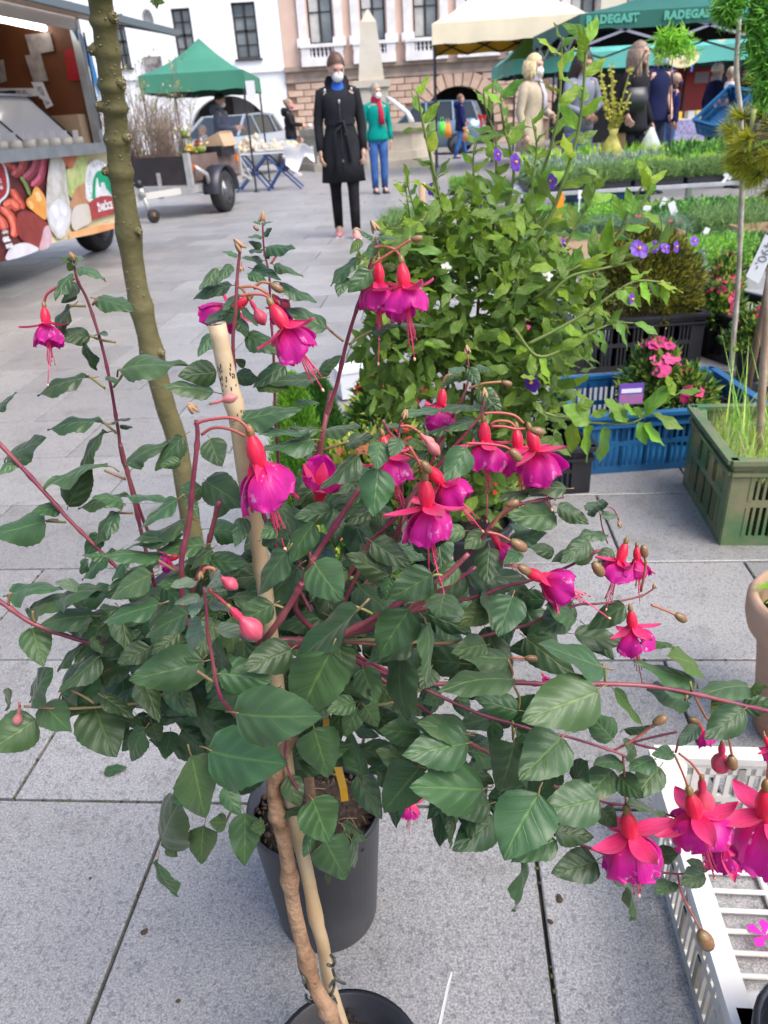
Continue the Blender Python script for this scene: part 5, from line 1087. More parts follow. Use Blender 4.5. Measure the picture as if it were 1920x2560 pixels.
# crates
def crate(name, label, M, W, D, H, m, slot=(12, 2), loc=(0, 0, 0), rz=0, solid=(), base='lattice', flare=.0, cutaway=False):
    t = thing('crate', label, 'crate', loc, rz); e = .006
    # sides with real slots: posts and rails
    def side(p0, p1, nslot):
        p0, p1 = Vector(p0), Vector(p1); d = (p1 - p0); L_ = d.length; u = d / L_; b = MB(); nrm = Vector((u.y, -u.x, 0))
        def strip(a0, a1, z0, z1, th=e, off=0): b.bar(p0 + u * a0 + nrm * off + Vector((0, 0, (z0 + z1) / 2)), p0 + u * a1 + nrm * off + Vector((0, 0, (z0 + z1) / 2)), th, z1 - z0, m)
        strip(0, L_, 0, H * .12); strip(0, L_, H * .46, H * .54); strip(0, L_, H * (.80 if slot[1] == 2 else .88), H - .004)
        strip(-.010, L_ + .010, H - .010, H + .003, .028, .006); strip(-.004, L_ + .004, H - .045, H - .035, .012, .006)
        cw = .055; groups = nslot; gw = (L_ - 2 * cw) / groups
        for z0, z1 in ((H * .12, H * .46), (H * .54, H * .88)):
            strip(0, cw, z0, z1); strip(L_ - cw, L_, z0, z1)
            for g in range(groups):
                x0 = cw + g * gw; nb = 4
                for k in range(nb + 1):
                    ww = .0075 if 0 < k < nb else .011; xx = x0 + gw * k / nb; strip(max(0, xx - ww / 2), xx + ww / 2, z0, z1, e + (.0 if 0 < k < nb else .004))
        return b.build('side', t)
    side((-W / 2, -D / 2, 0), (W / 2, -D / 2, 0), slot[0]); side((W / 2, D / 2, 0), (-W / 2, D / 2, 0), slot[0]); side((W / 2, -D / 2, 0), (W / 2, D / 2, 0), max(2, slot[0] * 2 // 3)); side((-W / 2, D / 2, 0), (-W / 2, -D / 2, 0), max(2, slot[0] * 2 // 3))
    pm0 = MB().lathe([(.018, .0), (.018, H - .004), (.010, H - .001)], (0, 0, 0), m, 12).mesh('corner_post')
    for sx in (-1, 1):
        for sy in (-1, 1): link('corner_post', pm0, t).location = (sx * (W / 2 - .016), sy * (D / 2 - .016), 0)
    b = MB()
    if base == 'lattice':
        nx = int(D / .032)
        for i in range(nx): y = -D / 2 + D * (i + .5) / nx; b.tube([(-W / 2, y, .012), (W / 2, y, .012)], .0042, m, 6, False)
        for i in range(1, 4): x = -W / 2 + W * i / 4; b.tube([(x, -D / 2, .007), (x, D / 2, .007)], .006, m, 6, False)
    else: b.box((0, 0, .008), (W - .01, D - .01, .008), m)
    b.build('base', t); return t
BLC = mat('blue crate plastic', (.010, .095, .24), .45, col2=(.018, .13, .29), scale=5, detail=8, bump=.1); BKC = mat('black crate plastic', (.014, .014, .018), .4, var=.3, scale=6)
GNC = mat('green crate plastic', (.035, .15, .055), .45, col2=(.20, .19, .10), scale=6, bump=.15, detail=8); WTC = mat('white crate plastic body', (.50, .46, .39), .45, col2=(.70, .69, .67), scale=5, bump=.1, detail=8)
p0 = G('B5', 560, 842); H_ = .21
blc = crate('crate', 'blue slotted crate holding the pink azalea in a black pot', None, .60, .40, H_, BLC, (6, 2), (p0.x + .30, p0.y + .20, 0), .02, base='solid')
p0 = G('B5', 1380, 1250)
GC = Vector((p0.x, p0.y, 0)) + rotz(-.13) @ Vector((.30, .20, 0)); gnc = crate('crate', 'dirty green crate full of grass at the right', None, .60, .40, .26, GNC, (7, 2), GC, -.13, base='solid')
p0 = G('B2', 800, 968); p1 = G('B2', 1235, 800)
crate('crate', 'black slotted crate under the dark yew', None, .60, .40, .25, BKC, (7, 2), (p0.x + .31, p0.y + .22, 0), 0.0, base='solid')
p0 = G('B2', 1375, 922)
crate('crate', 'black slotted crate holding the rosemary and magenta azaleas', None, .40, .60, .22, BKC, (4, 2), (p0.x + .22, p0.y + .30, 0), .30, base='solid')
p0 = G('F4', 1100, 1560)
crate('crate', 'low black crate of red flowering plants behind the fuchsia', None, .60, .40, .16, BKC, (7, 2), (p0.x + .12, p0.y + .2, 0), .02, base='solid')
p0 = at('F3', 480, 450, 8.1); crate('crate', 'blue crate standing under the front edge of the low table', None, .60, .40, .30, BLC, (6, 2), (p0.x, 8.45, 0), .02, base='solid')
# white crate bottom right
p0 = G('C2', 1290, 800, .0); wc0 = at('C2', 1215, 560, 1.02)
wcr = crate('crate', 'white slatted crate at the lower right corner', None, .60, .39, .18, WTC, (7, 2), Vector((.376, .462, 0)) + rotz(-.115) @ Vector((.30, .195, 0)), -.115)
# tilted blue crate held by the man
tcr = crate('crate', 'deep blue crate tipped by the man in dark green', None, .60, .38, .22, BLC, (6, 2), (0, 0, 0), 0, base='solid'); tcr.location = at('A2', 1478, 520, 10.5); tcr.rotation_euler = (.25, -.62, .3)

# shrubs
def dome(rx, ry, rz_, z0=0, inner=.55):
    def f(rs):
        v = rs.randn(3); v /= np.linalg.norm(v); v[2] = abs(v[2]) if z0 == 0 else v[2]; q = inner + (1 - inner) * rs.rand() ** .5; lump = 1 + .12 * math.sin(v[0] * 7 + v[2] * 5) + .1 * math.sin(v[1] * 9 + v[2] * 8)
        return np.array([v[0] * rx, v[1] * ry, v[2] * rz_ + z0]) * np.array([lump * q, lump * q, q if z0 == 0 else 1]), v
    return f
Lyew = [LM('yew', (.07, .08, .012), .15), LM('yew tip', (.20, .18, .02), .2), LM('yew dark', (.02, .03, .01), .1)]
p = at('F3', 690, 1180, 3.62); yw = thing('yew_bush', 'rounded dark olive yew in the black crate', 'shrub', (p.x, 3.58, .03)); pot_mesh(.14, .2, mat('brown pot', (.09, .04, .025), .6)).build('pot', yw)
o = leafmass('foliage', 15000, None, .03, .007, Lyew, .2, seed=3, parent=yw, kind='stuff', fn=dome(.27, .25, .40, 0, .6)); o.location = (0, 0, .17); MB().tube([(0, 0, .1), (0, 0, .45)], [.02, .01], mat('brown bark', (.13, .08, .05), .9)).build('trunk', yw)
Laz = [LM('azalea', (.05, .12, .02)), LM('azalea pale', (.22, .28, .05)), LM('azalea dark', (.02, .05, .015))]
azf = flower_mesh('bloom', FP, .024, 5, False, 1.2); FM2 = mat('magenta bloom', (.60, .015, .14), .55, transl=.2); azr = flower_mesh('bloom', FM2, .022, 5, False, 1.2); azo = flower_mesh('bloom', FO, .024, 5, False, 1.2); FS_ = mat('salmon bloom', (.80, .22, .12), .55, transl=.2); azs = flower_mesh('bloom', FS_, .022, 5, False, 1.2)
def azalea(label, c, x, y, Y, z0, ph, rx, rz_, fm, nf, leaves=1400, mats=Laz, potr=.07, nm='azalea', flat=0, ln=.035, wd=.014, fz=.3):
    p = at(c, x, y, Y); t = thing(nm, label, nm, (p.x, Y, z0)); pot_mesh(potr, ph).build('pot', t)
    o = leafmass('foliage', leaves, None, ln, wd, mats, .3, seed=int(x), parent=t, kind='stuff', fn=dome(rx, rx, rz_, 0, .35)); o.location = (0, 0, ph + .015)
    b = MB(); r = random.Random(int(x))
    for k in range(5): a = r.random() * 6; b.tube([(0, 0, ph * .8), (math.cos(a) * rx * .3, math.sin(a) * rx * .3, ph + rz_ * .5), (math.cos(a) * rx * .7, math.sin(a) * rx * .7, ph + rz_ * .85)], [.006, .004, .002], mat('brown bark', (0, 0, 0)), 5)
    b.build('stems', t)
    for k in range(nf):
        a = r.uniform(0, 6.28); e = math.asin(min(1, r.uniform(fz, 1))); v = Vector((math.cos(a) * math.cos(e), math.sin(a) * math.cos(e), math.sin(e))); f = link('bloom', fm, t); f.location = Vector((v.x * rx * 1.02, v.y * rx * 1.02, v.z * rz_ * 1.02 + ph + .02)); f.rotation_euler = (v + Vector((r.gauss(0, .3), r.gauss(0, .3), r.gauss(0, .3)))).to_track_quat('Z', 'Y').to_euler()
    return t
azalea('pink azalea in the blue crate, with a purple picture label', 'B5', 985, 400, 2.52, .014, .12, .105, .22, azf, 34)
pl_ = at('B5', 870, 380, 2.40); o = thing('picture_label', 'purple and white picture label hung on the pink azalea pot', 'label', pl_); b = MB(); b.box((0, 0, 0), (.085, .002, .075), mat('label purple', (.18, .08, .40), .4)); b.box((0, -.002, .012), (.07, .002, .014), WP); b.box((0, -.002, -.018), (.08, .002, .035), mat('label picture', (.55, .12, .42), .5, col2=(.25, .2, .3), scale=60)); b.build('card', o)
azalea('small dark azalea with few blooms beside the grass crate', 'B5', 1200, 420, 2.46, .014, .1, .075, .15, azr, 9, 700, potr=.055)
azalea('magenta azalea in the black crate, front left', 'B2', 1420, 860, 3.5, .012, .13, .10, .19, azr, 24); azalea('magenta azalea in the black crate beyond the first', 'B2', 1440, 730, 3.9, .012, .13, .09, .24, azr, 14); azalea('magenta azalea at the right edge behind the grass crate', 'B2', 1590, 900, 3.1, .012, .12, .11, .16, azr, 16); azalea('magenta azalea at the far right edge', 'B2', 1680, 820, 3.3, .012, .12, .10, .16, azr, 12)
azalea('scarlet azalea left of the potato bush', 'F4', 360, 560, 2.35, 0, .14, .10, .20, azo, 26, fz=.75); azalea('salmon and yellow leaved azalea at the foot of the potato bush', 'F4', 220, 900, 1.95, 0, .12, .15, .16, azs, 22, 900, [LM('azalea yellow', (.42, .46, .08)), LM('azalea pale', (0, 0, 0)), Laz[0]], ln=.05, wd=.02, fz=.1)
azalea('scarlet azalea half hidden under the potato bush', 'F4', 520, 760, 2.0, 0, .12, .13, .17, azo, 26, fz=.2); azalea('salmon azalea behind the fuchsia buds', 'F4', 640, 1000, 1.75, 0, .12, .14, .13, azs, 26, 900, fz=.2); azalea('red azalea in the low black crate', 'F4', 1300, 1500, 1.95, .01, .1, .12, .1, azo, 12, 500, fz=.3); azalea('low pink and red azalea behind the main fuchsia', 'E1', 780, 830, 1.55, 0, .12, .14, .12, azs, 18, 1400, [LM('azalea yellow', (0, 0, 0)), Laz[0], Lbroad[1]], fz=.2)
azalea('pink azalea seen between potato bush branches', 'F4', 1560, 300, 2.9, 0, .14, .13, .30, azf, 22, fz=.4)
# young conifers left of the bush
Lcy = [LM('cypress bright', (.16, .30, .03), .2), LM('cypress', (.08, .20, .025), .2)]; Lcd = [LM('cypress dark', (.03, .10, .02), .15), LM('cypress mid', (.06, .15, .03), .15)]
for x, y, Y, mats, lb, s in ((725, 1150, 1.95, Lcy, 'bright yellow-green young cypress beyond the fuchsia cane', 1.0), (880, 1150, 2.1, Lcd, 'darker green young cypress beyond the fuchsia', 1.05)):
    p = G('E5', x, y); 
    p = at('E5', x, 1010, Y); t = thing('young_cypress', lb, 'conifer', (p.x, Y, 0)); hgt = p.z; pot_mesh(.075, .13).build('pot', t)
    def cone(rs, hgt=hgt):
        u = rs.rand() ** .75; z = .1 + (hgt - .1) * u; R = .105 * (1 - u) ** .6 * (.6 + .4 * rs.rand()); a = rs.rand() * 6.28; R *= 1 + .2 * math.sin(a * 5 + z * 30); return np.array([R * math.cos(a), R * math.sin(a), z]), np.array([math.cos(a), math.sin(a), 1.6])
    leafmass('foliage', 6500, None, .022, .006, mats, .8, seed=int(x), parent=t, kind='stuff', fn=cone)
b = MB(); MB
t = thing('white_canister', 'white plastic container left of the potato bush', 'container', G('F4', 140, 620)); p = t.location; b.box((0, 0, .07), (.11, .10, .12), mat('white canister plastic', (.68, .70, .72), .35), rotz(.3), 1.12); b.box((0, 0, .135), (.135, .12, .018), WHT, rotz(.3)); b.build('body', t); b = MB(); b.box((.045, -.03, .012), (.03, .03, .024), BLP); b.build('foot', t)
# rosemary
Lro = [LM('rosemary', (.12, .17, .10)), LM('rosemary pale', (.28, .33, .26)), LM('rosemary dark', (.05, .09, .05))]
for x, y0, y1, Y, lb in ((1350, 720, 390, 3.75, 'tall rosemary sprig in the black crate'), (1430, 700, 520, 3.9, 'shorter rosemary with silvery shoots beside the tall one'), (1490, 680, 510, 4.0, 'rosemary shoots right beside the birch stem')):
    p = at('B2', x, y0, Y); q = at('B2', x, y1, Y); t = thing('rosemary', lb, 'rosemary', (p.x, Y, 0)); pot_mesh(.06, .1).build('pot', t); b = MB(); r = random.Random(x); ends = []
    for k in range(4): e = Vector((r.gauss(0, .03), r.gauss(0, .03), q.z * r.uniform(.75, 1))); ends.append(e); b.tube([(0, 0, .08), e * .5, e], [.003, .0025, .0015], Lro[2], 4)
    b.build('stems', t)
    def sp(rs, ends=ends): e = ends[rs.randint(4)]; u = .25 + .75 * rs.rand(); return np.array(e) * u + rs.randn(3) * .002, rs.randn(3)
    leafmass('foliage', 900, None, .028, .004, Lro, .5, seed=x, parent=t, kind='stuff', fn=sp)
# grass in the green crate
def gr_fn(rs): return np.array([rs.uniform(-.28, .28), rs.uniform(-.18, .18), .17]), np.array([rs.randn() * .35, rs.randn() * .35, 1.3])
Lgs = [LM('young grass', (.30, .42, .08)), LM('grass straw', (.55, .52, .24)), LM('grass', (.16, .30, .05))]
gp = thing('grass_clump', 'yellow-green grass growing in the green crate', 'grass', (gnc.location.x, gnc.location.y, .012), -.13); b = MB(); b.box((0, 0, .08), (.57, .37, .16), SOIL); b.build('soil', gp); leafmass('blades', 1500, None, .10, .004, Lgs, .4, shape='blade', seed=8, parent=gp, kind='stuff', fn=gr_fn); leafmass('long_blades', 90, None, .28, .006, Lgs[:1] + Lgs[2:], 1.0, shape='blade', seed=9, parent=gp, kind='stuff', fn=lambda rs: (np.array([rs.uniform(-.24, .1), rs.uniform(-.1, .17), .17]), np.array([rs.randn() * .3, rs.randn() * .3, 1.3])))
leafmass('moss', 1800, (.56, .36, .03), .03, .006, [Lgs[1], LM('golden moss', (.45, .40, .08))], .5, seed=10, parent=gp, kind='stuff').location = (0, 0, .155)
def cane(name, label, cat, pts, rad, m, bark=None):
    o = MB(); o.tube(pts, rad, m, 12); return tag(o.build(name), label, cat)
BIR = mat('birch bark', (.50, .46, .40), .8, col2=(.28, .25, .19), scale=14, bump=.3, bscale=40)
t = thing('birch_stem', 'slender pale birch stem standing before the middle bed', 'tree', G('B2', 1500, 925)); Y0 = t.location.y; PB = [at('B2', 1500, 925, 3.05), at('B2', 1530, 560, 3.05), at('B2', 1545, 200, 3.04), at('A2', 1548, 700, 3.03), at('A2', 1540, 480, 3.04), at('A2', 1522, 300, 3.05), at('A2', 1533, 100, 3.04), at('A2', 1530, -40, 3.04)]
bo = MB(); PP = bez(PB, 5); rr = random.Random(2); bo.tube([p - t.location for p in PP], [.0098 - .002 * i / len(PP) + (.0012 if i % 7 == 3 else 0) + rr.uniform(-.0004, .0004) for i in range(len(PP))], BIR, 12); bo.build('trunk', t)
# brown stake in the green crate
BAM2 = mat('old cane', (.30, .20, .13), .7, col2=(.40, .30, .22), scale=14, bump=.3)
s_ = thing('support_stake', 'brown cane stake tied in the green crate', 'stake', G('B5', 1600, 1010)); PS = [at('B5', 1590, 830, 1.93), at('B5', 1615, 520, 1.93), at('B5', 1628, 300, 1.93), at('B5', 1650, -20, 1.93), at('B2', 1668, 500, 1.93)]; b = MB(); b.tube([p - s_.location for p in PS], [.0115, .011, .0105, .010, .009], BAM2, 12); b.build('cane', s_); b = MB(); b.tube([PS[0] - s_.location + Vector((0, 0, -.02)), PS[0] - s_.location - Vector((0, 0, .1))], .0115, BAM2, 10); b.build('foot', s_); b = MB(); q = PS[1] - s_.location + Vector((0, 0, .0)); b.lathe([(.0125, -.0012), (.0135, 0), (.0125, .0012)], q - Vector((0, 0, .02)), mat('green wire', (.05, .2, .12), .5), 12); b.build('wire', s_)
# pine, larch and feathery top at right
NY = [LM('pine needle gold', (.50, .36, .02), .15), LM('pine needle', (.10, .14, .02), .15), LM('pine needle dark', (.03, .06, .015), .1), LM('pine needle gold', (0, 0, 0))]
pc = at('A2', 1712, 570, 2.5); pn = thing('golden_pine', 'yellow needled pine at the right edge', 'pine', (pc.x + .04, 2.5, 0)); cz = pc.z; MB().tube([(0, 0, .1), (.01, 0, .5), (0, 0, cz)], [.014, .012, .009], mat('pine bark', (.2, .13, .08), .9)).build('trunk', pn); pot_mesh(.11, .17).build('pot', pn)
rsx = np.random.RandomState(4); tips = []
for k in range(90):
    v = rsx.randn(3); v /= np.linalg.norm(v); tips.append((v * np.array([.20, .20, .18]) * rsx.uniform(.45, 1), v))
def pine(rs): c, v = tips[rs.randint(len(tips))]; return np.array(c) + v * rs.rand() * .02, v * 1.1 + rs.randn(3) * .55
leafmass('needles', 26000, None, .05, .0022, NY, .25, shape='blade', seed=2, parent=pn, kind='stuff', fn=pine).location = (0, 0, cz)
b = MB()
for c, v in tips: b.tube([(0, 0, cz), Vector(c) * .5 + Vector((0, 0, cz)), Vector(c) + Vector((0, 0, cz))], [.006, .004, .003], mat('pine bark', (0, 0, 0)), 4)
for k, (x, y) in enumerate(((1600, 470), (1655, 430))): q = at('A2', x, y, 2.5) - pn.location; b.tube([q - Vector((0, 0, .06)), q], [.006, .008], mat('pine candle', (.42, .45, .16), .6), 8)
b.build('branches', pn)
LLa = [LM('larch', (.12, .28, .03), .3), LM('larch deep', (.06, .16, .03), .3)]
def weeping(label, nm, pts, n, sp, mats, Y, base, ln=.03):
    t = thing(nm, label, nm.split('_')[-1], base); b = MB(); P3 = [[at('A2', x, y, Y) - t.location for x, y in q] for q in pts]
    for q in P3: b.tube(q, [.004] + [.0025] * (len(q) - 1), mat('brown bark', (0, 0, 0)), 5)
    b.build('branches', t)
    def f(rs):
        q = P3[1 + rs.randint(len(P3) - 1)] if len(P3) > 1 else P3[0]; i = rs.randint(len(q) - 1); u = rs.rand(); return np.array(q[i].lerp(q[i + 1], u)) + rs.randn(3) * sp, rs.randn(3)
    leafmass('foliage', n, None, ln, ln * .16, mats, -.3, seed=len(pts), parent=t, kind='stuff', fn=f); return t
g1 = at('A2', 1245, 700, 4.3)
weeping('small weeping tree with a drooping bright green top on a thin stem', 'weeping_sapling', [[(1235, 650), (1240, 300), (1262, 165)], [(1262, 165), (1225, 160), (1195, 200), (1190, 235)], [(1262, 165), (1300, 155), (1320, 190), (1318, 260)], [(1262, 165), (1275, 190), (1270, 220)], [(1262, 165), (1210, 150), (1180, 175)], [(1262, 165), (1240, 190), (1235, 240)]], 800, .012, [LM('sapling', (.22, .40, .05), .4), LLa[0]], 4.3, (g1.x, 4.3, 0), .045)
g1 = at('A2', 1655, 300, 2.2)
weeping('hanging bright green larch branches in the upper right corner', 'weeping_larch', [[(1720, 700), (1700, 0), (1650, -60)], [(1650, -60), (1625, 40), (1615, 140), (1630, 260)], [(1660, -60), (1640, 100), (1640, 240), (1660, 330)], [(1670, -40), (1650, 150), (1660, 400)], [(1560, -40), (1500, 0), (1475, 30), (1490, 60)], [(1700, 0), (1680, 200), (1640, 370), (1660, 430)]], 4200, .013, LLa, 2.2, (g1.x + .08, 2.2, 0), .03)
# hanging white label
q = [at('F3', x, y, 2.35) for x, y in ((1590, 1095), (1495, 1040), (1640, 730), (1740, 760))]; lb = thing('hanging_label', 'white label with a handwritten price hanging at the right', 'label', q[0]); b = MB(); b.poly([v - q[0] for v in q], mat('white label card', (.62, .64, .68), .5), (0, .0012, 0)); b.build('card', lb)
xa = (q[3] - q[0]).normalized(); ya = (q[1] - q[0]); ya = (ya - xa * ya.dot(xa)).normalized(); za = xa.cross(ya)
if za.y > 0: ya = -ya; za = -za
o = link('lettering', text_mesh('490,-', .042, mat('pen grey', (.16, .16, .2), .7)), lb); o.matrix_local = frame((q[0] + q[1]) / 2 - q[0] + xa * .075 + Vector((0, -.002, 0)), -xa, -ya, za)
o = link('lettering', text_mesh('BK', .042, mat('pen grey', (.16, .16, .2), .7)), lb); o.matrix_local = frame((q[0] + q[1]) / 2 - q[0] + xa * .165 + Vector((0, -.002, 0)), -xa, -ya, za)
b = MB(); b.tube([q[2] - q[0], q[2] - q[0] + Vector((.02, 0, .06)), q[2] - q[0] + Vector((.05, 0, .12))], .0008, WP, 4); b.build('string', lb)
# terracotta pot
TER = mat('terracotta', (.48, .27, .18), .8, col2=(.56, .36, .26), scale=7, bump=.2)
pz = at('G4', 1600, 345, 1.08); tp = thing('terracotta_pot', 'terracotta pot with leafy green plant at the right edge', 'pot', (0, 0, 0)); rr_ = .13
cl = at('G4', 1425, 640, 1.05); tp.location = (cl.x + rr_ + .022, 1.06, 0); zt = cl.z + .015; print('terra', cl)
b = MB(); b.lathe([(.072, 0), (.094, zt * .55), (.103, zt * .74), (.114, zt * .76), (.122, zt * .78), (.129, zt * .86), (.130, zt * .96), (.124, zt), (.114, zt), (.108, zt * .93), (.104, zt * .8)], (0, 0, 0), TER, 36); b.build('pot', tp); b = MB(); b.lathe([(.001, zt * .84), (.104, zt * .83)], (0, 0, 0), SOIL, 20); b.build('soil', tp)
Lmt = [LM('leafy bright', (.20, .38, .05), .35), LM('leafy mid', (.12, .27, .04), .35)]
leafmass('foliage', 46, None, .075, .042, Lmt, .2, seed=5, parent=tp, fn=lambda rs: (lambda v: (v * np.array([.05, .05, .10]) + np.array([.02, 0, zt + .01]), v))(rs.randn(3) / 1.4)); 
# black pots
def blackpot(label, loc, r, h, nm='plant_pot', soil=True): t = thing(nm, label, 'pot', loc); pot_mesh(r, h, TRB, soil, 32).build('pot', t); return t
t = thing('plant_pot', 'glossy black pot standing against the near corner of the white crate', 'pot', (lambda q: (q.x + .03, q.y - .072, 0))(G('S', 1925, 2432, .27))); b = MB(); b.lathe([(.055, 0), (.067, .235), (.072, .238), (.074, .265), (.070, .27), (.065, .262), (.06, .15), (.0011, .148)], (0, 0, 0), mat('glossy black plastic', (.012, .013, .017), .22), 32); b.build('pot', t); b = MB(); b.add([(-.04, .01, .20), (-.02, .04, .215), (.01, .02, .20), (-.02, .0, .19)], [(0, 1, 2, 3)], LM('yellowed leaf', (.55, .58, .15))); b.build('leaf', t)
b = MB(); c_ = G('G5', 1075, 1350, .015)
for k in range(5): a = k * 1.25; b.add([(0, 0, .002), (.02 * math.cos(a - .4), .02 * math.sin(a - .4), .006), (.026 * math.cos(a), .026 * math.sin(a), .003), (.02 * math.cos(a + .4), .02 * math.sin(a + .4), .006)], [(0, 1, 2, 3)], mat('fallen petal', (.60, .02, .42), .5, transl=.2), True)
tag(b.build('fallen_flower'), 'fallen magenta flower on the floor of the white crate', 'flower').location = c_
# crumbs and a fallen leaf on the paving
CRU = mat('soil crumb', (.07, .045, .03), .95, bump=1); rr = random.Random(8)
cm = MB().ell((0, 0, 0), (.0055, .0045, .003), CRU, 6, 4).ell((.003, .002, .002), (.003, .003, .002), CRU, 5, 4).mesh('soil_crumb')
for i, (c, x, y, s, lb) in enumerate((('C1', 597, 1245, 1.1, 'brown soil crumb left of the tall cane'), ('C2', 758, 1155, 1.25, 'larger soil crumb right of the paving joint'), ('C2', 720, 1252, .9, 'smaller soil crumb near the paving joint'), ('C1', 740, 1530, .7, 'tiny dark crumb at the bottom left of the pot'), ('C1', 375, 1020, .5, 'tiny crumb in the left slab'))):
    o = link('soil_crumb', cm); o.location = G(c, x, y, .0015); o.scale = (s,) * 3; o.rotation_euler = (0, 0, i); tag(o, lb, 'crumb')
b = MB(); r = random.Random(6)
for i in range(240):
    k = r.choice([-2, -1, -1, 0, 0, 0, 1, 1]); v0 = .933 + k * SD
    if r.random() < .5: u = r.uniform(-1.2, 1.2); P = SU * u + SV * v0
    else: off = (.48 if k % 2 == 0 else .14) + r.choice([-2, -1, 0, 1]) * SW; P = SU * off + SV * (v0 + r.uniform(0, SD))
    b.ell(P + Vector((r.gauss(0, .0012), r.gauss(0, .0012), -.003)), (r.uniform(.002, .005), r.uniform(.002, .005), .0035), r.choice([CRU, mat('joint moss', (.07, .10, .02), .95)]), 5, 3)
tag(b.build('joint_moss'), 'moss and dirt caught in the paving joints', 'moss', kind='stuff')
# ============================================================ leaf, petal and flower kit
def leafmat(name, front, back, vein, nv=6.0, rough=.42, transl=.12, curve=.9, fuzz=0):
    m = bpy.data.materials.new(name); m.use_nodes = True; N = m.node_tree.nodes; L = m.node_tree.links; b = N['Principled BSDF']; MT[name] = m
    uv = N.new('ShaderNodeUVMap'); sp = N.new('ShaderNodeSeparateXYZ'); L.new(uv.outputs[0], sp.inputs[0])
    def M(op, a, c=None, cl=False):
        n = N.new('ShaderNodeMath'); n.operation = op; n.use_clamp = cl
        for i, v in enumerate((a, c)):
            if v is None: continue
            if isinstance(v, (int, float)): n.inputs[i].default_value = v
            else: L.new(v, n.inputs[i])
        return n.outputs[0]
    u = M('ABSOLUTE', M('SUBTRACT', sp.outputs[0], .5)); u2 = M('MULTIPLY', u, 2)
    t = M('SUBTRACT', M('MULTIPLY', sp.outputs[1], nv), M('MULTIPLY', M('POWER', u2, .8), nv * curve * .34))
    ph = M('ABSOLUTE', M('SUBTRACT', M('FRACT', t), .5))
    lat = M('SUBTRACT', 1.0, M('MULTIPLY', M('ABSOLUTE', M('SUBTRACT', .5, ph)), 20.0), True) ; lat = M('MULTIPLY', lat, .55)
    lat = M('MULTIPLY', lat, M('SUBTRACT', 1.15, u2, True))
    mid = M('SUBTRACT', 1.0, M('MULTIPLY', u, 26.0), True)
    vn = M('MAXIMUM', lat, mid)
    oi = N.new('ShaderNodeObjectInfo'); tc = N.new('ShaderNodeTexCoord'); nz = N.new('ShaderNodeTexNoise'); nz.inputs['Scale'].default_value = 3.2; nz.inputs['Detail'].default_value = 3; L.new(tc.outputs['Object'], nz.inputs['Vector'])
    hs = N.new('ShaderNodeHueSaturation'); v = N.new('ShaderNodeMapRange'); v.inputs['To Min'].default_value = .66; v.inputs['To Max'].default_value = 1.42; L.new(M('ADD', M('MULTIPLY', oi.outputs['Random'], .7), M('MULTIPLY', nz.outputs['Fac'], .35)), v.inputs['Value']); L.new(v.outputs[0], hs.inputs['Value'])
    h = N.new('ShaderNodeMapRange'); h.inputs['To Min'].default_value = .468; h.inputs['To Max'].default_value = .512; L.new(M('FRACT', M('MULTIPLY', oi.outputs['Random'], 7.3)), h.inputs['Value']); L.new(h.outputs[0], hs.inputs['Hue'])
    g = N.new('ShaderNodeNewGeometry'); mx = N.new('ShaderNodeMix'); mx.data_type = 'RGBA'; L.new(g.outputs['Backfacing'], mx.inputs['Factor']); mx.inputs['A'].default_value = front + (1,); mx.inputs['B'].default_value = back + (1,)
    mv = N.new('ShaderNodeMix'); mv.data_type = 'RGBA'; L.new(M('MULTIPLY', vn, .48), mv.inputs['Factor']); L.new(mx.outputs['Result'], mv.inputs['A']); mv.inputs['B'].default_value = vein + (1,)
    L.new(mv.outputs['Result'], hs.inputs['Color']); L.new(hs.outputs[0], b.inputs['Base Color'])
    n2 = N.new('ShaderNodeTexNoise'); n2.inputs['Scale'].default_value = 9; n2.inputs['Detail'].default_value = 5; L.new(tc.outputs['Object'], n2.inputs['Vector'])
    rr = N.new('ShaderNodeMapRange'); rr.inputs['To Min'].default_value = rough - .1; rr.inputs['To Max'].default_value = rough + .18; L.new(n2.outputs['Fac'], rr.inputs['Value']); L.new(rr.outputs[0], b.inputs['Roughness'])
    b.inputs['Specular IOR Level'].default_value = .5; b.inputs['Sheen Weight'].default_value = .12 + fuzz; b.inputs['Sheen Roughness'].default_value = .4
    hgt = M('ADD', M('MULTIPLY', M('SINE', M('MULTIPLY', t, 6.2832)), -.5), M('MULTIPLY', n2.outputs['Fac'], .55)); hgt = M('SUBTRACT', hgt, M('MULTIPLY', vn, .9))
    bp = N.new('ShaderNodeBump'); bp.inputs['Strength'].default_value = .42; bp.inputs['Distance'].default_value = .0012; L.new(hgt, bp.inputs['Height']); L.new(bp.outputs[0], b.inputs['Normal'])
    tr = N.new('ShaderNodeBsdfTranslucent'); L.new(hs.outputs[0], tr.inputs['Color']); ms = N.new('ShaderNodeMixShader'); ms.inputs[0].default_value = transl
    L.new(b.outputs[0], ms.inputs[1]); L.new(tr.outputs[0], ms.inputs[2]); L.new(ms.outputs[0], N['Material Output'].inputs['Surface'])
    return m
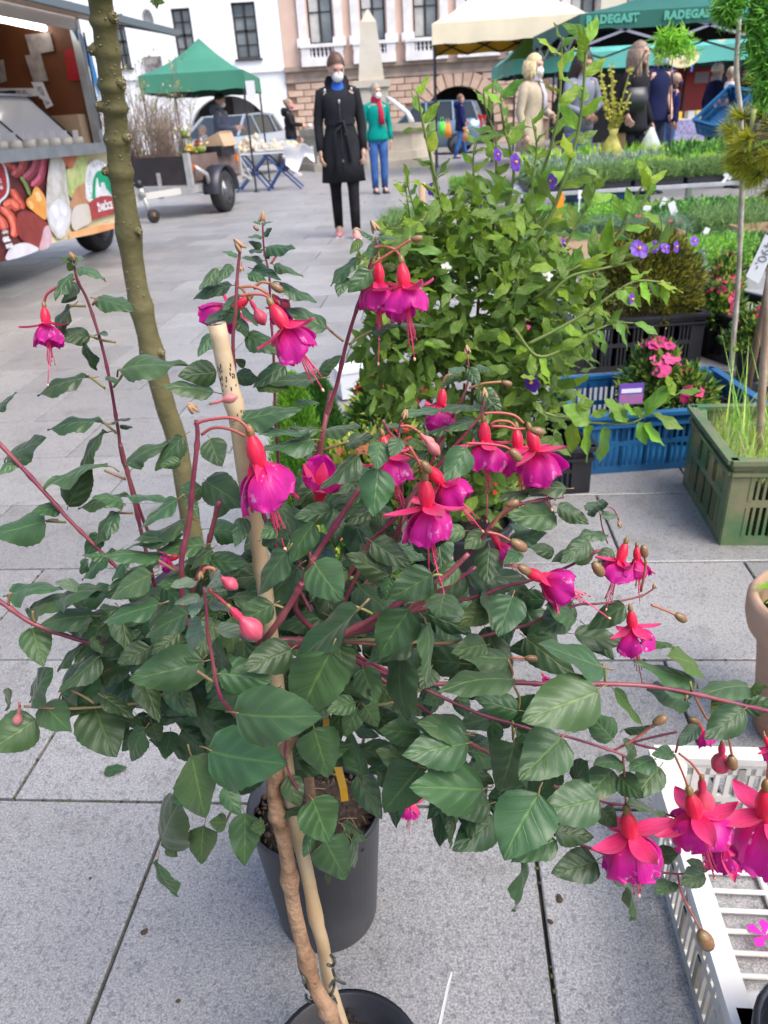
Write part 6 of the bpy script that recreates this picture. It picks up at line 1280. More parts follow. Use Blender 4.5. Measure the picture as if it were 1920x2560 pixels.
def leaf_mesh(name, seed, m, pet, serr=.022, fold=.28, droop=.12, twist=.2, n=17, mcols=4, prof=None, petl=.17, wav=.03, curl=0):
    """leaf along +Y, length 1, greatest width 1, upper side +Z; petiole behind the base"""
    r = random.Random(seed); b = MB(); cols = 2 * mcols + 1; vs = []; uvs = []
    prof = prof or (lambda v: 1.0 * (math.sin(pi * v ** .72)) ** .82 * (1 - .10 * v))
    pk = max(prof(i / 50) for i in range(1, 50)); f1, f2, f3 = r.uniform(.7, 1.3), r.uniform(0, 6), r.uniform(0, 6)
    for i in range(n + 1):
        v = i / n; w_ = prof(min(.999, max(.002, v))) / pk * .5
        if 0 < i < n: w_ *= 1 + (serr if i % 2 else -serr)
        dz = -droop * (v ** 1.9) * f1 + .05 * math.sin(v * 3 + f2); bend = .05 * math.sin(v * 2.6 + f3) * twist * 3
        for j in range(-mcols, mcols + 1):
            q = j / mcols; x = q * w_; z = dz + fold * abs(x) * (1 - .55 * v) - .20 * x * x * (2 + curl * 6) + wav * math.sin(v * 13 + (1 if j > 0 else 2.4) + f2) * abs(q) ** 2 + twist * x * (v - .4)
            vs.append((x + bend, v, z)); uvs.append((.5 + q / 2, v))
    fs = [(i * cols + j, i * cols + j + 1, (i + 1) * cols + j + 1, (i + 1) * cols + j) for i in range(n) for j in range(cols - 1)]
    b.add(vs, fs, m, True); nb = len(vs)
    P = [Vector((.05 * math.sin(f3) * twist * 3, .03, .05 * math.sin(f2))), Vector((0, -petl * .5, .05 * math.sin(f2) - .01)), Vector((0, -petl, -.05))]
    b.tube(P, [.016, .014, .017], pet, 6); me = b.mesh(name); ul = me.uv_layers.new(name='UVMap'); idx = np.zeros(len(me.loops), dtype=np.int32); me.loops.foreach_get('vertex_index', idx)
    full = np.array(uvs + [(.5, .5)] * (len(b.v) - nb)); ul.data.foreach_set('uv', full[idx].ravel().tolist()); return me
FL = leafmat('fuchsia leaf', (.036, .088, .030), (.11, .17, .06), (.13, .24, .055), 4.6, .40, .12, fuzz=.06)
FLY = leafmat('young fuchsia leaf', (.10, .16, .10), (.12, .18, .07), (.18, .27, .09), 6, .5, .15, fuzz=.1)
FLG = leafmat('bright fuchsia leaf', (.055, .125, .02), (.13, .20, .045), (.20, .28, .06), 6, .4, .25)
PETI = mat('petiole', (.20, .22, .06), .5, col2=(.28, .12, .09), scale=30)
ovate = lambda v: math.sin(pi * v ** .66) ** .80 * (1 - .12 * v)
heart = lambda v: math.sin(pi * v ** .55) ** .78
lance = lambda v: math.sin(pi * v ** .80) ** 1.0
FLM_ = {'n': [leaf_mesh('leaf', s, FL, PETI, prof=(ovate, heart, ovate, heart)[s % 4], fold=.18 + .05 * (s % 3), droop=.06 + .05 * (s % 4), twist=.3 * ((s % 3) - 1), curl=(s % 5) * .12) for s in range(10)],
        'y': [leaf_mesh('leaf', 20 + s, FLY, PETI, prof=ovate, fold=.35, droop=.16) for s in range(4)],
        'g': [leaf_mesh('leaf', 30 + s, FLG, PETI, prof=ovate, fold=.2, droop=.14) for s in range(3)],
        'c': [leaf_mesh('leaf', 40 + s, FL, PETI, prof=lance, fold=.45, droop=.32, twist=.5, wav=.06, curl=.6) for s in range(3)]}
STEM = mat('fuchsia stem', (.16, .022, .055), .45, col2=(.26, .07, .08), scale=22, bump=.2, bscale=60); STEMG = mat('older stem', (.22, .12, .07), .6, col2=(.20, .20, .07), scale=16)
PED = mat('flower stalk', (.42, .05, .07), .45, col2=(.34, .16, .07), scale=20)
UP = Vector((0, 0, 1)); rl = random.Random(21)
LCNT = {}
def put_leaf(root, base, tip, wpx, kind='n', flip=False, px=None, petl=True, tilt=None):
    """base, tip world points; wpx = visible width at the leaf in metres"""
    ax = tip - base; L0 = ax.length; nat = .64
    if wpx > nat * 1.12 * L0:                      # foreshortened: the tip dips towards the viewer
        Lt = min(wpx / nat, L0 * 2.2); k = math.sqrt(max(0, Lt * Lt - L0 * L0)); vd = (base - CP).normalized(); tip = tip - vd * k * .75 * (1 if not flip else -1); ax = tip - base
    L = ax.length; ax.normalize(); vdir = (CP - (base + tip) / 2).normalized()
    nrm = (vdir - ax * vdir.dot(ax)).normalized(); w = max(wpx, nat * L * .55); r_ = min(1, wpx / w)
    W = min(w, nat * L * 1.25) if wpx <= nat * 1.12 * L else wpx
    if wpx < nat * L * .85: W = nat * L * .9; r_ = max(.18, wpx / W)
    a = math.acos(min(1, r_)) if tilt is None else tilt
    side = ax.cross(nrm); n1 = nrm * math.cos(a) + side * math.sin(a); n2 = nrm * math.cos(a) - side * math.sin(a); nr = n1 if n1.z > n2.z else n2
    if flip: nr = -nr
    X = ax.cross(nr).normalized(); Z = X.cross(ax)
    me = rl.choice(FLM_[kind] if isinstance(kind, str) else kind); o = bpy.data.objects.new('leaf', me); COL.objects.link(o); o.parent = root
    M_ = Matrix((X * W, ax * L, Z * L * .9)).transposed().to_4x4(); M_.translation = base - root.location; o.matrix_local = M_; LCNT[root.name] = LCNT.get(root.name, 0) + 1
    return o
# petals -----------------------------------------------------
def petalmat(name, c1, c2, veinc, rough=.42, transl=.22, scar=None, vn=1.0):
    m = bpy.data.materials.new(name); m.use_nodes = True; N = m.node_tree.nodes; L = m.node_tree.links; b = N['Principled BSDF']; MT[name] = m
    uv = N.new('ShaderNodeUVMap'); sp = N.new('ShaderNodeSeparateXYZ'); L.new(uv.outputs[0], sp.inputs[0])
    r = N.new('ShaderNodeValToRGB'); r.color_ramp.elements[0].color = c1 + (1,); r.color_ramp.elements[1].color = c2 + (1,); r.color_ramp.elements[0].position = .05; r.color_ramp.elements[1].position = .62; L.new(sp.outputs[1], r.inputs['Fac'])
    mp = N.new('ShaderNodeMapping'); mp.inputs['Scale'].default_value = (11, 1.2, 1); L.new(uv.outputs[0], mp.inputs[0]); nz = N.new('ShaderNodeTexNoise'); nz.inputs['Scale'].default_value = 1.6; nz.inputs['Detail'].default_value = 3; L.new(mp.outputs[0], nz.inputs['Vector'])
    rv = N.new('ShaderNodeValToRGB'); rv.color_ramp.elements[0].position = .42; rv.color_ramp.elements[1].position = .60; rv.color_ramp.elements[0].color = (0, 0, 0, 1); rv.color_ramp.elements[1].color = (.55 * vn,) * 3 + (1,); L.new(nz.outputs['Fac'], rv.inputs['Fac'])
    mx = N.new('ShaderNodeMix'); mx.data_type = 'RGBA'; L.new(rv.outputs[0], mx.inputs['Factor']); L.new(r.outputs[0], mx.inputs['A']); mx.inputs['B'].default_value = veinc + (1,); out = mx.outputs['Result']
    if scar:
        tc = N.new('ShaderNodeTexCoord'); oi = N.new('ShaderNodeObjectInfo'); va = N.new('ShaderNodeVectorMath'); L.new(tc.outputs['Object'], va.inputs[0]); L.new(oi.outputs['Location'], va.inputs[1]); n3 = N.new('ShaderNodeTexNoise'); n3.inputs['Scale'].default_value = 4.5; n3.inputs['Detail'].default_value = 6; n3.inputs['Roughness'].default_value = .7; L.new(va.outputs[0], n3.inputs['Vector'])
        rs_ = N.new('ShaderNodeValToRGB'); rs_.color_ramp.elements[0].position = .60; rs_.color_ramp.elements[1].position = .66; rs_.color_ramp.elements[0].color = (0, 0, 0, 1); rs_.color_ramp.elements[1].color = (.8,) * 3 + (1,); L.new(n3.outputs['Fac'], rs_.inputs['Fac'])
        m2 = N.new('ShaderNodeMix'); m2.data_type = 'RGBA'; L.new(rs_.outputs[0], m2.inputs['Factor']); L.new(out, m2.inputs['A']); m2.inputs['B'].default_value = scar + (1,); out = m2.outputs['Result']
    L.new(out, b.inputs['Base Color']); b.inputs['Roughness'].default_value = rough; b.inputs['Sheen Weight'].default_value = .15
    bp = N.new('ShaderNodeBump'); bp.inputs['Strength'].default_value = .35; bp.inputs['Distance'].default_value = .001; L.new(nz.outputs['Fac'], bp.inputs['Height']); L.new(bp.outputs[0], b.inputs['Normal'])
    tr = N.new('ShaderNodeBsdfTranslucent'); L.new(out, tr.inputs['Color']); ms = N.new('ShaderNodeMixShader'); ms.inputs[0].default_value = transl
    L.new(b.outputs[0], ms.inputs[1]); L.new(tr.outputs[0], ms.inputs[2]); L.new(ms.outputs[0], N['Material Output'].inputs['Surface']); return m
PSEP = petalmat('sepal red', (.78, .010, .12), (.80, .06, .22), (.58, .012, .11), scar=(.60, .30, .14)); PCOR = petalmat('corolla magenta', (.80, .010, .15), (.68, .008, .33), (.50, .005, .26), scar=(.80, .5, .72), transl=.42, vn=.7); PTUB = petalmat('flower tube red', (.74, .008, .045), (.78, .016, .08), (.58, .008, .05), rough=.3)
PBUD = petalmat('bud pink', (.62, .02, .09), (.68, .10, .16), (.52, .05, .12), rough=.35); PBUD2 = petalmat('pale bud pink', (.62, .16, .20), (.66, .24, .24), (.55, .2, .18), rough=.4)
OVA = mat('ovary green', (.16, .14, .03), .35, col2=(.26, .11, .05), scale=20); POD = mat('seed pod', (.24, .085, .06), .35, col2=(.20, .17, .06), scale=8); STAM = mat('stamen pink', (.78, .06, .18), .4); ANT = mat('anther', (.30, .02, .07), .6); STG = mat('stigma', (.75, .42, .30), .5)
def uvgrid(b, rows, cols, m):
    """rows: list of lists of points; returns mesh with UV (u across, v along)"""
    vs = [p for r_ in rows for p in r_]; c = len(rows[0]); b.add(vs, [(i * c + j, i * c + j + 1, (i + 1) * c + j + 1, (i + 1) * c + j) for i in range(len(rows) - 1) for j in range(c - 1)], m, True)
def finish_uv(b, name, rows):
    me = b.mesh(name); c = len(rows[0]); R_ = len(rows); uv = [(j / (c - 1), i / (R_ - 1)) for i in range(R_) for j in range(c)]; ul = me.uv_layers.new(name='UVMap'); idx = np.zeros(len(me.loops), dtype=np.int32); me.loops.foreach_get('vertex_index', idx); ul.data.foreach_set('uv', np.array(uv)[idx].ravel().tolist()); return me
def revolve(name, prof, m, n=14, lob=0, twist=0):
    rows = []
    for r_, z in prof:
        rows.append([Vector((r_ * (1 + lob * abs(math.cos(2 * 2 * pi * k / n + 0))) * math.cos(2 * pi * k / n + z * twist), r_ * (1 + lob * abs(math.cos(4 * pi * k / n))) * math.sin(2 * pi * k / n + z * twist), z)) for k in range(n + 1)])
    b = MB(); uvgrid(b, rows, n + 1, m); return finish_uv(b, name, rows)
# flower hangs along -Z; unit = whole length from ovary top to corolla rim
TUBE = revolve('tube', [(.035, -.10), (.062, -.14), (.092, -.22), (.102, -.30), (.09, -.38), (.07, -.44), (.065, -.47)], PTUB)
OVM = MB().lathe([(.018, .02), (.035, -.01), (.048, -.05), (.045, -.09), (.034, -.115)], (0, 0, 0), OVA, 12).mesh('ovary')
def sepal_mesh(seed, ang, L=.44, recurve=.6, WK=.125):
    r = random.Random(seed); rows = []; n = 9; p = Vector((.055, 0, -.44)); a = ang
    for i in range(n + 1):
        v = i / n; w = WK * math.sin(pi * (.12 + .88 * v) ** .85) ** .8 if v < 1 else .003; w = max(w, .003)
        rows.append([p + Vector((abs(q) ** 1.5 * -.03 * (1 if recurve > 0 else -1) * math.sin(a), q * w, abs(q) ** 1.5 * .035)) for q in (-1, -.6, -.2, .2, .6, 1)])
        p = p + Vector((math.cos(a), 0, math.sin(a))) * L / n; a += recurve / n
    b = MB(); uvgrid(b, rows, 6, PSEP); return finish_uv(b, 'sepal', rows)
def petal_mesh(seed, open_, L=.56, W=.29):
    r = random.Random(seed); rows = []; n = 10; a = -pi / 2 + open_; p = Vector((.045, 0, -.46)); f = r.uniform(0, 6)
    for i in range(n + 1):
        v = i / n; w = W * (.16 + .84 * math.sin(pi * .5 * min(1, v * 1.15)) ** 1.1) * (1 if v < .8 else math.sqrt(max(.04, 1 - ((v - .8) / .205) ** 2)) if v < 1 else .25)
        row = []
        for q in (-1, -.72, -.45, -.2, 0, .2, .45, .72, 1):
            rad = p.x; th_ = q * w / max(.14, rad + .07); wv = .030 * math.sin(q * 4.5 + f + v * 5) * v + .035 * (abs(q) - .5) * v
            row.append(Vector(((rad + wv) * math.cos(th_), (rad + wv) * math.sin(th_) * 1.05, p.z + .035 * q * q * v + .016 * math.sin(q * 8 + f) * v)))
        rows.append(row); p = p + Vector((math.cos(a), 0, math.sin(a))) * L / n; a = -pi / 2 + open_ * (1 - 1.5 * v) + (1.6 + r.random()) * max(0, v - .72)
    b = MB(); uvgrid(b, rows, 9, PCOR); return finish_uv(b, 'petal', rows)
SEPM = {'open': [sepal_mesh(s, math.radians(a), L=.50, recurve=rc) for s, a, rc in ((1, -38, .9), (2, -22, .5), (3, -8, .25), (4, -30, 1.3))], 'half': [sepal_mesh(s, math.radians(a), L=.54, recurve=rc) for s, a, rc in ((5, -70, .3), (6, -62, .5), (7, -78, .2))], 'up': [sepal_mesh(s, math.radians(a), L=.45, recurve=.7) for s, a in ((8, 10), (9, 0))]}
PETM = [petal_mesh(s, o) for s, o in ((1, .98), (2, 1.08), (3, .90), (4, 1.18))]; PETW = [petal_mesh(s, o, .50, .29) for s, o in ((5, 1.35), (6, 1.5))]
def stamen_mesh(seed):
    r = random.Random(seed); b = MB()
    for k in range(8):
        a = 2 * pi * k / 8 + r.uniform(-.3, .3); l = r.uniform(.12, .3); e = Vector((.06 * math.cos(a) * r.uniform(.7, 1.6), .06 * math.sin(a) * r.uniform(.7, 1.6), -.93 - l)); b.tube([(.02 * math.cos(a), .02 * math.sin(a), -.5), (.035 * math.cos(a), .035 * math.sin(a), -.85), e], .0062, STAM, 5); b.ell(e + Vector((0, 0, -.015)), (.011, .011, .024), ANT, 6, 5)
    return b.mesh('stamens')
STM = [stamen_mesh(1), stamen_mesh(2)]
def pistil_mesh(l, bend): b = MB(); b.tube([(0, 0, -.5), (0, 0, -.9), (bend * .4, 0, -.93 - l * .5), (bend, 0, -.93 - l)], .0095, STAM, 6); b.ell((bend, 0, -.95 - l), (.02, .02, .03), STG, 8, 6); return b.mesh('pistil')
PIM = [pistil_mesh(.55, .05), pistil_mesh(.7, -.12), pistil_mesh(.42, .02)]
def fuchsia_flower(root, top, bot, kind='open', spin=0, seed=0, stam=True, sep=4, label=None, vis=1.0):
    r = random.Random(seed * 13 + 5); bot = top + (bot - top) * (1.06 if (top - bot).length < .06 else .96); ax = top - bot; L = ax.length; Z = ax.normalized(); X = Z.orthogonal().normalized(); vd = (CP - top).normalized(); X = (vd - Z * vd.dot(Z)).normalized(); Y = Z.cross(X); c, s = math.cos(spin), math.sin(spin); X, Y = X * c + Y * s, Y * c - X * s
    o = bpy.data.objects.new('flower', TUBE); COL.objects.link(o); o.parent = root; M_ = Matrix((X * L, Y * L, Z * L)).transposed().to_4x4(); M_.translation = top - root.location; o.matrix_local = M_
    link('ovary', OVM, o)
    def rot(me, nm, a, sc=1, tl=0): q = link(nm, me, o); q.rotation_euler = (0, 0, a); q.scale = (sc, sc, sc * r.uniform(.97, 1.03)); return q
    sm = SEPM['half' if kind == 'half' else 'up' if kind == 'up' else 'open']
    for k in range(sep): rot(r.choice(sm), 'sepal', k * pi / 2 + r.uniform(-.18, .18), r.uniform(.92, 1.05))
    pm2 = PETW if kind == 'wide' else PETM
    for k in range(5): rot(pm2[(k + seed) % len(pm2)], 'petal', k * 2 * pi / 5 + .5 + r.uniform(-.2, .2), r.uniform(.88, 1.04)).rotation_euler.x = r.uniform(-.07, .07)
    if stam: rot(STM[seed % 2], 'stamens', r.random() * 6); rot(PIM[seed % 3], 'pistil', r.random() * 6)
    return o
BUDM = {'red': revolve('bud', [(.04, -.1), (.07, -.2), (.075, -.3), (.06, -.38), (.075, -.44), (.16, -.56), (.205, -.68), (.19, -.80), (.12, -.91), (.04, -.985), (.002, -1.0)], PBUD, 16, .08, .6), 'pink': revolve('bud', [(.03, -.1), (.055, -.2), (.055, -.34), (.05, -.42), (.10, -.52), (.155, -.66), (.15, -.78), (.09, -.9), (.025, -.98), (.002, -1.0)], PBUD2, 16, .08, .5)}
def fuchsia_bud(root, top, bot, kind='red'):
    ax = top - bot; L = ax.length; Z = ax.normalized(); X = Z.orthogonal().normalized(); Y = Z.cross(X); o = bpy.data.objects.new('bud', BUDM[kind]); COL.objects.link(o); o.parent = root; M_ = Matrix((X * L, Y * L, Z * L)).transposed().to_4x4(); M_.translation = top - root.location; o.matrix_local = M_; link('ovary', OVM, o); return o
PODM = MB().lathe([(.002, 0), (.16, .06), (.25, .3), (.29, .55), (.25, .82), (.15, .97), (.1, .96), (.002, .93)], (0, 0, 0), POD, 14).mesh('seed_pod')
def seed_pod(root, a, b_):
    ax = b_ - a; L = ax.length; Z = ax.normalized(); X = Z.orthogonal().normalized(); Y = Z.cross(X); o = bpy.data.objects.new('seed_pod', PODM); COL.objects.link(o); o.parent = root; M_ = Matrix((X * L, Y * L, Z * L)).transposed().to_4x4(); M_.translation = a - root.location; o.matrix_local = M_
def tubepart(root, name, pts, rad, m, n=8, sm_=5, nodes=0):
    P = bez(pts, sm_) if len(pts) > 2 else [Vector(p) for p in pts]; K = len(P); b = MB()
    if hasattr(rad, '__len__'): rr_ = [rad[0] + (rad[1] - rad[0]) * i / (K - 1) for i in range(K)]
    else: rr_ = [rad] * K
    if nodes: rr_ = [v * (1.35 if i % nodes == 0 and 0 < i < K - 1 else 1) for i, v in enumerate(rr_)]
    b.tube([p - root.location for p in P], rr_, m, n); return b.build(name, root)
# ============================================================ the potted standard fuchsia in front
rim = G('S', 868, 2486, .17); PR = .088; pc_ = Vector((rim.x, rim.y - PR, 0)); print('pot1', pc_)
fu = thing('potted_fuchsia', 'tall fuchsia with pink and purple flowers in the nearest black pot', 'fuchsia', pc_)
pot_mesh(PR, .175, mat('pot black', (.016, .016, .020), .38, var=.3, scale=8), False, 48).build('pot', fu)
b = MB(); b.lathe([(.001, .152), (.03, .155), (.06, .153), (.0815, .149)], (0, 0, 0), SOIL, 40); so_ = b.build('soil', fu); r = random.Random(4); b = MB()
for i in range(60): a, q = r.uniform(0, 6.28), r.uniform(.01, .078); b.ell((q * math.cos(a), q * math.sin(a), .155), (r.uniform(.002, .005),) * 3, SOIL if r.random() < .8 else CRU, 6, 4)
b.build('soil_lump', so_, kind='stuff')
DRY = mat('dry leaf', (.36, .16, .07), .7, back=(.42, .22, .12))
for x, y, a in ((.045, .02, .5), (.068, -.01, 2.0), (.02, .055, 3.3)): o = link('dry_leaf', leaf_mesh('dry_leaf', 3, DRY, DRY, fold=.9, droop=.3, n=9, mcols=2), fu); o.location = (x, y, .158); o.scale = (.014, .03, .03); o.rotation_euler = (.3, .2, a)
o = thing('plant_label', 'white printed plant label standing in the nearest pot', 'label', pc_ + Vector((.060, -.01, .14))); la, lb_ = at('C2', 290, 1468, .50), at('C2', 238, 1720, .49); b = MB(); ax = (lb_ - la); w_ = Vector((-.012, -.028, 0)); b.poly([la - o.location, lb_ - o.location, lb_ + w_ - o.location, la + w_ * .55 - o.location], mat('label card', (.70, .69, .66), .5), (.0016, 0, 0)); b.build('card', o)
nn = ax.cross(w_).normalized(); nn = nn if nn.x < 0 else -nn
for k in range(3): q = link('lettering', text_mesh(('BALKONOVKA', 'FUCHSIE', 'FUCHSIA')[k], (.007, .010, .007)[k], mat('label print', (.08, .08, .08), .6)), o); q.matrix_local = frame(la + ax * .62 + w_ * (.25 + .22 * k) + nn * .0012 - o.location, ax, ax.cross(-nn), nn)
W_ = lambda c, x, y, Y: at(c, x, y, Y)
BARK = mat('fuchsia bark', (.20, .105, .055), .85, col2=(.32, .20, .12), scale=26, bump=.7, bscale=70); CAN = mat('bamboo', (.42, .29, .16), .55, col2=(.52, .40, .25), scale=12, bump=.12, bscale=80)
Pb = [pc_ + Vector((.012, .0, .14)), W_('C1', 1375, 1600, .425), W_('C1', 1300, 1450, .44), W_('C1', 1222, 1160, .455), W_('C1', 1185, 900, .465), W_('C1', 1140, 700, .475), W_('C1', 1150, 560, .48), W_('E2', 430, 900, .49), W_('E2', 560, 500, .50)]
tubepart(fu, 'trunk', Pb, (.0080, .0062), BARK, 14, 6, 7)
Pc = [pc_ + Vector((.012, .02, .13)), W_('C1', 1372, 1480, .462), W_('C1', 1340, 1300, .466), W_('C1', 1312, 1195, .468), W_('C1', 1270, 980, .474), W_('C1', 1220, 780, .48), W_('C1', 1195, 600, .484), W_('C1', 1170, 400, .487), W_('B3', 1150, 720, .494), W_('B3', 1115, 480, .497), W_('B3', 1060, 180, .50), W_('B1', 1030, 900, .502), W_('B1', 985, 700, .504), W_('B1', 937, 466, .506)]
b = MB(); CP_ = bez(Pc, 4); K = len(CP_); b.tube([p - pc_ for p in CP_], [.0068 - .0006 * i / K + (.0011 if i in (12, 13, 34, 46) else 0) for i in range(K)], CAN, 18); ca = b.build('bamboo_cane', fu)
b = MB(); q = CP_[-1] - pc_; b.lathe([(.0035, .0003), (.0062, .0006)], q, mat('cut end', (.62, .55, .42), .9, bump=1), 14); b.build('cut_end', fu)
b = MB(); BMK = mat('cane blemish', (.05, .035, .03), .8)
for i in range(46):
    t_ = r.gauss(.5, .22); k_ = 47 if r.random() < .55 else 44; p = CP_[min(K - 2, max(1, k_ + (1 if r.random() < .5 else 0)))].lerp(CP_[min(K - 1, k_ + 2)], r.random()); vd = (CP - p).normalized(); sd_ = vd.cross(UP).normalized(); a = r.uniform(-.9, 1.1); b.ell(p + (vd * math.cos(a) + sd_ * math.sin(a)) * .0063 - pc_, (.0006, .0005, r.uniform(.0006, .002)), BMK, 5, 3)
b.build('blemish', ca, kind='stuff')
WIR = mat('green-grey wire', (.055, .065, .055), .45); 
for q in ([(1240, 1385), (1262, 1440), (1300, 1470), (1308, 1455), (1280, 1480), (1258, 1450)], [(1268, 1505), (1280, 1530), (1340, 1535), (1380, 1490), (1385, 1445), (1368, 1470)], [(1395, 1540), (1380, 1510), (1340, 1500), (1290, 1515)], [(1372, 1340), (1388, 1360), (1380, 1385), (1360, 1380)], [(1380, 1400), (1395, 1440), (1430, 1458)]): tubepart(fu, 'tie_wire', [W_('C1', x, y, .435 if i % 2 else .452) for i, (x, y) in enumerate(q)], .0016, WIR, 6, 4)
# ---- second pot behind
q0 = W_('C1', 1090, 880, .66); rimL, rimR = G('C1', 1028, 740, .235), G('C1', 1575, 680, .235); c2_ = Vector(((rimL.x + rimR.x) / 2, (rimL.y + rimR.y) / 2 + .0, 0)); r2_ = (rimR - rimL).length / 2; print('pot2', c2_, r2_)
f2 = thing('potted_fuchsia', 'second fuchsia in a large dark pot with a yellow label strip behind the cane', 'fuchsia', c2_)
DP = mat('dark scuffed pot', (.013, .014, .020), .35, col2=(.03, .032, .038), scale=9, bump=.1, bscale=30); b = MB(); b.lathe([(r2_ * .80, 0), (r2_ * .81, .004), (r2_ * .99, .225), (r2_ * 1.02, .227), (r2_ * 1.02, .238), (r2_ * .985, .238), (r2_ * .97, .20), (.0011, .19)], (0, 0, 0), DP, 56); b.build('pot', f2)
b = MB(); b.lathe([(.001, .206), (r2_ * .5, .212), (r2_ * .972, .204)], (0, 0, 0), SOIL, 40); s2 = b.build('soil', f2); b = MB()
for i in range(260): a, q = r.uniform(0, 6.28), r2_ * .95 * math.sqrt(r.random()); b.ell((q * math.cos(a), q * math.sin(a), .209), (r.uniform(.0015, .006), r.uniform(.0015, .006), r.uniform(.0015, .005)), SOIL if r.random() < .8 else CRU, 6, 4)
for i in range(26): a, q = r.uniform(0, 6.28), r2_ * .85 * math.sqrt(r.random()); p = Vector((q * math.cos(a), q * math.sin(a), .214)); e = Vector((r.gauss(0, .014), r.gauss(0, .014), .003)); b.tube([p, p + e * .5 + Vector((0, 0, .003)), p + e], .0006, mat('root fibre', (.30, .19, .10), .8), 4)
b.build('soil_lump', s2, kind='stuff')
for x, y in ((.062, .03), (-.055, .06), (-.08, -.01), (.03, .07), (-.02, -.06)):
    for k in range(3): o = link('weed_leaf', FLM_['g'][k % 3], f2); o.location = (x, y, .213); o.scale = (.006, .009, .009); o.rotation_euler = (.5, 0, k * 2.1)
YLB = mat('yellow plastic strip', (.90, .46, .01), .35)
yl = thing('yellow_label', 'yellow plastic label strip stuck in the second pot', 'label', W_('E2', 660, 1440, .62)); b = MB(); pts = [W_('E2', 525, 990, .56), W_('E2', 575, 1090, .575), W_('E2', 605, 1230, .60), W_('E2', 635, 1340, .615), W_('E2', 670, 1480, .63), W_('E2', 680, 1560, .635)]
for a, c in zip(pts[:-1], pts[1:]): b.bar(a - yl.location, c - yl.location, .009, .0012, YLB, up=(CP - a).normalized())
b.build('strip', yl)
y2 = thing('yellow_label', 'yellow plastic loop label tied at the cane behind the near bud', 'label', W_('E3', 1150, 830, .56)); b = MB(); b.tube([W_('E3', x, y, .56) - y2.location for x, y in ((1090, 870), (1110, 780), (1190, 765), (1235, 820), (1200, 860), (1120, 880))], .0035, YLB, 8, ell=.4); b.tube([W_('E3', x, y, .56) - y2.location for x, y in ((1080, 660), (1130, 620), (1165, 585))], .003, YLB, 6, ell=.4); b.tube([W_('E3', x, y, .56) - y2.location for x, y in ((1480, 1075), (1640, 1065))], .0045, YLB, 6, ell=.4); b.build('loop', y2)
tubepart(f2, 'trunk', [c2_ + Vector((-.005, .0, .2)), W_('E2', 420, 1050, .66), W_('E2', 500, 800, .62)], (.007, .006), BARK, 10)
tubepart(f2, 'stake', [W_('E2', 1400, 650, .60), W_('E2', 1390, 500, .605), W_('E2', 1360, 250, .61), W_('E2', 1330, -60, .615)], .007, CAN, 12); tubepart(f2, 'stake', [W_('E2', 300, 1400, .6), W_('E2', 225, 120, .57)], .005, BARK, 8)
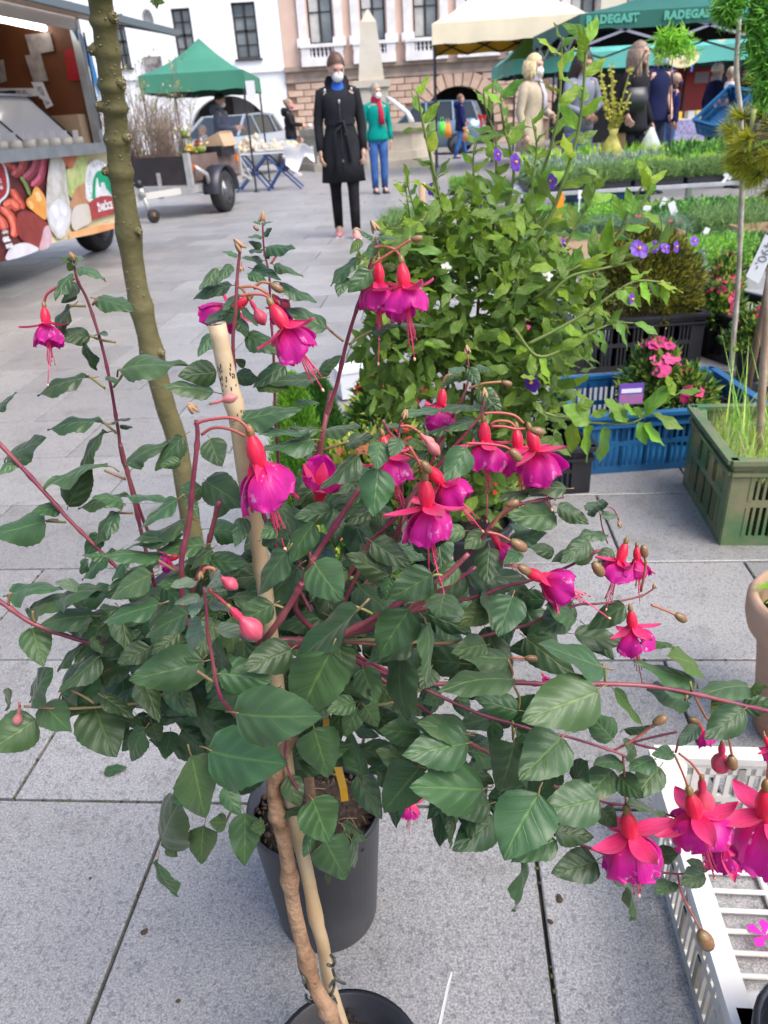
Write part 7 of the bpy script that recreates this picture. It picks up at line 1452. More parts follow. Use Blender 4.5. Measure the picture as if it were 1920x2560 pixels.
# ---- stems
stems = [('B3', [(-30, 20), (115, 175), (215, 285), (300, 380), (400, 480), (520, 600)], .52, .0034, .0026), ('E4', [(-60, 370), (60, 450), (290, 600), (700, 740), (820, 750), (1150, 800)], .50, .0036, .004),
 ('E4', [(200, 1280), (550, 1300), (1100, 1260), (1300, 1200)], .49, .0020, .0026), ('B1', [(318, 180), (332, 270), (380, 370), (440, 560), (480, 740), (510, 920), (550, 1106)], .60, .0018, .0033), ('B3', [(520, 50), (545, 150), (580, 300), (625, 490), (680, 700)], .597, .0033, .0036),
 ('E5', [(428, 225), (410, 420), (400, 620), (385, 800), (400, 1060), (430, 1250)], .55, .0020, .0036), ('E5', [(560, 85), (570, 250), (600, 400), (606, 600), (622, 800), (632, 1050), (640, 1300)], .63, .0014, .003), ('E5', [(1235, 170), (1200, 330), (1150, 500), (1060, 790), (1000, 1050), (930, 1280)], .58, .0018, .0042), ('B3', [(1400, -20), (1375, 140)], .575, .004, .004),
 ('B3', [(848, -50), (853, 30), (832, 230), (815, 400), (785, 610)], .455, .0026, .0046), ('E3', [(958, 40), (890, 300), (830, 540), (700, 880)], .50, .0034, .004), ('E3', [(830, 760), (850, 960), (860, 1140), (900, 1360), (930, 1540), (985, 1700)], .375, .0017, .0026),
 ('E1', [(885, 565), (750, 770), (600, 1000), (560, 1080)], .47, .0040, .0044), ('E2', [(400, 150), (385, 180), (310, 310), (190, 480)], .465, .0048, .005), ('E1', [(1440, 190), (1400, 290), (1262, 560), (1100, 780), (960, 900), (850, 1070), (750, 1230)], .53, .0022, .0040), ('E1', [(1160, 770), (1090, 900), (1040, 1000)], .52, .0032, .0032),
 ('E2', [(1480, -40), (1310, 120), (1050, 270), (880, 370), (640, 490), (500, 545)], .45, .0034, .0048), ('E2', [(1530, 45), (1320, 190), (1140, 315), (950, 420)], .47, .0024, .003), ('B4', [(1445, 810), (1330, 825), (1150, 870), (1010, 980), (930, 1090)], .485, .0022, .0034),
 ('F4', [(1190, 240), (1190, 480), (1110, 690), (970, 960), (930, 1060)], .56, .0012, .0034), ('F4', [(1340, 640), (1300, 790), (1200, 910), (1100, 1030), (950, 1210)], .53, .0016, .004), ('F4', [(590, 830), (560, 960), (570, 1050)], .50, .0014, .002), ('F4', [(420, 830), (500, 960), (640, 1050), (740, 1180), (790, 1290)], .50, .0018, .0016),
 ('C3', [(100, 560), (180, 570), (550, 565), (700, 570), (960, 570), (1150, 580), (1330, 610), (1540, 660), (1720, 700)], .465, .0042, .0030), ('C3', [(390, 690), (550, 740), (670, 775), (800, 800), (990, 860), (1045, 885)], .455, .0030, .0019), ('C3', [(360, 815), (440, 860), (560, 930)], .465, .003, .003),
 ('C2', [(600, 620), (750, 670), (950, 735), (1070, 750), (1160, 770), (1330, 820)], .475, .0026, .0018), ('C2', [(700, 860), (750, 880), (930, 950), (1100, 1020), (1270, 1045), (1390, 1035)], .47, .0030, .0018), ('C2', [(1060, 480), (1180, 450), (1265, 432)], .49, .002, .002), ('C2', [(1040, 465), (1110, 490), (1250, 520)], .49, .002, .0022),
 ('C3', [(390, 195), (520, 150), (640, 120), (780, 70), (935, -10)], .50, .0032, .002), ('C3', [(580, 325), (670, 290), (830, 230), (900, 225), (1000, 215), (1110, 190), (1170, 155)], .50, .0028, .0014), ('B5', [(620, 1045), (690, 1040), (740, 1030), (780, 1060), (812, 1150)], .515, .0013, .001), ('B5', [(690, 1060), (705, 1150), (735, 1240)], .515, .001, .001),
 ('C1', [(1185, 440), (1190, 560), (1260, 700)], .47, .0026, .0018), ('C1', [(700, 900), (780, 870), (900, 830), (960, 740), (970, 690)], .50, .0022, .002), ('E2', [(800, 930), (830, 940), (980, 925)], .50, .002, .003), ('C3', [(240, 395), (330, 385), (380, 380)], .50, .003, .0028)]
HUB = W_('E2', 560, 520, .51)
for c, p, Y, r0, r1 in stems:
    P = [W_(c, x, y, Y) for x, y in p]
    fw = r1 > r0
    if not fw: P.reverse()
    dr = (P[-1] - P[-2]).normalized(); th_ = HUB - P[-1]
    if th_.length < .26 and fw or not fw and th_.length < .2:
        if dr.dot(th_.normalized()) > .45: P += [P[-1] + dr * th_.length * .35 + th_ * .15 + Vector((0, .01, 0)), HUB]
        else: P += [P[-1] + dr * .03 + Vector((0, .02, -.005))]
    if not fw: P.reverse()
    tubepart(fu, 'stem', P, (r0 * .52, r1 * .52), STEMG if (c, p[0]) in (('E4', (200, 1280)), ('C1', (700, 900)), ('E2', (800, 930)), ('C3', (240, 395))) else STEM, 10, 6, 7)
# ---- leaves: crop, Y, then (base x, y, tip x, y, visible width[, kind])
LV = [('B1', .60, [(345, 228, 441, 242, 26, 'c'), (322, 258, 222, 325, 42, 'c'), (325, 285, 282, 358, 62, 'y'), (322, 330, 262, 378, 44), (312, 385, 208, 505, 52, 'c'), (415, 350, 574, 384, 72), (390, 515, 240, 522, 75), (375, 545, 386, 672, 52, 'c'), (425, 505, 458, 512, 20), (385, 692, 155, 735, 55, 'c'), (535, 668, 762, 578, 64, 'c'), (475, 692, 508, 712, 26), (445, 888, 203, 880, 58, 'c'), (500, 882, 560, 878, 18), (520, 905, 570, 908, 18), (465, 940, 308, 1050, 60, 'c'), (28, 1042, 150, 932, 60), (-10, 830, 70, 765, 28), (310, 200, 266, 178, 26), (318, 205, 355, 176, 24, 'y'), (310, 235, 295, 205, 30, 'g')]),
 ('B3', .53, [(78, 125, -10, 175, 46), (200, 383, -60, 430, 135), (300, 316, 382, 162, 118), (255, 325, 140, 346, 62), (465, 160, 184, 160, 50, 'c'), (552, 135, 690, 22, 55, 'c'), (560, 275, 335, 290, 50, 'c'), (565, 268, 722, 272, 24), (505, 350, 388, 465, 58, 'c'), (40, 690, 232, 626, 50, 'c'), (142, 762, 292, 690, 46, 'c'), (895, 215, 1022, 298, 150), (870, 235, 805, 270, 90), (905, 28, 957, 133, 112), (792, 22, 668, 162, 90), (780, 122, 690, 150, 52), (430, 440, 360, 545, 70), (500, 510, 330, 610, 50, 'c')]),
 ('E4', .50, [(270, 640, 342, 895, 240), (765, 530, 345, 600, 190), (505, 1185, 765, 840, 270), (520, 1235, 716, 990, 150), (770, 1255, 958, 1640, 400), (375, 1280, 522, 1425, 255), (300, 1390, -80, 1640, 330), (240, 1210, 362, 965, 150), (100, 1240, 40, 1180, 120), (1055, 712, 820, 882, 195), (1200, 722, 1000, 935, 200), (1310, 402, 768, 642, 190), (1240, 205, 862, 368, 210), (1240, 112, 890, 240, 62, 'g'), (740, 62, 640, 188, 90, 'c'), (655, 312, 495, 238, 92, 'y'), (505, 400, 742, 228, 40, 'c'), (720, 335, 885, 262, 95), (1192, 1440, 1012, 1388, 112), (1172, 1482, 1018, 1655, 150), (1260, 1420, 1330, 1600, 140), (1000, 1400, 980, 1600, 110), (640, 640, 750, 560, 90), (700, 780, 440, 930, 80, 'c'), (760, 700, 850, 840, 100), (1010, 480, 830, 470, 90), (870, 30, 700, 10, 70), (1100, 60, 900, 190, 70, 'c'), (1180, 130, 1350, 60, 90)]),
 ('E3', .47, [(495, 490, -20, 498, 100), (680, 212, 150, 372, 80), (640, 292, 272, 352, 122), (600, 12, 268, 252, 110), (820, 392, 448, 442, 150), (150, 60, -50, -20, 90), (122, 140, -10, 305, 90, 'c'), (870, 520, 1192, 560, 185), (1170, 182, 1088, 418, 140), (890, 430, 690, 602, 100), (700, 692, 438, 742, 150), (1035, 640, 1130, 560, 70), (690, 20, 800, 180, 90)]),
 ('E3', .385, [(758, 700, 568, 728, 84, 'y'), (800, 852, 585, 872, 88, 'y'), (800, 852, 728, 990, 100, 'y'), (900, 760, 1040, 720, 80, 'y'), (880, 720, 930, 650, 50, 'y'), (880, 900, 1040, 930, 70, 'y'), (930, 1092, 1255, 1172, 112, 'y'), (792, 1012, 690, 1282, 150, 'y')]),
 ('E3', .42, [(690, 962, 322, 1158, 190), (452, 882, -10, 1042, 160), (385, 640, 30, 842, 200), (960, 1482, 1368, 1528, 285), (965, 1482, 930, 1180, 120), (1402, 902, 1092, 1082, 230), (1552, 1262, 1208, 1432, 290), (1502, 452, 1248, 822, 200), (800, 1372, 515, 1659, 235), (830, 1372, 215, 1525, 370)]),
 ('E3', .455, [(620, 1132, 425, 1295, 190), (1050, 1010, 1130, 1330, 170), (1150, 1190, 1160, 1500, 150), (380, 1250, 120, 1390, 190), (900, 1200, 1040, 1380, 120)]),
 ('E1', .49, [(112, 118, 506, 60, 138), (575, 252, 228, 270, 90), (545, 192, 238, 206, 50), (576, 322, 412, 332, 82), (612, 192, 428, 150, 56), (660, 192, 860, 124, 55), (870, 366, 612, 545, 120), (800, 268, 962, 232, 80), (900, 602, 680, 656, 70), (700, 716, 478, 762, 145), (590, 792, 428, 1052, 160), (1310, 300, 1190, 270, 62, 'g'), (980, 700, 800, 790, 90), (1020, 830, 960, 760, 100)]),
 ('E1', .45, [(1022, 272, 990, 442, 150), (1132, 246, 1088, 362, 112), (1002, 446, 970, 738, 220), (1565, 312, 1448, 505, 185)]),
 ('E1', .425, [(578, 1050, 748, 1245, 265), (1342, 1120, 1066, 1300, 225)]),
 ('E1', .46, [(1090, 1132, 822, 1020, 180), (958, 918, 1215, 1082, 170), (1082, 1150, 1048, 1300, 100), (1562, 850, 1388, 892, 112), (240, 900, 400, 840, 110), (380, 800, 260, 880, 130), (800, 1100, 640, 1180, 120), (1220, 930, 1420, 880, 120), (1500, 1060, 1400, 1200, 130)]),
 ('B4', .49, [(975, 1022, 862, 1112, 116), (1398, 900, 1136, 936, 185), (1408, 868, 1592, 936, 95), (1462, 750, 1198, 752, 80), (1242, 780, 1052, 822, 60), (1000, 1112, 1000, 1310, 165), (1590, 1080, 1452, 1182, 130), (1640, 830, 1580, 880, 60), (1120, 1080, 1330, 1010, 110), (1180, 1130, 1100, 1200, 90)]),
 ('B5', .51, [(625, 1042, 718, 998, 62), (450, 1022, 628, 1108, 100), (697, 1075, 792, 1086, 50, 'y'), (735, 1192, 593, 1166, 45, 'c'), (652, 1280, 498, 1322, 122), (762, 1275, 698, 1340, 90), (330, 1232, 190, 1128, 82), (420, 1300, 300, 1250, 80), (540, 1300, 430, 1330, 80)]),
 ('F4', .54, [(932, 712, 598, 776, 76), (1235, 702, 958, 716, 60), (1257, 820, 1018, 905, 130), (1030, 892, 783, 922, 56), (1312, 852, 1288, 1038, 152), (1192, 358, 1292, 508, 130), (1268, 330, 1398, 396, 60), (1120, 352, 1048, 382, 62), (1130, 402, 938, 522, 62, 'g'), (1300, 562, 1495, 755, 172), (92, 1022, 372, 982, 110), (472, 932, 302, 1012, 62, 'g'), (580, 872, 468, 852, 40), (820, 1132, 598, 1252, 120), (1330, 700, 1210, 730, 60, 'y'), (1350, 740, 1440, 670, 30), (650, 1010, 800, 1090, 90, 'g')]),
 ('E5', .57, [(410, 285, 333, 250, 28), (550, 162, 473, 177, 26), (560, 90, 624, 82, 15), (550, 92, 506, 80, 15), (565, 162, 606, 116, 32), (588, 238, 737, 212, 50), (556, 228, 478, 195, 42), (572, 272, 656, 236, 42), (560, 302, 438, 286, 36), (502, 352, 667, 412, 70), (480, 392, 577, 425, 60), (633, 332, 797, 406, 48), (663, 440, 884, 516, 58), (372, 340, 298, 422, 60), (292, 362, 182, 462, 72), (377, 455, 148, 513, 74), (402, 512, 328, 602, 50), (362, 606, 208, 662, 50, 'y'), (422, 600, 286, 692, 88), (430, 652, 472, 742, 72), (445, 592, 532, 697, 46), (942, 706, 695, 588, 105), (470, 742, 682, 870, 122), (262, 742, 178, 862, 82), (285, 965, 78, 1000, 150), (272, 1086, -30, 1060, 92), (692, 932, 508, 1052, 110), (902, 992, 578, 1022, 80), (400, 1002, 517, 1012, 100), (540, 1040, 702, 1062, 92, 'g'), (760, 1146, 892, 1152, 42), (902, 982, 1007, 868, 70), (1132, 292, 950, 417, 55, 'c'), (1146, 192, 1078, 262, 56, 'g'), (1236, 212, 1180, 302, 66), (1202, 372, 1068, 498, 112), (1052, 412, 1008, 508, 76), (1216, 182, 1118, 120, 22), (1240, 182, 1357, 160, 30), (1345, 362, 1272, 332, 50, 'g'), (1202, 727, 1372, 690, 50), (1380, 690, 1552, 700, 26), (500, 240, 560, 258, 40), (460, 930, 400, 900, 50)]),
 ('E2', .425, [(1317, 207, 1310, 358, 205), (1088, 322, 912, 634, 275), (742, 302, 322, 668, 185), (1192, 412, 1272, 804, 100)]),
 ('E2', .405, [(580, 605, 385, 1062, 365)]), ('E2', .375, [(-30, 985, 452, 1002, 370)]),
 ('E2', .45, [(632, 562, 702, 805, 180), (1038, 602, 1048, 1062, 200), (1112, 532, 818, 658, 130), (478, 1082, 577, 1412, 268), (745, 922, 583, 976, 130), (802, 948, 902, 1092, 140), (800, 922, 826, 843, 50), (760, 962, 680, 1142, 140)]),
 ('E2', .47, [(1482, 1102, 1150, 1062, 195), (1162, 1132, 905, 1102, 185), (1162, 1337, 898, 1250, 205), (800, 700, 880, 900, 180), (900, 1380, 1000, 1470, 110), (1240, 700, 1180, 830, 150), (1300, 860, 1200, 930, 120), (1410, 880, 1480, 1030, 110), (960, 150, 900, 250, 90)]),
 ('C1', .40, [(868, 482, 1165, 545, 250), (800, 520, 872, 778, 170)]), ('C1', .47, [(682, 862, 738, 690, 150), (660, 942, 692, 1122, 62, 'c'), (850, 805, 835, 958, 115), (1010, 757, 1020, 972, 130), (940, 792, 873, 790, 70), (1100, 800, 1042, 822, 60), (690, 895, 738, 930, 45), (1195, 602, 1248, 722, 95), (1422, 800, 1532, 857, 60), (1365, 990, 1350, 1052, 25), (1180, 740, 1262, 740, 45), (600, 402, 528, 542, 90), (760, 640, 780, 720, 110), (930, 640, 1000, 760, 80)]),
 ('C1', .45, [(1290, 690, 1372, 852, 172), (1345, 857, 1438, 1028, 162), (1300, 830, 1262, 935, 60), (1450, 860, 1500, 980, 70)]),
 ('C3', .44, [(560, 545, 248, 566, 108), (950, 482, 670, 400, 112), (557, 187, 500, 352, 150)]),
 ('C3', .49, [(442, 402, 318, 430, 112), (532, 462, 343, 422, 112), (470, 232, 338, 312, 110, 'g'), (802, 270, 680, 352, 112), (1042, 236, 875, 322, 96), (1332, 562, 1128, 450, 80), (1572, 592, 1376, 576, 70), (1247, 412, 1098, 382, 25, 'g'), (1352, 512, 1250, 428, 46, 'g'), (985, 597, 1152, 742, 46, 'g'), (1307, 642, 1138, 595, 96), (1547, 662, 1690, 650, 90), (1500, 620, 1420, 680, 90, 'g'), (582, 682, 408, 640, 112), (560, 732, 702, 650, 150), (820, 280, 700, 230, 90), (1580, 610, 1640, 580, 40, 'g'), (1040, 770, 1160, 740, 30)]),
 ('C3', .405, [(925, 592, 658, 718, 235)]), ('C3', .445, [(1552, 682, 1393, 802, 132), (985, 812, 888, 702, 122), (365, 780, 150, 740, 130)]),
 ('C2', .425, [(352, 482, 128, 522, 190), (432, 672, 177, 682, 212), (557, 467, 494, 722, 192), (772, 452, 603, 622, 212), (932, 722, 675, 778, 190)]), ('C2', .40, [(662, 697, 538, 972, 252)]), ('C2', .445, [(145, 582, -5, 802, 200)]),
 ('C2', .465, [(987, 592, 898, 712, 130), (1027, 552, 918, 562, 66), (1010, 622, 1112, 702, 100), (1162, 552, 1063, 592, 80), (1192, 582, 1098, 712, 120), (1092, 527, 1063, 475, 46), (1247, 512, 1163, 532, 62), (1362, 402, 1268, 482, 60, 'y'), (740, 862, 912, 882, 112), (940, 770, 1010, 840, 90), (917, 982, 733, 1047, 142), (472, 802, 318, 930, 152), (290, 792, 312, 930, 40, 'c'), (588, 972, 634, 1228, 72, 'c'), (742, 892, 558, 982, 112), (950, 1002, 1124, 1084, 90), (1037, 1097, 1127, 1232, 34, 'c'), (1182, 962, 1262, 952, 76), (1242, 1072, 1178, 1127, 72), (1382, 1042, 1285, 1092, 86), (1390, 1012, 1313, 990, 46), (1167, 757, 1068, 735, 46), (640, 740, 700, 640, 120), (460, 740, 300, 780, 130), (820, 640, 880, 560, 110)])]
for c, Y, ls in LV:
    for q in ls:
        jit = rl.uniform(-.008, .008); k = CR[c][2]; A, B_ = W_(c, q[0], q[1], Y + jit), W_(c, q[2], q[3], Y + jit - rl.uniform(0, .02)); wm = q[4] * k / ppm((A + B_) / 2) * 1.06; B_ = A + (B_ - A) * 1.03
        put_leaf(fu if LCNT.get(fu.name, 0) < 299 else f2, A, B_, wm, q[5] if len(q) > 5 else 'n')
print('hand leaves', LCNT)
# inner and rear leaves: scattered through the crown, the first ones as parts and the rest joined
rf = random.Random(31); extra = []
hull = [(480, 1640, 260, 190, .47, .56, 60), (640, 1660, 330, 260, .50, .62, 110), (930, 1560, 330, 230, .50, .64, 70), (1250, 1900, 220, 130, .49, .56, 34), (430, 1580, 200, 170, .53, .60, 34), (800, 1330, 300, 160, .55, .64, 44), (880, 1850, 230, 110, .50, .60, 30), (1320, 1560, 150, 90, .52, .56, 12)]
for cx, cy, rx, ry, y0, y1, n in hull:
    for i in range(n):
        a, q = rf.uniform(0, 6.28), math.sqrt(rf.random()); P = at('S', cx + rx * q * math.cos(a), cy + ry * q * math.sin(a), rf.uniform(y0, y1)); L_ = rf.uniform(.032, .055); th_ = rf.uniform(0, 6.28); D_ = Vector((math.cos(th_), math.sin(th_) * .6 - .25, rf.uniform(-.9, .15))).normalized(); extra.append((P, P + D_ * L_, L_ * rf.uniform(.42, .62)))
rf.shuffle(extra); extra.sort(key=lambda e: e[0].y); nmain = LCNT[fu.name]
tmp = []
for i, (A, B_, w_) in enumerate(extra):
    if LCNT.get(f2.name, 0) < 290: put_leaf(f2, A, B_, w_)
    else: tmp.append(put_leaf(f2, A, B_, w_))
if tmp:
    bm = bmesh.new()
    for o in tmp: me2 = o.data.copy(); me2.transform(o.matrix_basis); bm.from_mesh(me2); bpy.data.meshes.remove(me2)
    me = bpy.data.meshes.new('inner_leaves'); bm.to_mesh(me); bm.free()
    for m_ in tmp[0].data.materials: me.materials.append(m_)
    for o in tmp: bpy.data.objects.remove(o)
    smooth(me); link('inner_leaves', me, f2, kind='stuff')
print('leaves', LCNT, len(tmp))
# ---- flowers: crop, ovary top, corolla rim, Y, kind, spin
FLW = [('B1', 188, 372, 213, 575, .59, 'open', .3, 1), ('E5', 592, 535, 815, 905, .53, 'open', .7, 2), ('E5', 1378, 285, 1432, 685, .555, 'open', .5, 3), ('E5', 1245, 285, 1252, 645, .59, 'open', .2, 4), ('E1', 158, 168, 330, 772, .47, 'half', .4, 5), ('E5', 500, 520, 240, 690, .60, 'up', .4, 6), ('E5', 620, 515, 690, 690, .585, 'open', .9, 7), ('E1', 608, 712, 645, 440, .53, 'half', .1, 8), ('E1', 1018, 190, 1120, 575, .50, 'open', .6, 9),
 ('E1', 1298, 468, 1342, 948, .465, 'open', .25, 10), ('E1', 1292, 400, 1560, 705, .50, 'open', .5, 11), ('F4', 965, 500, 932, 930, .57, 'open', .8, 12), ('F4', 1330, 790, 1362, 1320, .53, 'open', .3, 13), ('B4', 1232, 375, 1335, 728, .50, 'open', .75, 14), ('B4', 1160, 372, 1190, 700, .53, 'open', .1, 15), ('C3', 580, 65, 812, 175, .49, 'half', .4, 16), ('C3', 1050, -60, 985, 152, .495, 'wide', .6, 17), ('C3', 1092, -40, 1098, 125, .52, 'half', .2, 18),
 ('C3', 1062, 232, 1092, 442, .50, 'open', .45, 19), ('C2', 1045, 750, 1092, 1060, .455, 'open', .5, 20), ('C2', 1315, 672, 1395, 965, .46, 'wide', .2, 21), ('C2', 1652, 645, 1650, 1000, .455, 'open', .55, 22), ('C2', 1350, 380, 1402, 492, .49, 'half', .3, 23), ('C2', 1475, 830, 1468, 1030, .50, 'half', .6, 24), ('C2', 118, 690, 108, 805, .80, 'open', .6, 25), ('B4', 1005, 1010, 1130, 1190, .50, 'half', .5, 26), ('E3', 660, 470, 400, 590, .56, 'wide', .5, 27), ('C2', 1640, 440, 1700, 560, .50, 'open', .5, 28), ('C3', 680, 520, 705, 560, .62, 'half', .5, 29)]
for c, x0, y0, x1, y1, Y, kd, sp, sd_ in FLW: fuchsia_flower(fu, W_(c, x0, y0, Y), W_(c, x1, y1, Y - (.012 if kd != 'up' else 0)), kd, sp, sd_, stam=sd_ not in (6, 8, 23, 24, 29))
for c, x0, y0, x1, y1, Y, kd in [('E5', 478, 530, 575, 695, .55, 'red'), ('E5', 620, 510, 725, 590, .57, 'red'), ('E3', 895, 625, 1110, 770, .375, 'red'), ('E3', 1020, 900, 1302, 1182, .37, 'red'), ('B1', 905, 812, 1030, 778, .44, 'pink'), ('E1', 1255, 200, 1400, 358, .475, 'pink'), ('E1', 1240, 190, 1370, 300, .485, 'pink'), ('C2', 1372, 620, 1382, 782, .47, 'red'), ('C2', 1462, 470, 1452, 608, .475, 'red'), ('C2', 1215, 795, 1225, 882, .47, 'red'), ('E4', 165, 1270, 138, 1440, .49, 'pink'), ('B4', 1030, 190, 1050, 225, .53, 'pink'), ('E5', 437, 320, 440, 370, .55, 'pink')]: fuchsia_bud(fu, W_(c, x0, y0, Y), W_(c, x1, y1, Y), kd)
for c, x0, y0, x1, y1, Y in [('E5', 1440, 185, 1512, 178, .56), ('E5', 605, 448, 682, 495, .55), ('E5', 695, 232, 740, 236, .62), ('B4', 1078, 130, 1138, 146, .54), ('B4', 1245, 412, 1332, 432, .485), ('B4', 1128, 530, 1190, 598, .48), ('B4', 1098, 862, 1180, 838, .47), ('B4', 1130, 1068, 1222, 1125, .455), ('B4', 605, 602, 655, 672, .46), ('C3', 578, 58, 632, 92, .48), ('C3', 905, 45, 945, 102, .48), ('C3', 1258, 268, 1305, 298, .50), ('C3', 1160, 745, 1222, 710, .455), ('C3', 608, 458, 662, 462, .46), ('C2', 1500, 535, 1508, 592, .465), ('C2', 1368, 1298, 1405, 1362, .455), ('C2', 1318, 372, 1365, 392, .48), ('C3', 1120, -30, 1128, 22, .50), ('E5', 505, 105, 538, 135, .62), ('C2', 1205, 800, 1222, 830, .47)]: seed_pod(fu, W_(c, x0, y0, Y), W_(c, x1, y1, Y))
for c, pts, Y in [('B1', [(322, 270), (260, 300), (205, 335), (190, 375)], .597), ('E5', [(410, 455), (440, 480), (478, 530)], .55), ('E5', [(420, 470), (500, 465), (580, 500), (605, 545)], .55), ('E5', [(430, 520), (500, 510), (570, 515), (600, 540)], .54), ('E5', [(510, 480), (550, 440), (605, 445)], .555), ('E5', [(612, 330), (650, 270), (695, 232)], .625), ('E5', [(1205, 340), (1340, 250), (1440, 185)], .565), ('E5', [(1225, 235), (1270, 225), (1340, 245), (1378, 290)], .565), ('E5', [(1215, 250), (1240, 250), (1245, 290)], .585), ('B1', [(840, 900), (900, 880), (1000, 872), (1055, 900), (1075, 935)], .455), ('B1', [(870, 945), (920, 915), (990, 920), (1060, 950)], .46),
 ('E3', [(820, 640), (840, 600), (900, 600), (930, 640)], .375), ('E3', [(860, 765), (950, 840), (1020, 905)], .375), ('E1', [(1140, 170), (1200, 170), (1260, 205)], .48), ('E1', [(1200, 300), (1260, 400), (1300, 475)], .475), ('E1', [(1150, 340), (1230, 370), (1295, 410)], .50), ('F4', [(1120, 410), (1000, 430), (965, 500)], .56), ('F4', [(1200, 540), (1330, 500), (1490, 485)], .545), ('F4', [(1330, 770), (1480, 765), (1610, 790), (1690, 860)], .51), ('F4', [(1390, 870), (1450, 840), (1560, 845), (1620, 900)], .52), ('F4', [(1400, 885), (1520, 890), (1620, 910), (1720, 905)], .50), ('F4', [(1170, 1040), (1350, 1045), (1500, 1065), (1570, 1095)], .49),
 ('B4', [(1010, 1000), (1060, 930), (1110, 868)], .475), ('B4', [(990, 1020), (1060, 1035), (1135, 1075)], .465), ('C3', [(520, 58), (580, 62)], .48), ('C3', [(1155, 228), (1210, 250), (1258, 270)], .50), ('C3', [(1060, 225), (1062, 240)], .50), ('C3', [(990, 860), (1080, 810), (1165, 745)], .458), ('C3', [(545, 457), (610, 459)], .465), ('C2', [(1032, 535), (1040, 640), (1045, 755)], .458), ('C2', [(1255, 530), (1290, 610), (1315, 675)], .465), ('C2', [(1275, 525), (1330, 570), (1370, 625)], .47), ('C2', [(1260, 520), (1280, 450), (1322, 395)], .48), ('C2', [(1285, 490), (1320, 440), (1350, 410)], .485), ('C2', [(1340, 270), (1380, 350), (1410, 390), (1480, 440), (1505, 540)], .465), ('C2', [(1270, 1050), (1290, 1140), (1375, 1300)], .46), ('C2', [(1660, 560), (1655, 650)], .46), ('C2', [(1175, 770), (1205, 790)], .47), ('E4', [(160, 1250), (165, 1280)], .49), ('C3', [(1110, 170), (1130, 60), (1125, 20)], .50), ('C2', [(1640, 430), (1655, 500)], .50)]: tubepart(fu, 'flower_stalk', [W_(c, x, y, Y) for x, y in pts], .00105, PED, 7, 5)
# petioles of the larger leaves and growing tips
for c, pts, Y in [('B1', [(500, 545), (435, 535), (385, 515)], .598), ('B1', [(455, 745), (415, 715), (385, 692)], .598), ('B1', [(490, 740), (520, 700), (540, 665)], .598), ('B1', [(505, 940), (470, 910), (445, 888)], .598), ('B1', [(370, 390), (325, 388), (300, 388)], .598), ('B1', [(400, 385), (420, 355)], .598), ('E5', [(1040, 790), (990, 750), (940, 706)], .575), ('E5', [(1070, 810), (1130, 770), (1210, 725)], .575), ('E1', [(600, 300), (540, 245), (490, 215)], .5), ('E1', [(640, 325), (740, 290), (810, 268)], .5), ('B3', [(285, 390), (200, 385)], .53), ('B3', [(575, 350), (510, 350)], .55), ('B3', [(545, 205), (450, 165)], .55), ('C3', [(545, 560), (555, 520), (535, 465)], .465), ('C3', [(955, 560), (955, 510), (945, 485)], .46), ('C3', [(1330, 600), (1322, 560)], .465), ('C3', [(1310, 620), (1300, 640)], .46), ('C3', [(560, 575), (585, 630), (580, 680)], .46), ('C2', [(555, 385), (558, 465)], .455), ('E2', [(860, 350), (800, 320), (740, 300)], .44), ('E2', [(630, 530), (600, 575), (575, 608)], .43), ('E2', [(280, 310), (240, 295), (200, 290)], .46), ('E2', [(1310, 100), (1270, 95), (1240, 110)], .44), ('E4', [(70, 440), (75, 390), (90, 335)], .50), ('E4', [(290, 580), (275, 540), (270, 490)], .50), ('E4', [(590, 1145), (700, 1200), (780, 1255)], .485), ('E4', [(270, 1210), (320, 1240), (370, 1280)], .49), ('E3', [(430, 520), (510, 570), (600, 625)], .46), ('E3', [(900, 1540), (830, 1490), (770, 1450)], .385)]: tubepart(fu, 'petiole', [W_(c, x, y, Y) for x, y in pts], .0011, PETI, 6, 4)
tip = MB(); rt2 = random.Random(2); TPM = mat('growing tip', (.40, .20, .12), .5, col2=(.34, .30, .12), scale=20)
for k in range(5): a = k * 1.26; tip.ell((.0022 * math.cos(a), .0022 * math.sin(a), .006 + .002 * (k % 2)), (.0016, .0016, .0055), TPM, 7, 5, Matrix.Rotation(.3, 3, Vector((math.sin(a), -math.cos(a), 0))))
tipm = tip.mesh('growing_tip')
for c, x, y, Y, s in [('B1', 318, 190, .60, 1.6), ('E5', 450, 260, .55, 2.0), ('E5', 555, 95, .63, 1.8), ('E5', 1240, 150, .58, 1.9), ('E3', 800, 690, .375, 1.2), ('F4', 1190, 240, .56, 1.5), ('F4', 1340, 640, .53, 1.6), ('F4', 610, 830, .50, 1.5), ('B1', 850, 850, .45, 1.8), ('C3', 1170, 160, .50, 1.1), ('C2', 1065, 545, .46, 1.0), ('E2', 820, 940, .46, 1.0), ('B5', 810, 1150, .51, 1.1), ('E5', 445, 380, .55, 1.2)]: o = link('growing_tip', tipm, fu); o.location = W_(c, x, y, Y) - fu.location; o.scale = (s * .42,) * 3; o.rotation_euler = (rt2.gauss(0, .3), rt2.gauss(0, .3), rt2.random() * 6)
# fallen leaf on the paving
o = link('fallen_leaf', FLM_['n'][1]); A = G('C1', 432, 575, .004); o.location = A; o.scale = (.030, .045, .03); o.rotation_euler = (.05, 0, -1.5); tag(o, 'small green leaf lying flat on the paving at the left', 'leaf')
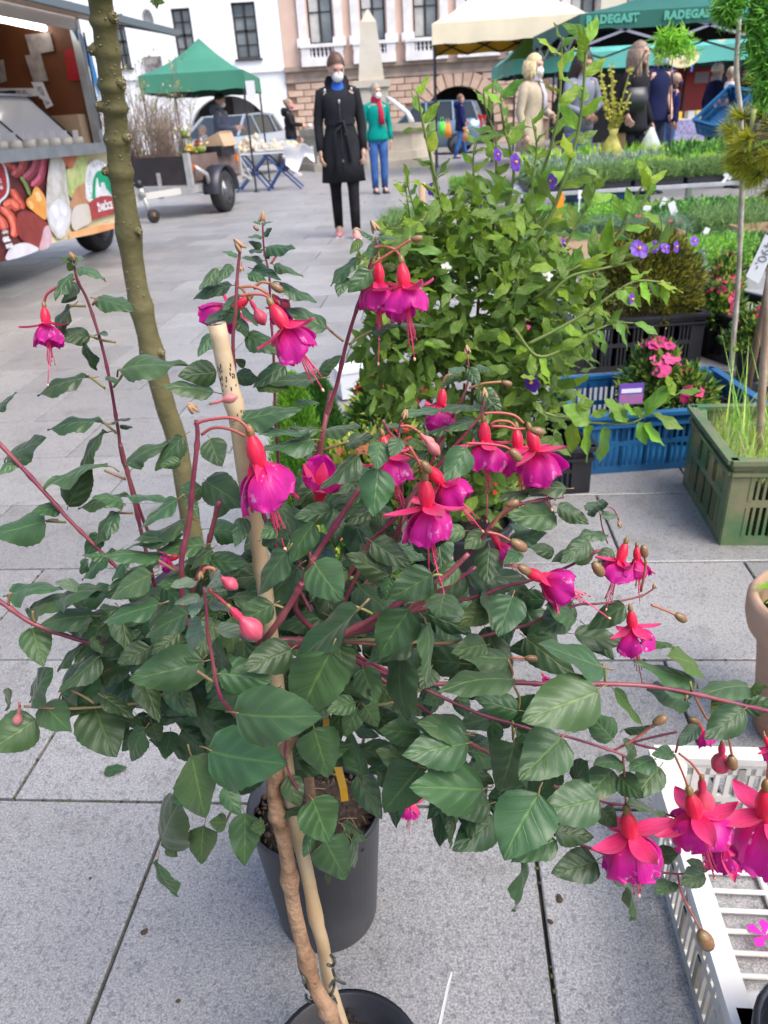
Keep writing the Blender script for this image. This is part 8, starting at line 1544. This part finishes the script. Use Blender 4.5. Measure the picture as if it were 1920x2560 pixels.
# ---- young tree at left
TB = mat('tree bark', (.085, .075, .022), .75, col2=(.15, .13, .055), scale=7, bump=.5, bscale=35); LEN = mat('lenticel', (.27, .23, .13), .8)
g1 = Vector((-.405, 1.40, 0)); tn = thing('young_tree', 'young tree with an olive lumpy trunk left of the walking woman', 'tree', g1); TP_ = [('A3', 860, -40, 1.30), ('A3', 905, 250, 1.31), ('A3', 945, 600, 1.32), ('A3', 985, 900, 1.33), ('A3', 1010, 1150, 1.34), ('A3', 1035, 1450, 1.345), ('A3', 1085, 1800, 1.355), ('B1', 590, 300, 1.365), ('B1', 650, 560, 1.375), ('B1', 715, 820, 1.385), ('B1', 770, 1000, 1.39)]
Pn = [at(*q) for q in TP_][::-1]; Pn = [Vector((g1.x, g1.y, .1)), Vector((g1.x - .01, g1.y, .3))] + Pn + [at('A3', 820, -400, 1.28)]; PP = bez(Pn, 9); rt3 = random.Random(5); b = MB(); K = len(PP); nodes = {int(K * f): s for f, s in ((.30, 1), (.36, -1), (.44, 1), (.53, -1), (.60, 1), (.68, -1), (.735, 1), (.80, -1), (.86, 1), (.93, -1))}; rad = []
for i in range(K):
    base = .0205 - .0040 * i / K; e = 0
    for n_ in nodes: e += .0042 * math.exp(-((i - n_) / 1.3) ** 2)
    rad.append(base + e + rt3.uniform(-.0003, .0003))
b.tube([p - g1 for p in PP], rad, TB, 28); trk = b.build('trunk', tn); b = MB()
for i in range(300):
    k = rt3.randrange(8, K - 1); p = PP[k].lerp(PP[min(K - 1, k + 1)], rt3.random()); a = rt3.uniform(0, 6.28); dr = Vector((math.cos(a), math.sin(a), 0)); s = rt3.uniform(.0006, .0015); b.ell(p + dr * (rad[k] - .0002) - g1, (s * 1.6, s * 1.6, s * .6), LEN, 6, 4)
for n_, sgn in nodes.items():
    p = PP[n_]; vd = Vector((.85 * sgn, -.5, .1)).normalized(); b.ell(p + vd * (rad[n_] - .002) - g1, (.0085, .0085, .008), TB, 10, 8)
    for q in range(16): dr = (vd + Vector((rt3.gauss(0, .45), rt3.gauss(0, .45), rt3.gauss(0, .45)))).normalized(); b.ell(p + vd * (rad[n_] - .002) + dr * .0085 - g1, (.0016,) * 3, LEN if q % 2 else TB, 5, 4)
b.build('bark_knot', trk, kind='stuff'); pot_mesh(.13, .2, TRB, True, 32).build('pot', tn)
o = thing('twig_leaves', 'bright green leaf tip hanging into view at the top', 'leaves', at('A3', 1340, 20, 1.25)); o2 = MB().tube([(0, 0, .06), (0, 0, 0)], .0015, TB, 5).build('twig', o)
for x0, y0, x1, y1, w_ in ((1340, -10, 1300, 20, 30), (1345, 0, 1355, 78, 34), (1350, 0, 1418, 25, 40), (1345, -10, 1400, -30, 30), (1335, 0, 1320, 45, 26)): put_leaf(o, at('A3', x0, y0, 1.25), at('A3', x1, y1, 1.25), w_ * .2893 / 1400, 'g')
# ============================================================ blue potato bush behind the fuchsia
SLF = leafmat('potato bush leaf', (.12, .26, .030), (.20, .33, .07), (.22, .36, .07), 4, .42, .38); SLB = leafmat('bright potato bush leaf', (.22, .42, .03), (.30, .46, .06), (.32, .48, .08), 4, .45, .45)
SGR = mat('green shoot', (.15, .20, .05), .55); SWD = mat('woody shoot', (.20, .14, .07), .8, col2=(.28, .22, .12), scale=20)
sl_ = lambda v: math.sin(pi * v ** .74) ** .85
SLM_ = [leaf_mesh('leaf', 60 + s, SLF, SGR, serr=.0, prof=sl_, fold=.22, droop=.05 + .12 * (s % 4), twist=.5 * ((s % 3) - 1), n=8, mcols=2, wav=.05, petl=.10) for s in range(7)]; SBM_ = [leaf_mesh('leaf', 70 + s, SLB, SGR, serr=.0, prof=sl_, fold=.25, droop=.1 + .1 * s, twist=.3, n=8, mcols=2, wav=.05, petl=.10) for s in range(3)]
BYY = 1.62; bc = at('B2', 330, 1000, BYY); bu = thing('potato_bush', 'large green bush with violet flowers and long arching shoots', 'shrub', (bc.x, BYY, 0)); pot_mesh(.13, .22, TRB, True, 32).build('pot', bu)
rb_ = random.Random(77)
def W2(c, x, y, Y): return at(c, x, y, Y)
cnt = [0]; rest = []
def sleaf(A, D, L_, bright=False, w=.42):
    pool = SBM_ if bright else SLM_; me = rb_.choice(pool); ax = D.normalized(); up = (Vector((0, -.55, .9)) + Vector((rb_.gauss(0, .45), rb_.gauss(0, .45), rb_.gauss(0, .3)))).normalized(); nr = (up - ax * up.dot(ax))
    if nr.length < .1: nr = ax.orthogonal()
    nr.normalize(); X = ax.cross(nr); M_ = Matrix((X * L_ * w, ax * L_, nr * L_)).transposed().to_4x4(); M_.translation = A - bu.location
    if cnt[0] < 298: o = bpy.data.objects.new('leaf', me); COL.objects.link(o); o.parent = bu; o.matrix_local = M_; cnt[0] += 1
    else: rest.append((me, M_))
def shoot(c, pts, Y, r0, nl, ln, bright=.25, Y2=None, m=SGR, start=.12, spread=.9, droopy=.0):
    Y2 = Y2 or Y; n = len(pts); P = [W2(c, x, y, Y + (Y2 - Y) * i / (n - 1)) for i, (x, y) in enumerate(pts)]; PP = bez(P, 6); K = len(PP); b = MB(); b.tube([p - bu.location for p in PP], [r0 * (1 - .6 * i / K) for i in range(K)], m, 7); b.build('shoot', bu)
    for j in range(nl):
        f = start + (1 - start) * (j + .5) / nl; i = min(K - 2, int(f * (K - 1))); p = PP[i].lerp(PP[i + 1], f * (K - 1) - i); t = (PP[i + 1] - PP[i]).normalized(); a = j * 2.4 + rb_.uniform(-.4, .4); s = t.orthogonal().normalized(); s2 = t.cross(s); d = (s * math.cos(a) + s2 * math.sin(a)) * spread + t * .75 + Vector((0, 0, -droopy)); 
        d.y *= .7; sleaf(p, d, ln * rb_.uniform(.75, 1.15) * (1 - .35 * f), rb_.random() < bright + .3 * f)
shoot('A2', [(290, 1130), (275, 1020), (240, 850), (195, 650), (165, 520), (145, 400)], 1.52, .0042, 14, .062, Y2=1.48)
shoot('A2', [(470, 1120), (530, 900), (560, 760), (545, 640), (520, 560), (505, 440), (510, 400)], 1.55, .0038, 12, .065)
shoot('A2', [(640, 1060), (720, 930), (790, 740), (840, 560), (860, 400), (870, 240), (870, 140)], 1.50, .0044, 15, .072, bright=.6, Y2=1.46)
shoot('A2', [(600, 960), (680, 760), (740, 560), (760, 400), (765, 250), (775, 160)], 1.54, .0036, 12, .07, bright=.5)
shoot('A2', [(470, 1040), (480, 860), (485, 700), (480, 590), (440, 470), (430, 380)], 1.60, .0032, 11, .06)
shoot('A2', [(700, 1200), (820, 1160), (960, 1080), (1080, 930), (1140, 830), (1150, 760)], 1.44, .0034, 12, .07, bright=.5)
shoot('B2', [(640, 640), (780, 540), (880, 470), (990, 380), (1090, 190), (1140, 120)], 1.46, .0034, 10, .07, bright=.5)
shoot('B2', [(700, 640), (800, 540), (960, 500), (1100, 460), (1190, 380), (1200, 280)], 1.42, .0030, 10, .065, bright=.4)
shoot('B2', [(620, 830), (740, 770), (880, 690), (980, 620), (1080, 560), (1180, 560), (1240, 570)], 1.38, .0034, 14, .068, bright=.4, droopy=.7)
shoot('B2', [(560, 760), (660, 880), (780, 850), (880, 790), (990, 740), (1100, 740)], 1.36, .0030, 12, .066, bright=.3, droopy=.6)
shoot('B5', [(370, 487), (480, 520), (640, 545), (860, 548), (960, 500), (1060, 430), (1140, 380), (1250, 345)], 1.16, .0022, 0, .06, m=SGR)
for bx_, by_, tx_, ty_, wp, br in ((640, 540, 478, 445, 110, 0), (545, 548, 508, 720, 90, 1), (620, 550, 650, 775, 60, 1), (700, 560, 765, 780, 85, 0), (640, 500, 745, 475, 50, 0), (740, 500, 860, 520, 50, 0), (860, 530, 745, 398, 70, 0), (870, 470, 940, 500, 60, 0), (910, 545, 965, 672, 75, 0), (950, 550, 1085, 665, 60, 1), (1000, 495, 1175, 570, 60, 0), (950, 505, 1040, 320, 75, 0), (1050, 440, 1080, 345, 70, 1), (1130, 385, 1090, 280, 45, 1), (1140, 380, 1265, 335, 35, 0), (830, 440, 940, 505, 35, 1), (560, 470, 650, 420, 70, 0)):
    A, B_ = at('B5', bx_, by_, 1.16), at('B5', tx_, ty_, 1.15); put_leaf(bu, A, B_, wp * .434 / ppm(A), SBM_ if br else SLM_); cnt[0] += 1
SH2 = [('A2', [(380, 1100), (400, 900), (385, 720), (395, 600)], 1.56, 10, .055), ('A2', [(660, 1000), (640, 800), (660, 640), (640, 520)], 1.52, 11, .06), ('A2', [(200, 1100), (150, 960), (110, 830), (95, 740)], 1.56, 9, .05), ('A2', [(760, 1100), (840, 960), (900, 850), (930, 760)], 1.5, 10, .06), ('B2', [(100, 640), (120, 400), (100, 200), (90, 140)], 1.62, 9, .05), ('B2', [(300, 520), (290, 420), (240, 240), (200, 60)], 1.5, 12, .06), ('B2', [(40, 620), (-60, 540), (-120, 480)], 1.6, 6, .06), ('B2', [(360, 620), (330, 460), (360, 320), (420, 220)], 1.5, 10, .06), ('B2', [(520, 560), (560, 420), (620, 330), (650, 250)], 1.5, 10, .06), ('B2', [(560, 700), (700, 600), (800, 520)], 1.48, 9, .06), ('B2', [(600, 900), (720, 860), (780, 920)], 1.42, 8, .055)]
for c, p, Y, n, l in SH2: shoot(c, p, Y, .003, n, l, bright=.3)
# the dense body of the bush
VOL = [('S', 1180, 760, 190, 150, 260), ('S', 1150, 940, 210, 150, 300), ('S', 1330, 880, 130, 190, 170), ('S', 1060, 640, 110, 90, 110), ('S', 1290, 640, 150, 90, 130), ('S', 1250, 1080, 150, 80, 130), ('S', 1000, 760, 90, 120, 70), ('S', 1420, 760, 110, 110, 60), ('S', 1180, 560, 150, 80, 120), ('S', 985, 880, 85, 150, 130), ('S', 1010, 640, 60, 80, 70), ('S', 1190, 1210, 120, 90, 110)]
for c, cx, cy, rx, ry, n in VOL:
    for i in range(int(n * 1.35)):
        a, q = rb_.uniform(0, 6.28), math.sqrt(rb_.random()); x, y = cx + rx * q * math.cos(a), cy + ry * q * math.sin(a); dep = rb_.gauss(0, .09) ; P = at('S', x, y, 1.56 + dep); D_ = (Vector((rb_.gauss(0, 1), -.35 + rb_.gauss(0, .8), rb_.gauss(-.05, .75)))); sleaf(P, D_, rb_.uniform(.030, .060), rb_.random() < (.34 if y < 800 else .15), rb_.uniform(.32, .46))
if rest:
    bm = bmesh.new(); mats_ = []
    V_, F_, MI_, UV_ = [], [], [], []
    cache = {}
    for me, M_ in rest:
        if me.name not in cache:
            vv = np.array([v.co[:] for v in me.vertices]); ff = [tuple(p.vertices) for p in me.polygons]; mm_ = [me.materials[p.material_index] for p in me.polygons]; uu = np.array([d_.uv[:] for d_ in me.uv_layers[0].data]); cache[me.name] = (vv, ff, mm_, uu)
        vv, ff, mm_, uu = cache[me.name]; M4 = np.array(M_); o_ = len(V_); V_.extend((vv @ M4[:3, :3].T + M4[:3, 3]).tolist()); F_.extend([tuple(i + o_ for i in f) for f in ff]); UV_.append(uu)
        for m_ in mm_:
            if m_ not in mats_: mats_.append(m_)
            MI_.append(mats_.index(m_))
    me = bpy.data.meshes.new('inner_leaves'); me.from_pydata(V_, [], F_); [me.materials.append(m_) for m_ in mats_]; me.polygons.foreach_set('material_index', MI_); smooth(me); ul = me.uv_layers.new(name='UVMap'); ul.data.foreach_set('uv', np.concatenate(UV_).ravel().tolist()); link('inner_leaves', me, bu, kind='stuff')
print('bush', cnt, len(rest))
for pts in ([(170, 1000), (175, 700), (160, 520), (165, 130)], [(190, 900), (190, 640)]): b = MB(); b.tube([at('B2', x, y, 1.60) - bu.location for x, y in pts], .007, SWD if len(pts) == 2 else mat('pale stake', (.42, .30, .20), .8, var=.15), 10); b.build('stake' if len(pts) > 2 else 'trunk', bu)
for k in range(12): a = rb_.uniform(0, 6.28); e = at('S', 1180 + 150 * math.cos(a), 800 + 160 * math.sin(a), 1.6) - bu.location; tubepart(bu, 'branch', [bu.location + Vector((0, 0, .2)), bu.location + e * .5 + Vector((0, 0, .05)), bu.location + e], (.006, .003), SWD, 6)
VIO = petalmat('violet petal', (.14, .02, .42), (.16, .035, .50), (.07, .01, .3), transl=.25); b = MB(); vs = []; rws = []; n = 30
for ri, rr_ in enumerate((.12, .5, .8, 1.0)): rws.append([Vector((rr_ * (1 - .18 * (ri / 3) * (1 - abs(math.cos(2.5 * 2 * pi * k / n)))) * math.cos(2 * pi * k / n), rr_ * (1 - .18 * (ri / 3) * (1 - abs(math.cos(2.5 * 2 * pi * k / n)))) * math.sin(2 * pi * k / n), .22 * rr_ * (1 - .8 * rr_) + .05 * math.sin(5 * 2 * pi * k / n) * rr_)) for k in range(n + 1)])
uvgrid(b, rws, n + 1, VIO); vme = finish_uv(b, 'flower', rws); eye_ = MB().lathe([(.16, .0), (.17, .12), (.10, .3), (.02, .34)], (0, 0, 0), mat('yellow anthers', (.85, .45, .02), .5), 10).mesh('anthers')
for c, x, y, Y, s, dx, dz in (('B2', 567, 45, 1.5, .020, .7, .2), ('B2', 715, 128, 1.52, .019, .1, .3), ('B2', 215, 160, 1.55, .017, -.5, .2), ('B2', 440, 215, 1.56, .022, -.2, .9), ('B2', 775, 395, 1.45, .012, .9, .2), ('B2', 1100, 420, 1.42, .024, .2, .7), ('B2', 1165, 410, 1.46, .015, -.3, .5), ('B2', 1215, 415, 1.46, .014, .3, .5), ('B2', 1262, 410, 1.46, .014, .7, .2), ('B2', 1340, 385, 1.46, .012, .2, .4), ('B2', 1070, 637, 1.36, .016, .9, .2), ('B2', 640, 995, 1.40, .025, -.95, -.1), ('B2', 490, 12, 1.5, .014, .6, .2)):
    P = at(c, x, y, Y); d = Vector((dx, -.7, dz)); d.normalize(); o = link('flower', vme, bu); Q = d.to_track_quat('Z', 'Y').to_matrix().to_4x4(); Q.translation = P - bu.location; o.matrix_local = Q @ Matrix.Scale(s * .85, 4); link('anthers', eye_, o)
for c, x, y in (('F4', 780, 545), ('F4', 728, 665), ('B2', 268, 500), ('B2', 705, 535)): o = link('small_bloom', FLM['FR'] if c == 'F4' else FLM['FW'], bu); o.location = at(c, x, y, 1.42) - bu.location; o.scale = (.35,) * 3; o.rotation_euler = (1.2, 0, 0)
# ============================================================ tidy up
for o in list(SC.objects):
    clean(o)
    if o.parent is None and o.type == 'MESH' and 'label' not in o and o.get('kind') not in ('structure', 'stuff'): print('UNTAGGED', o.name)
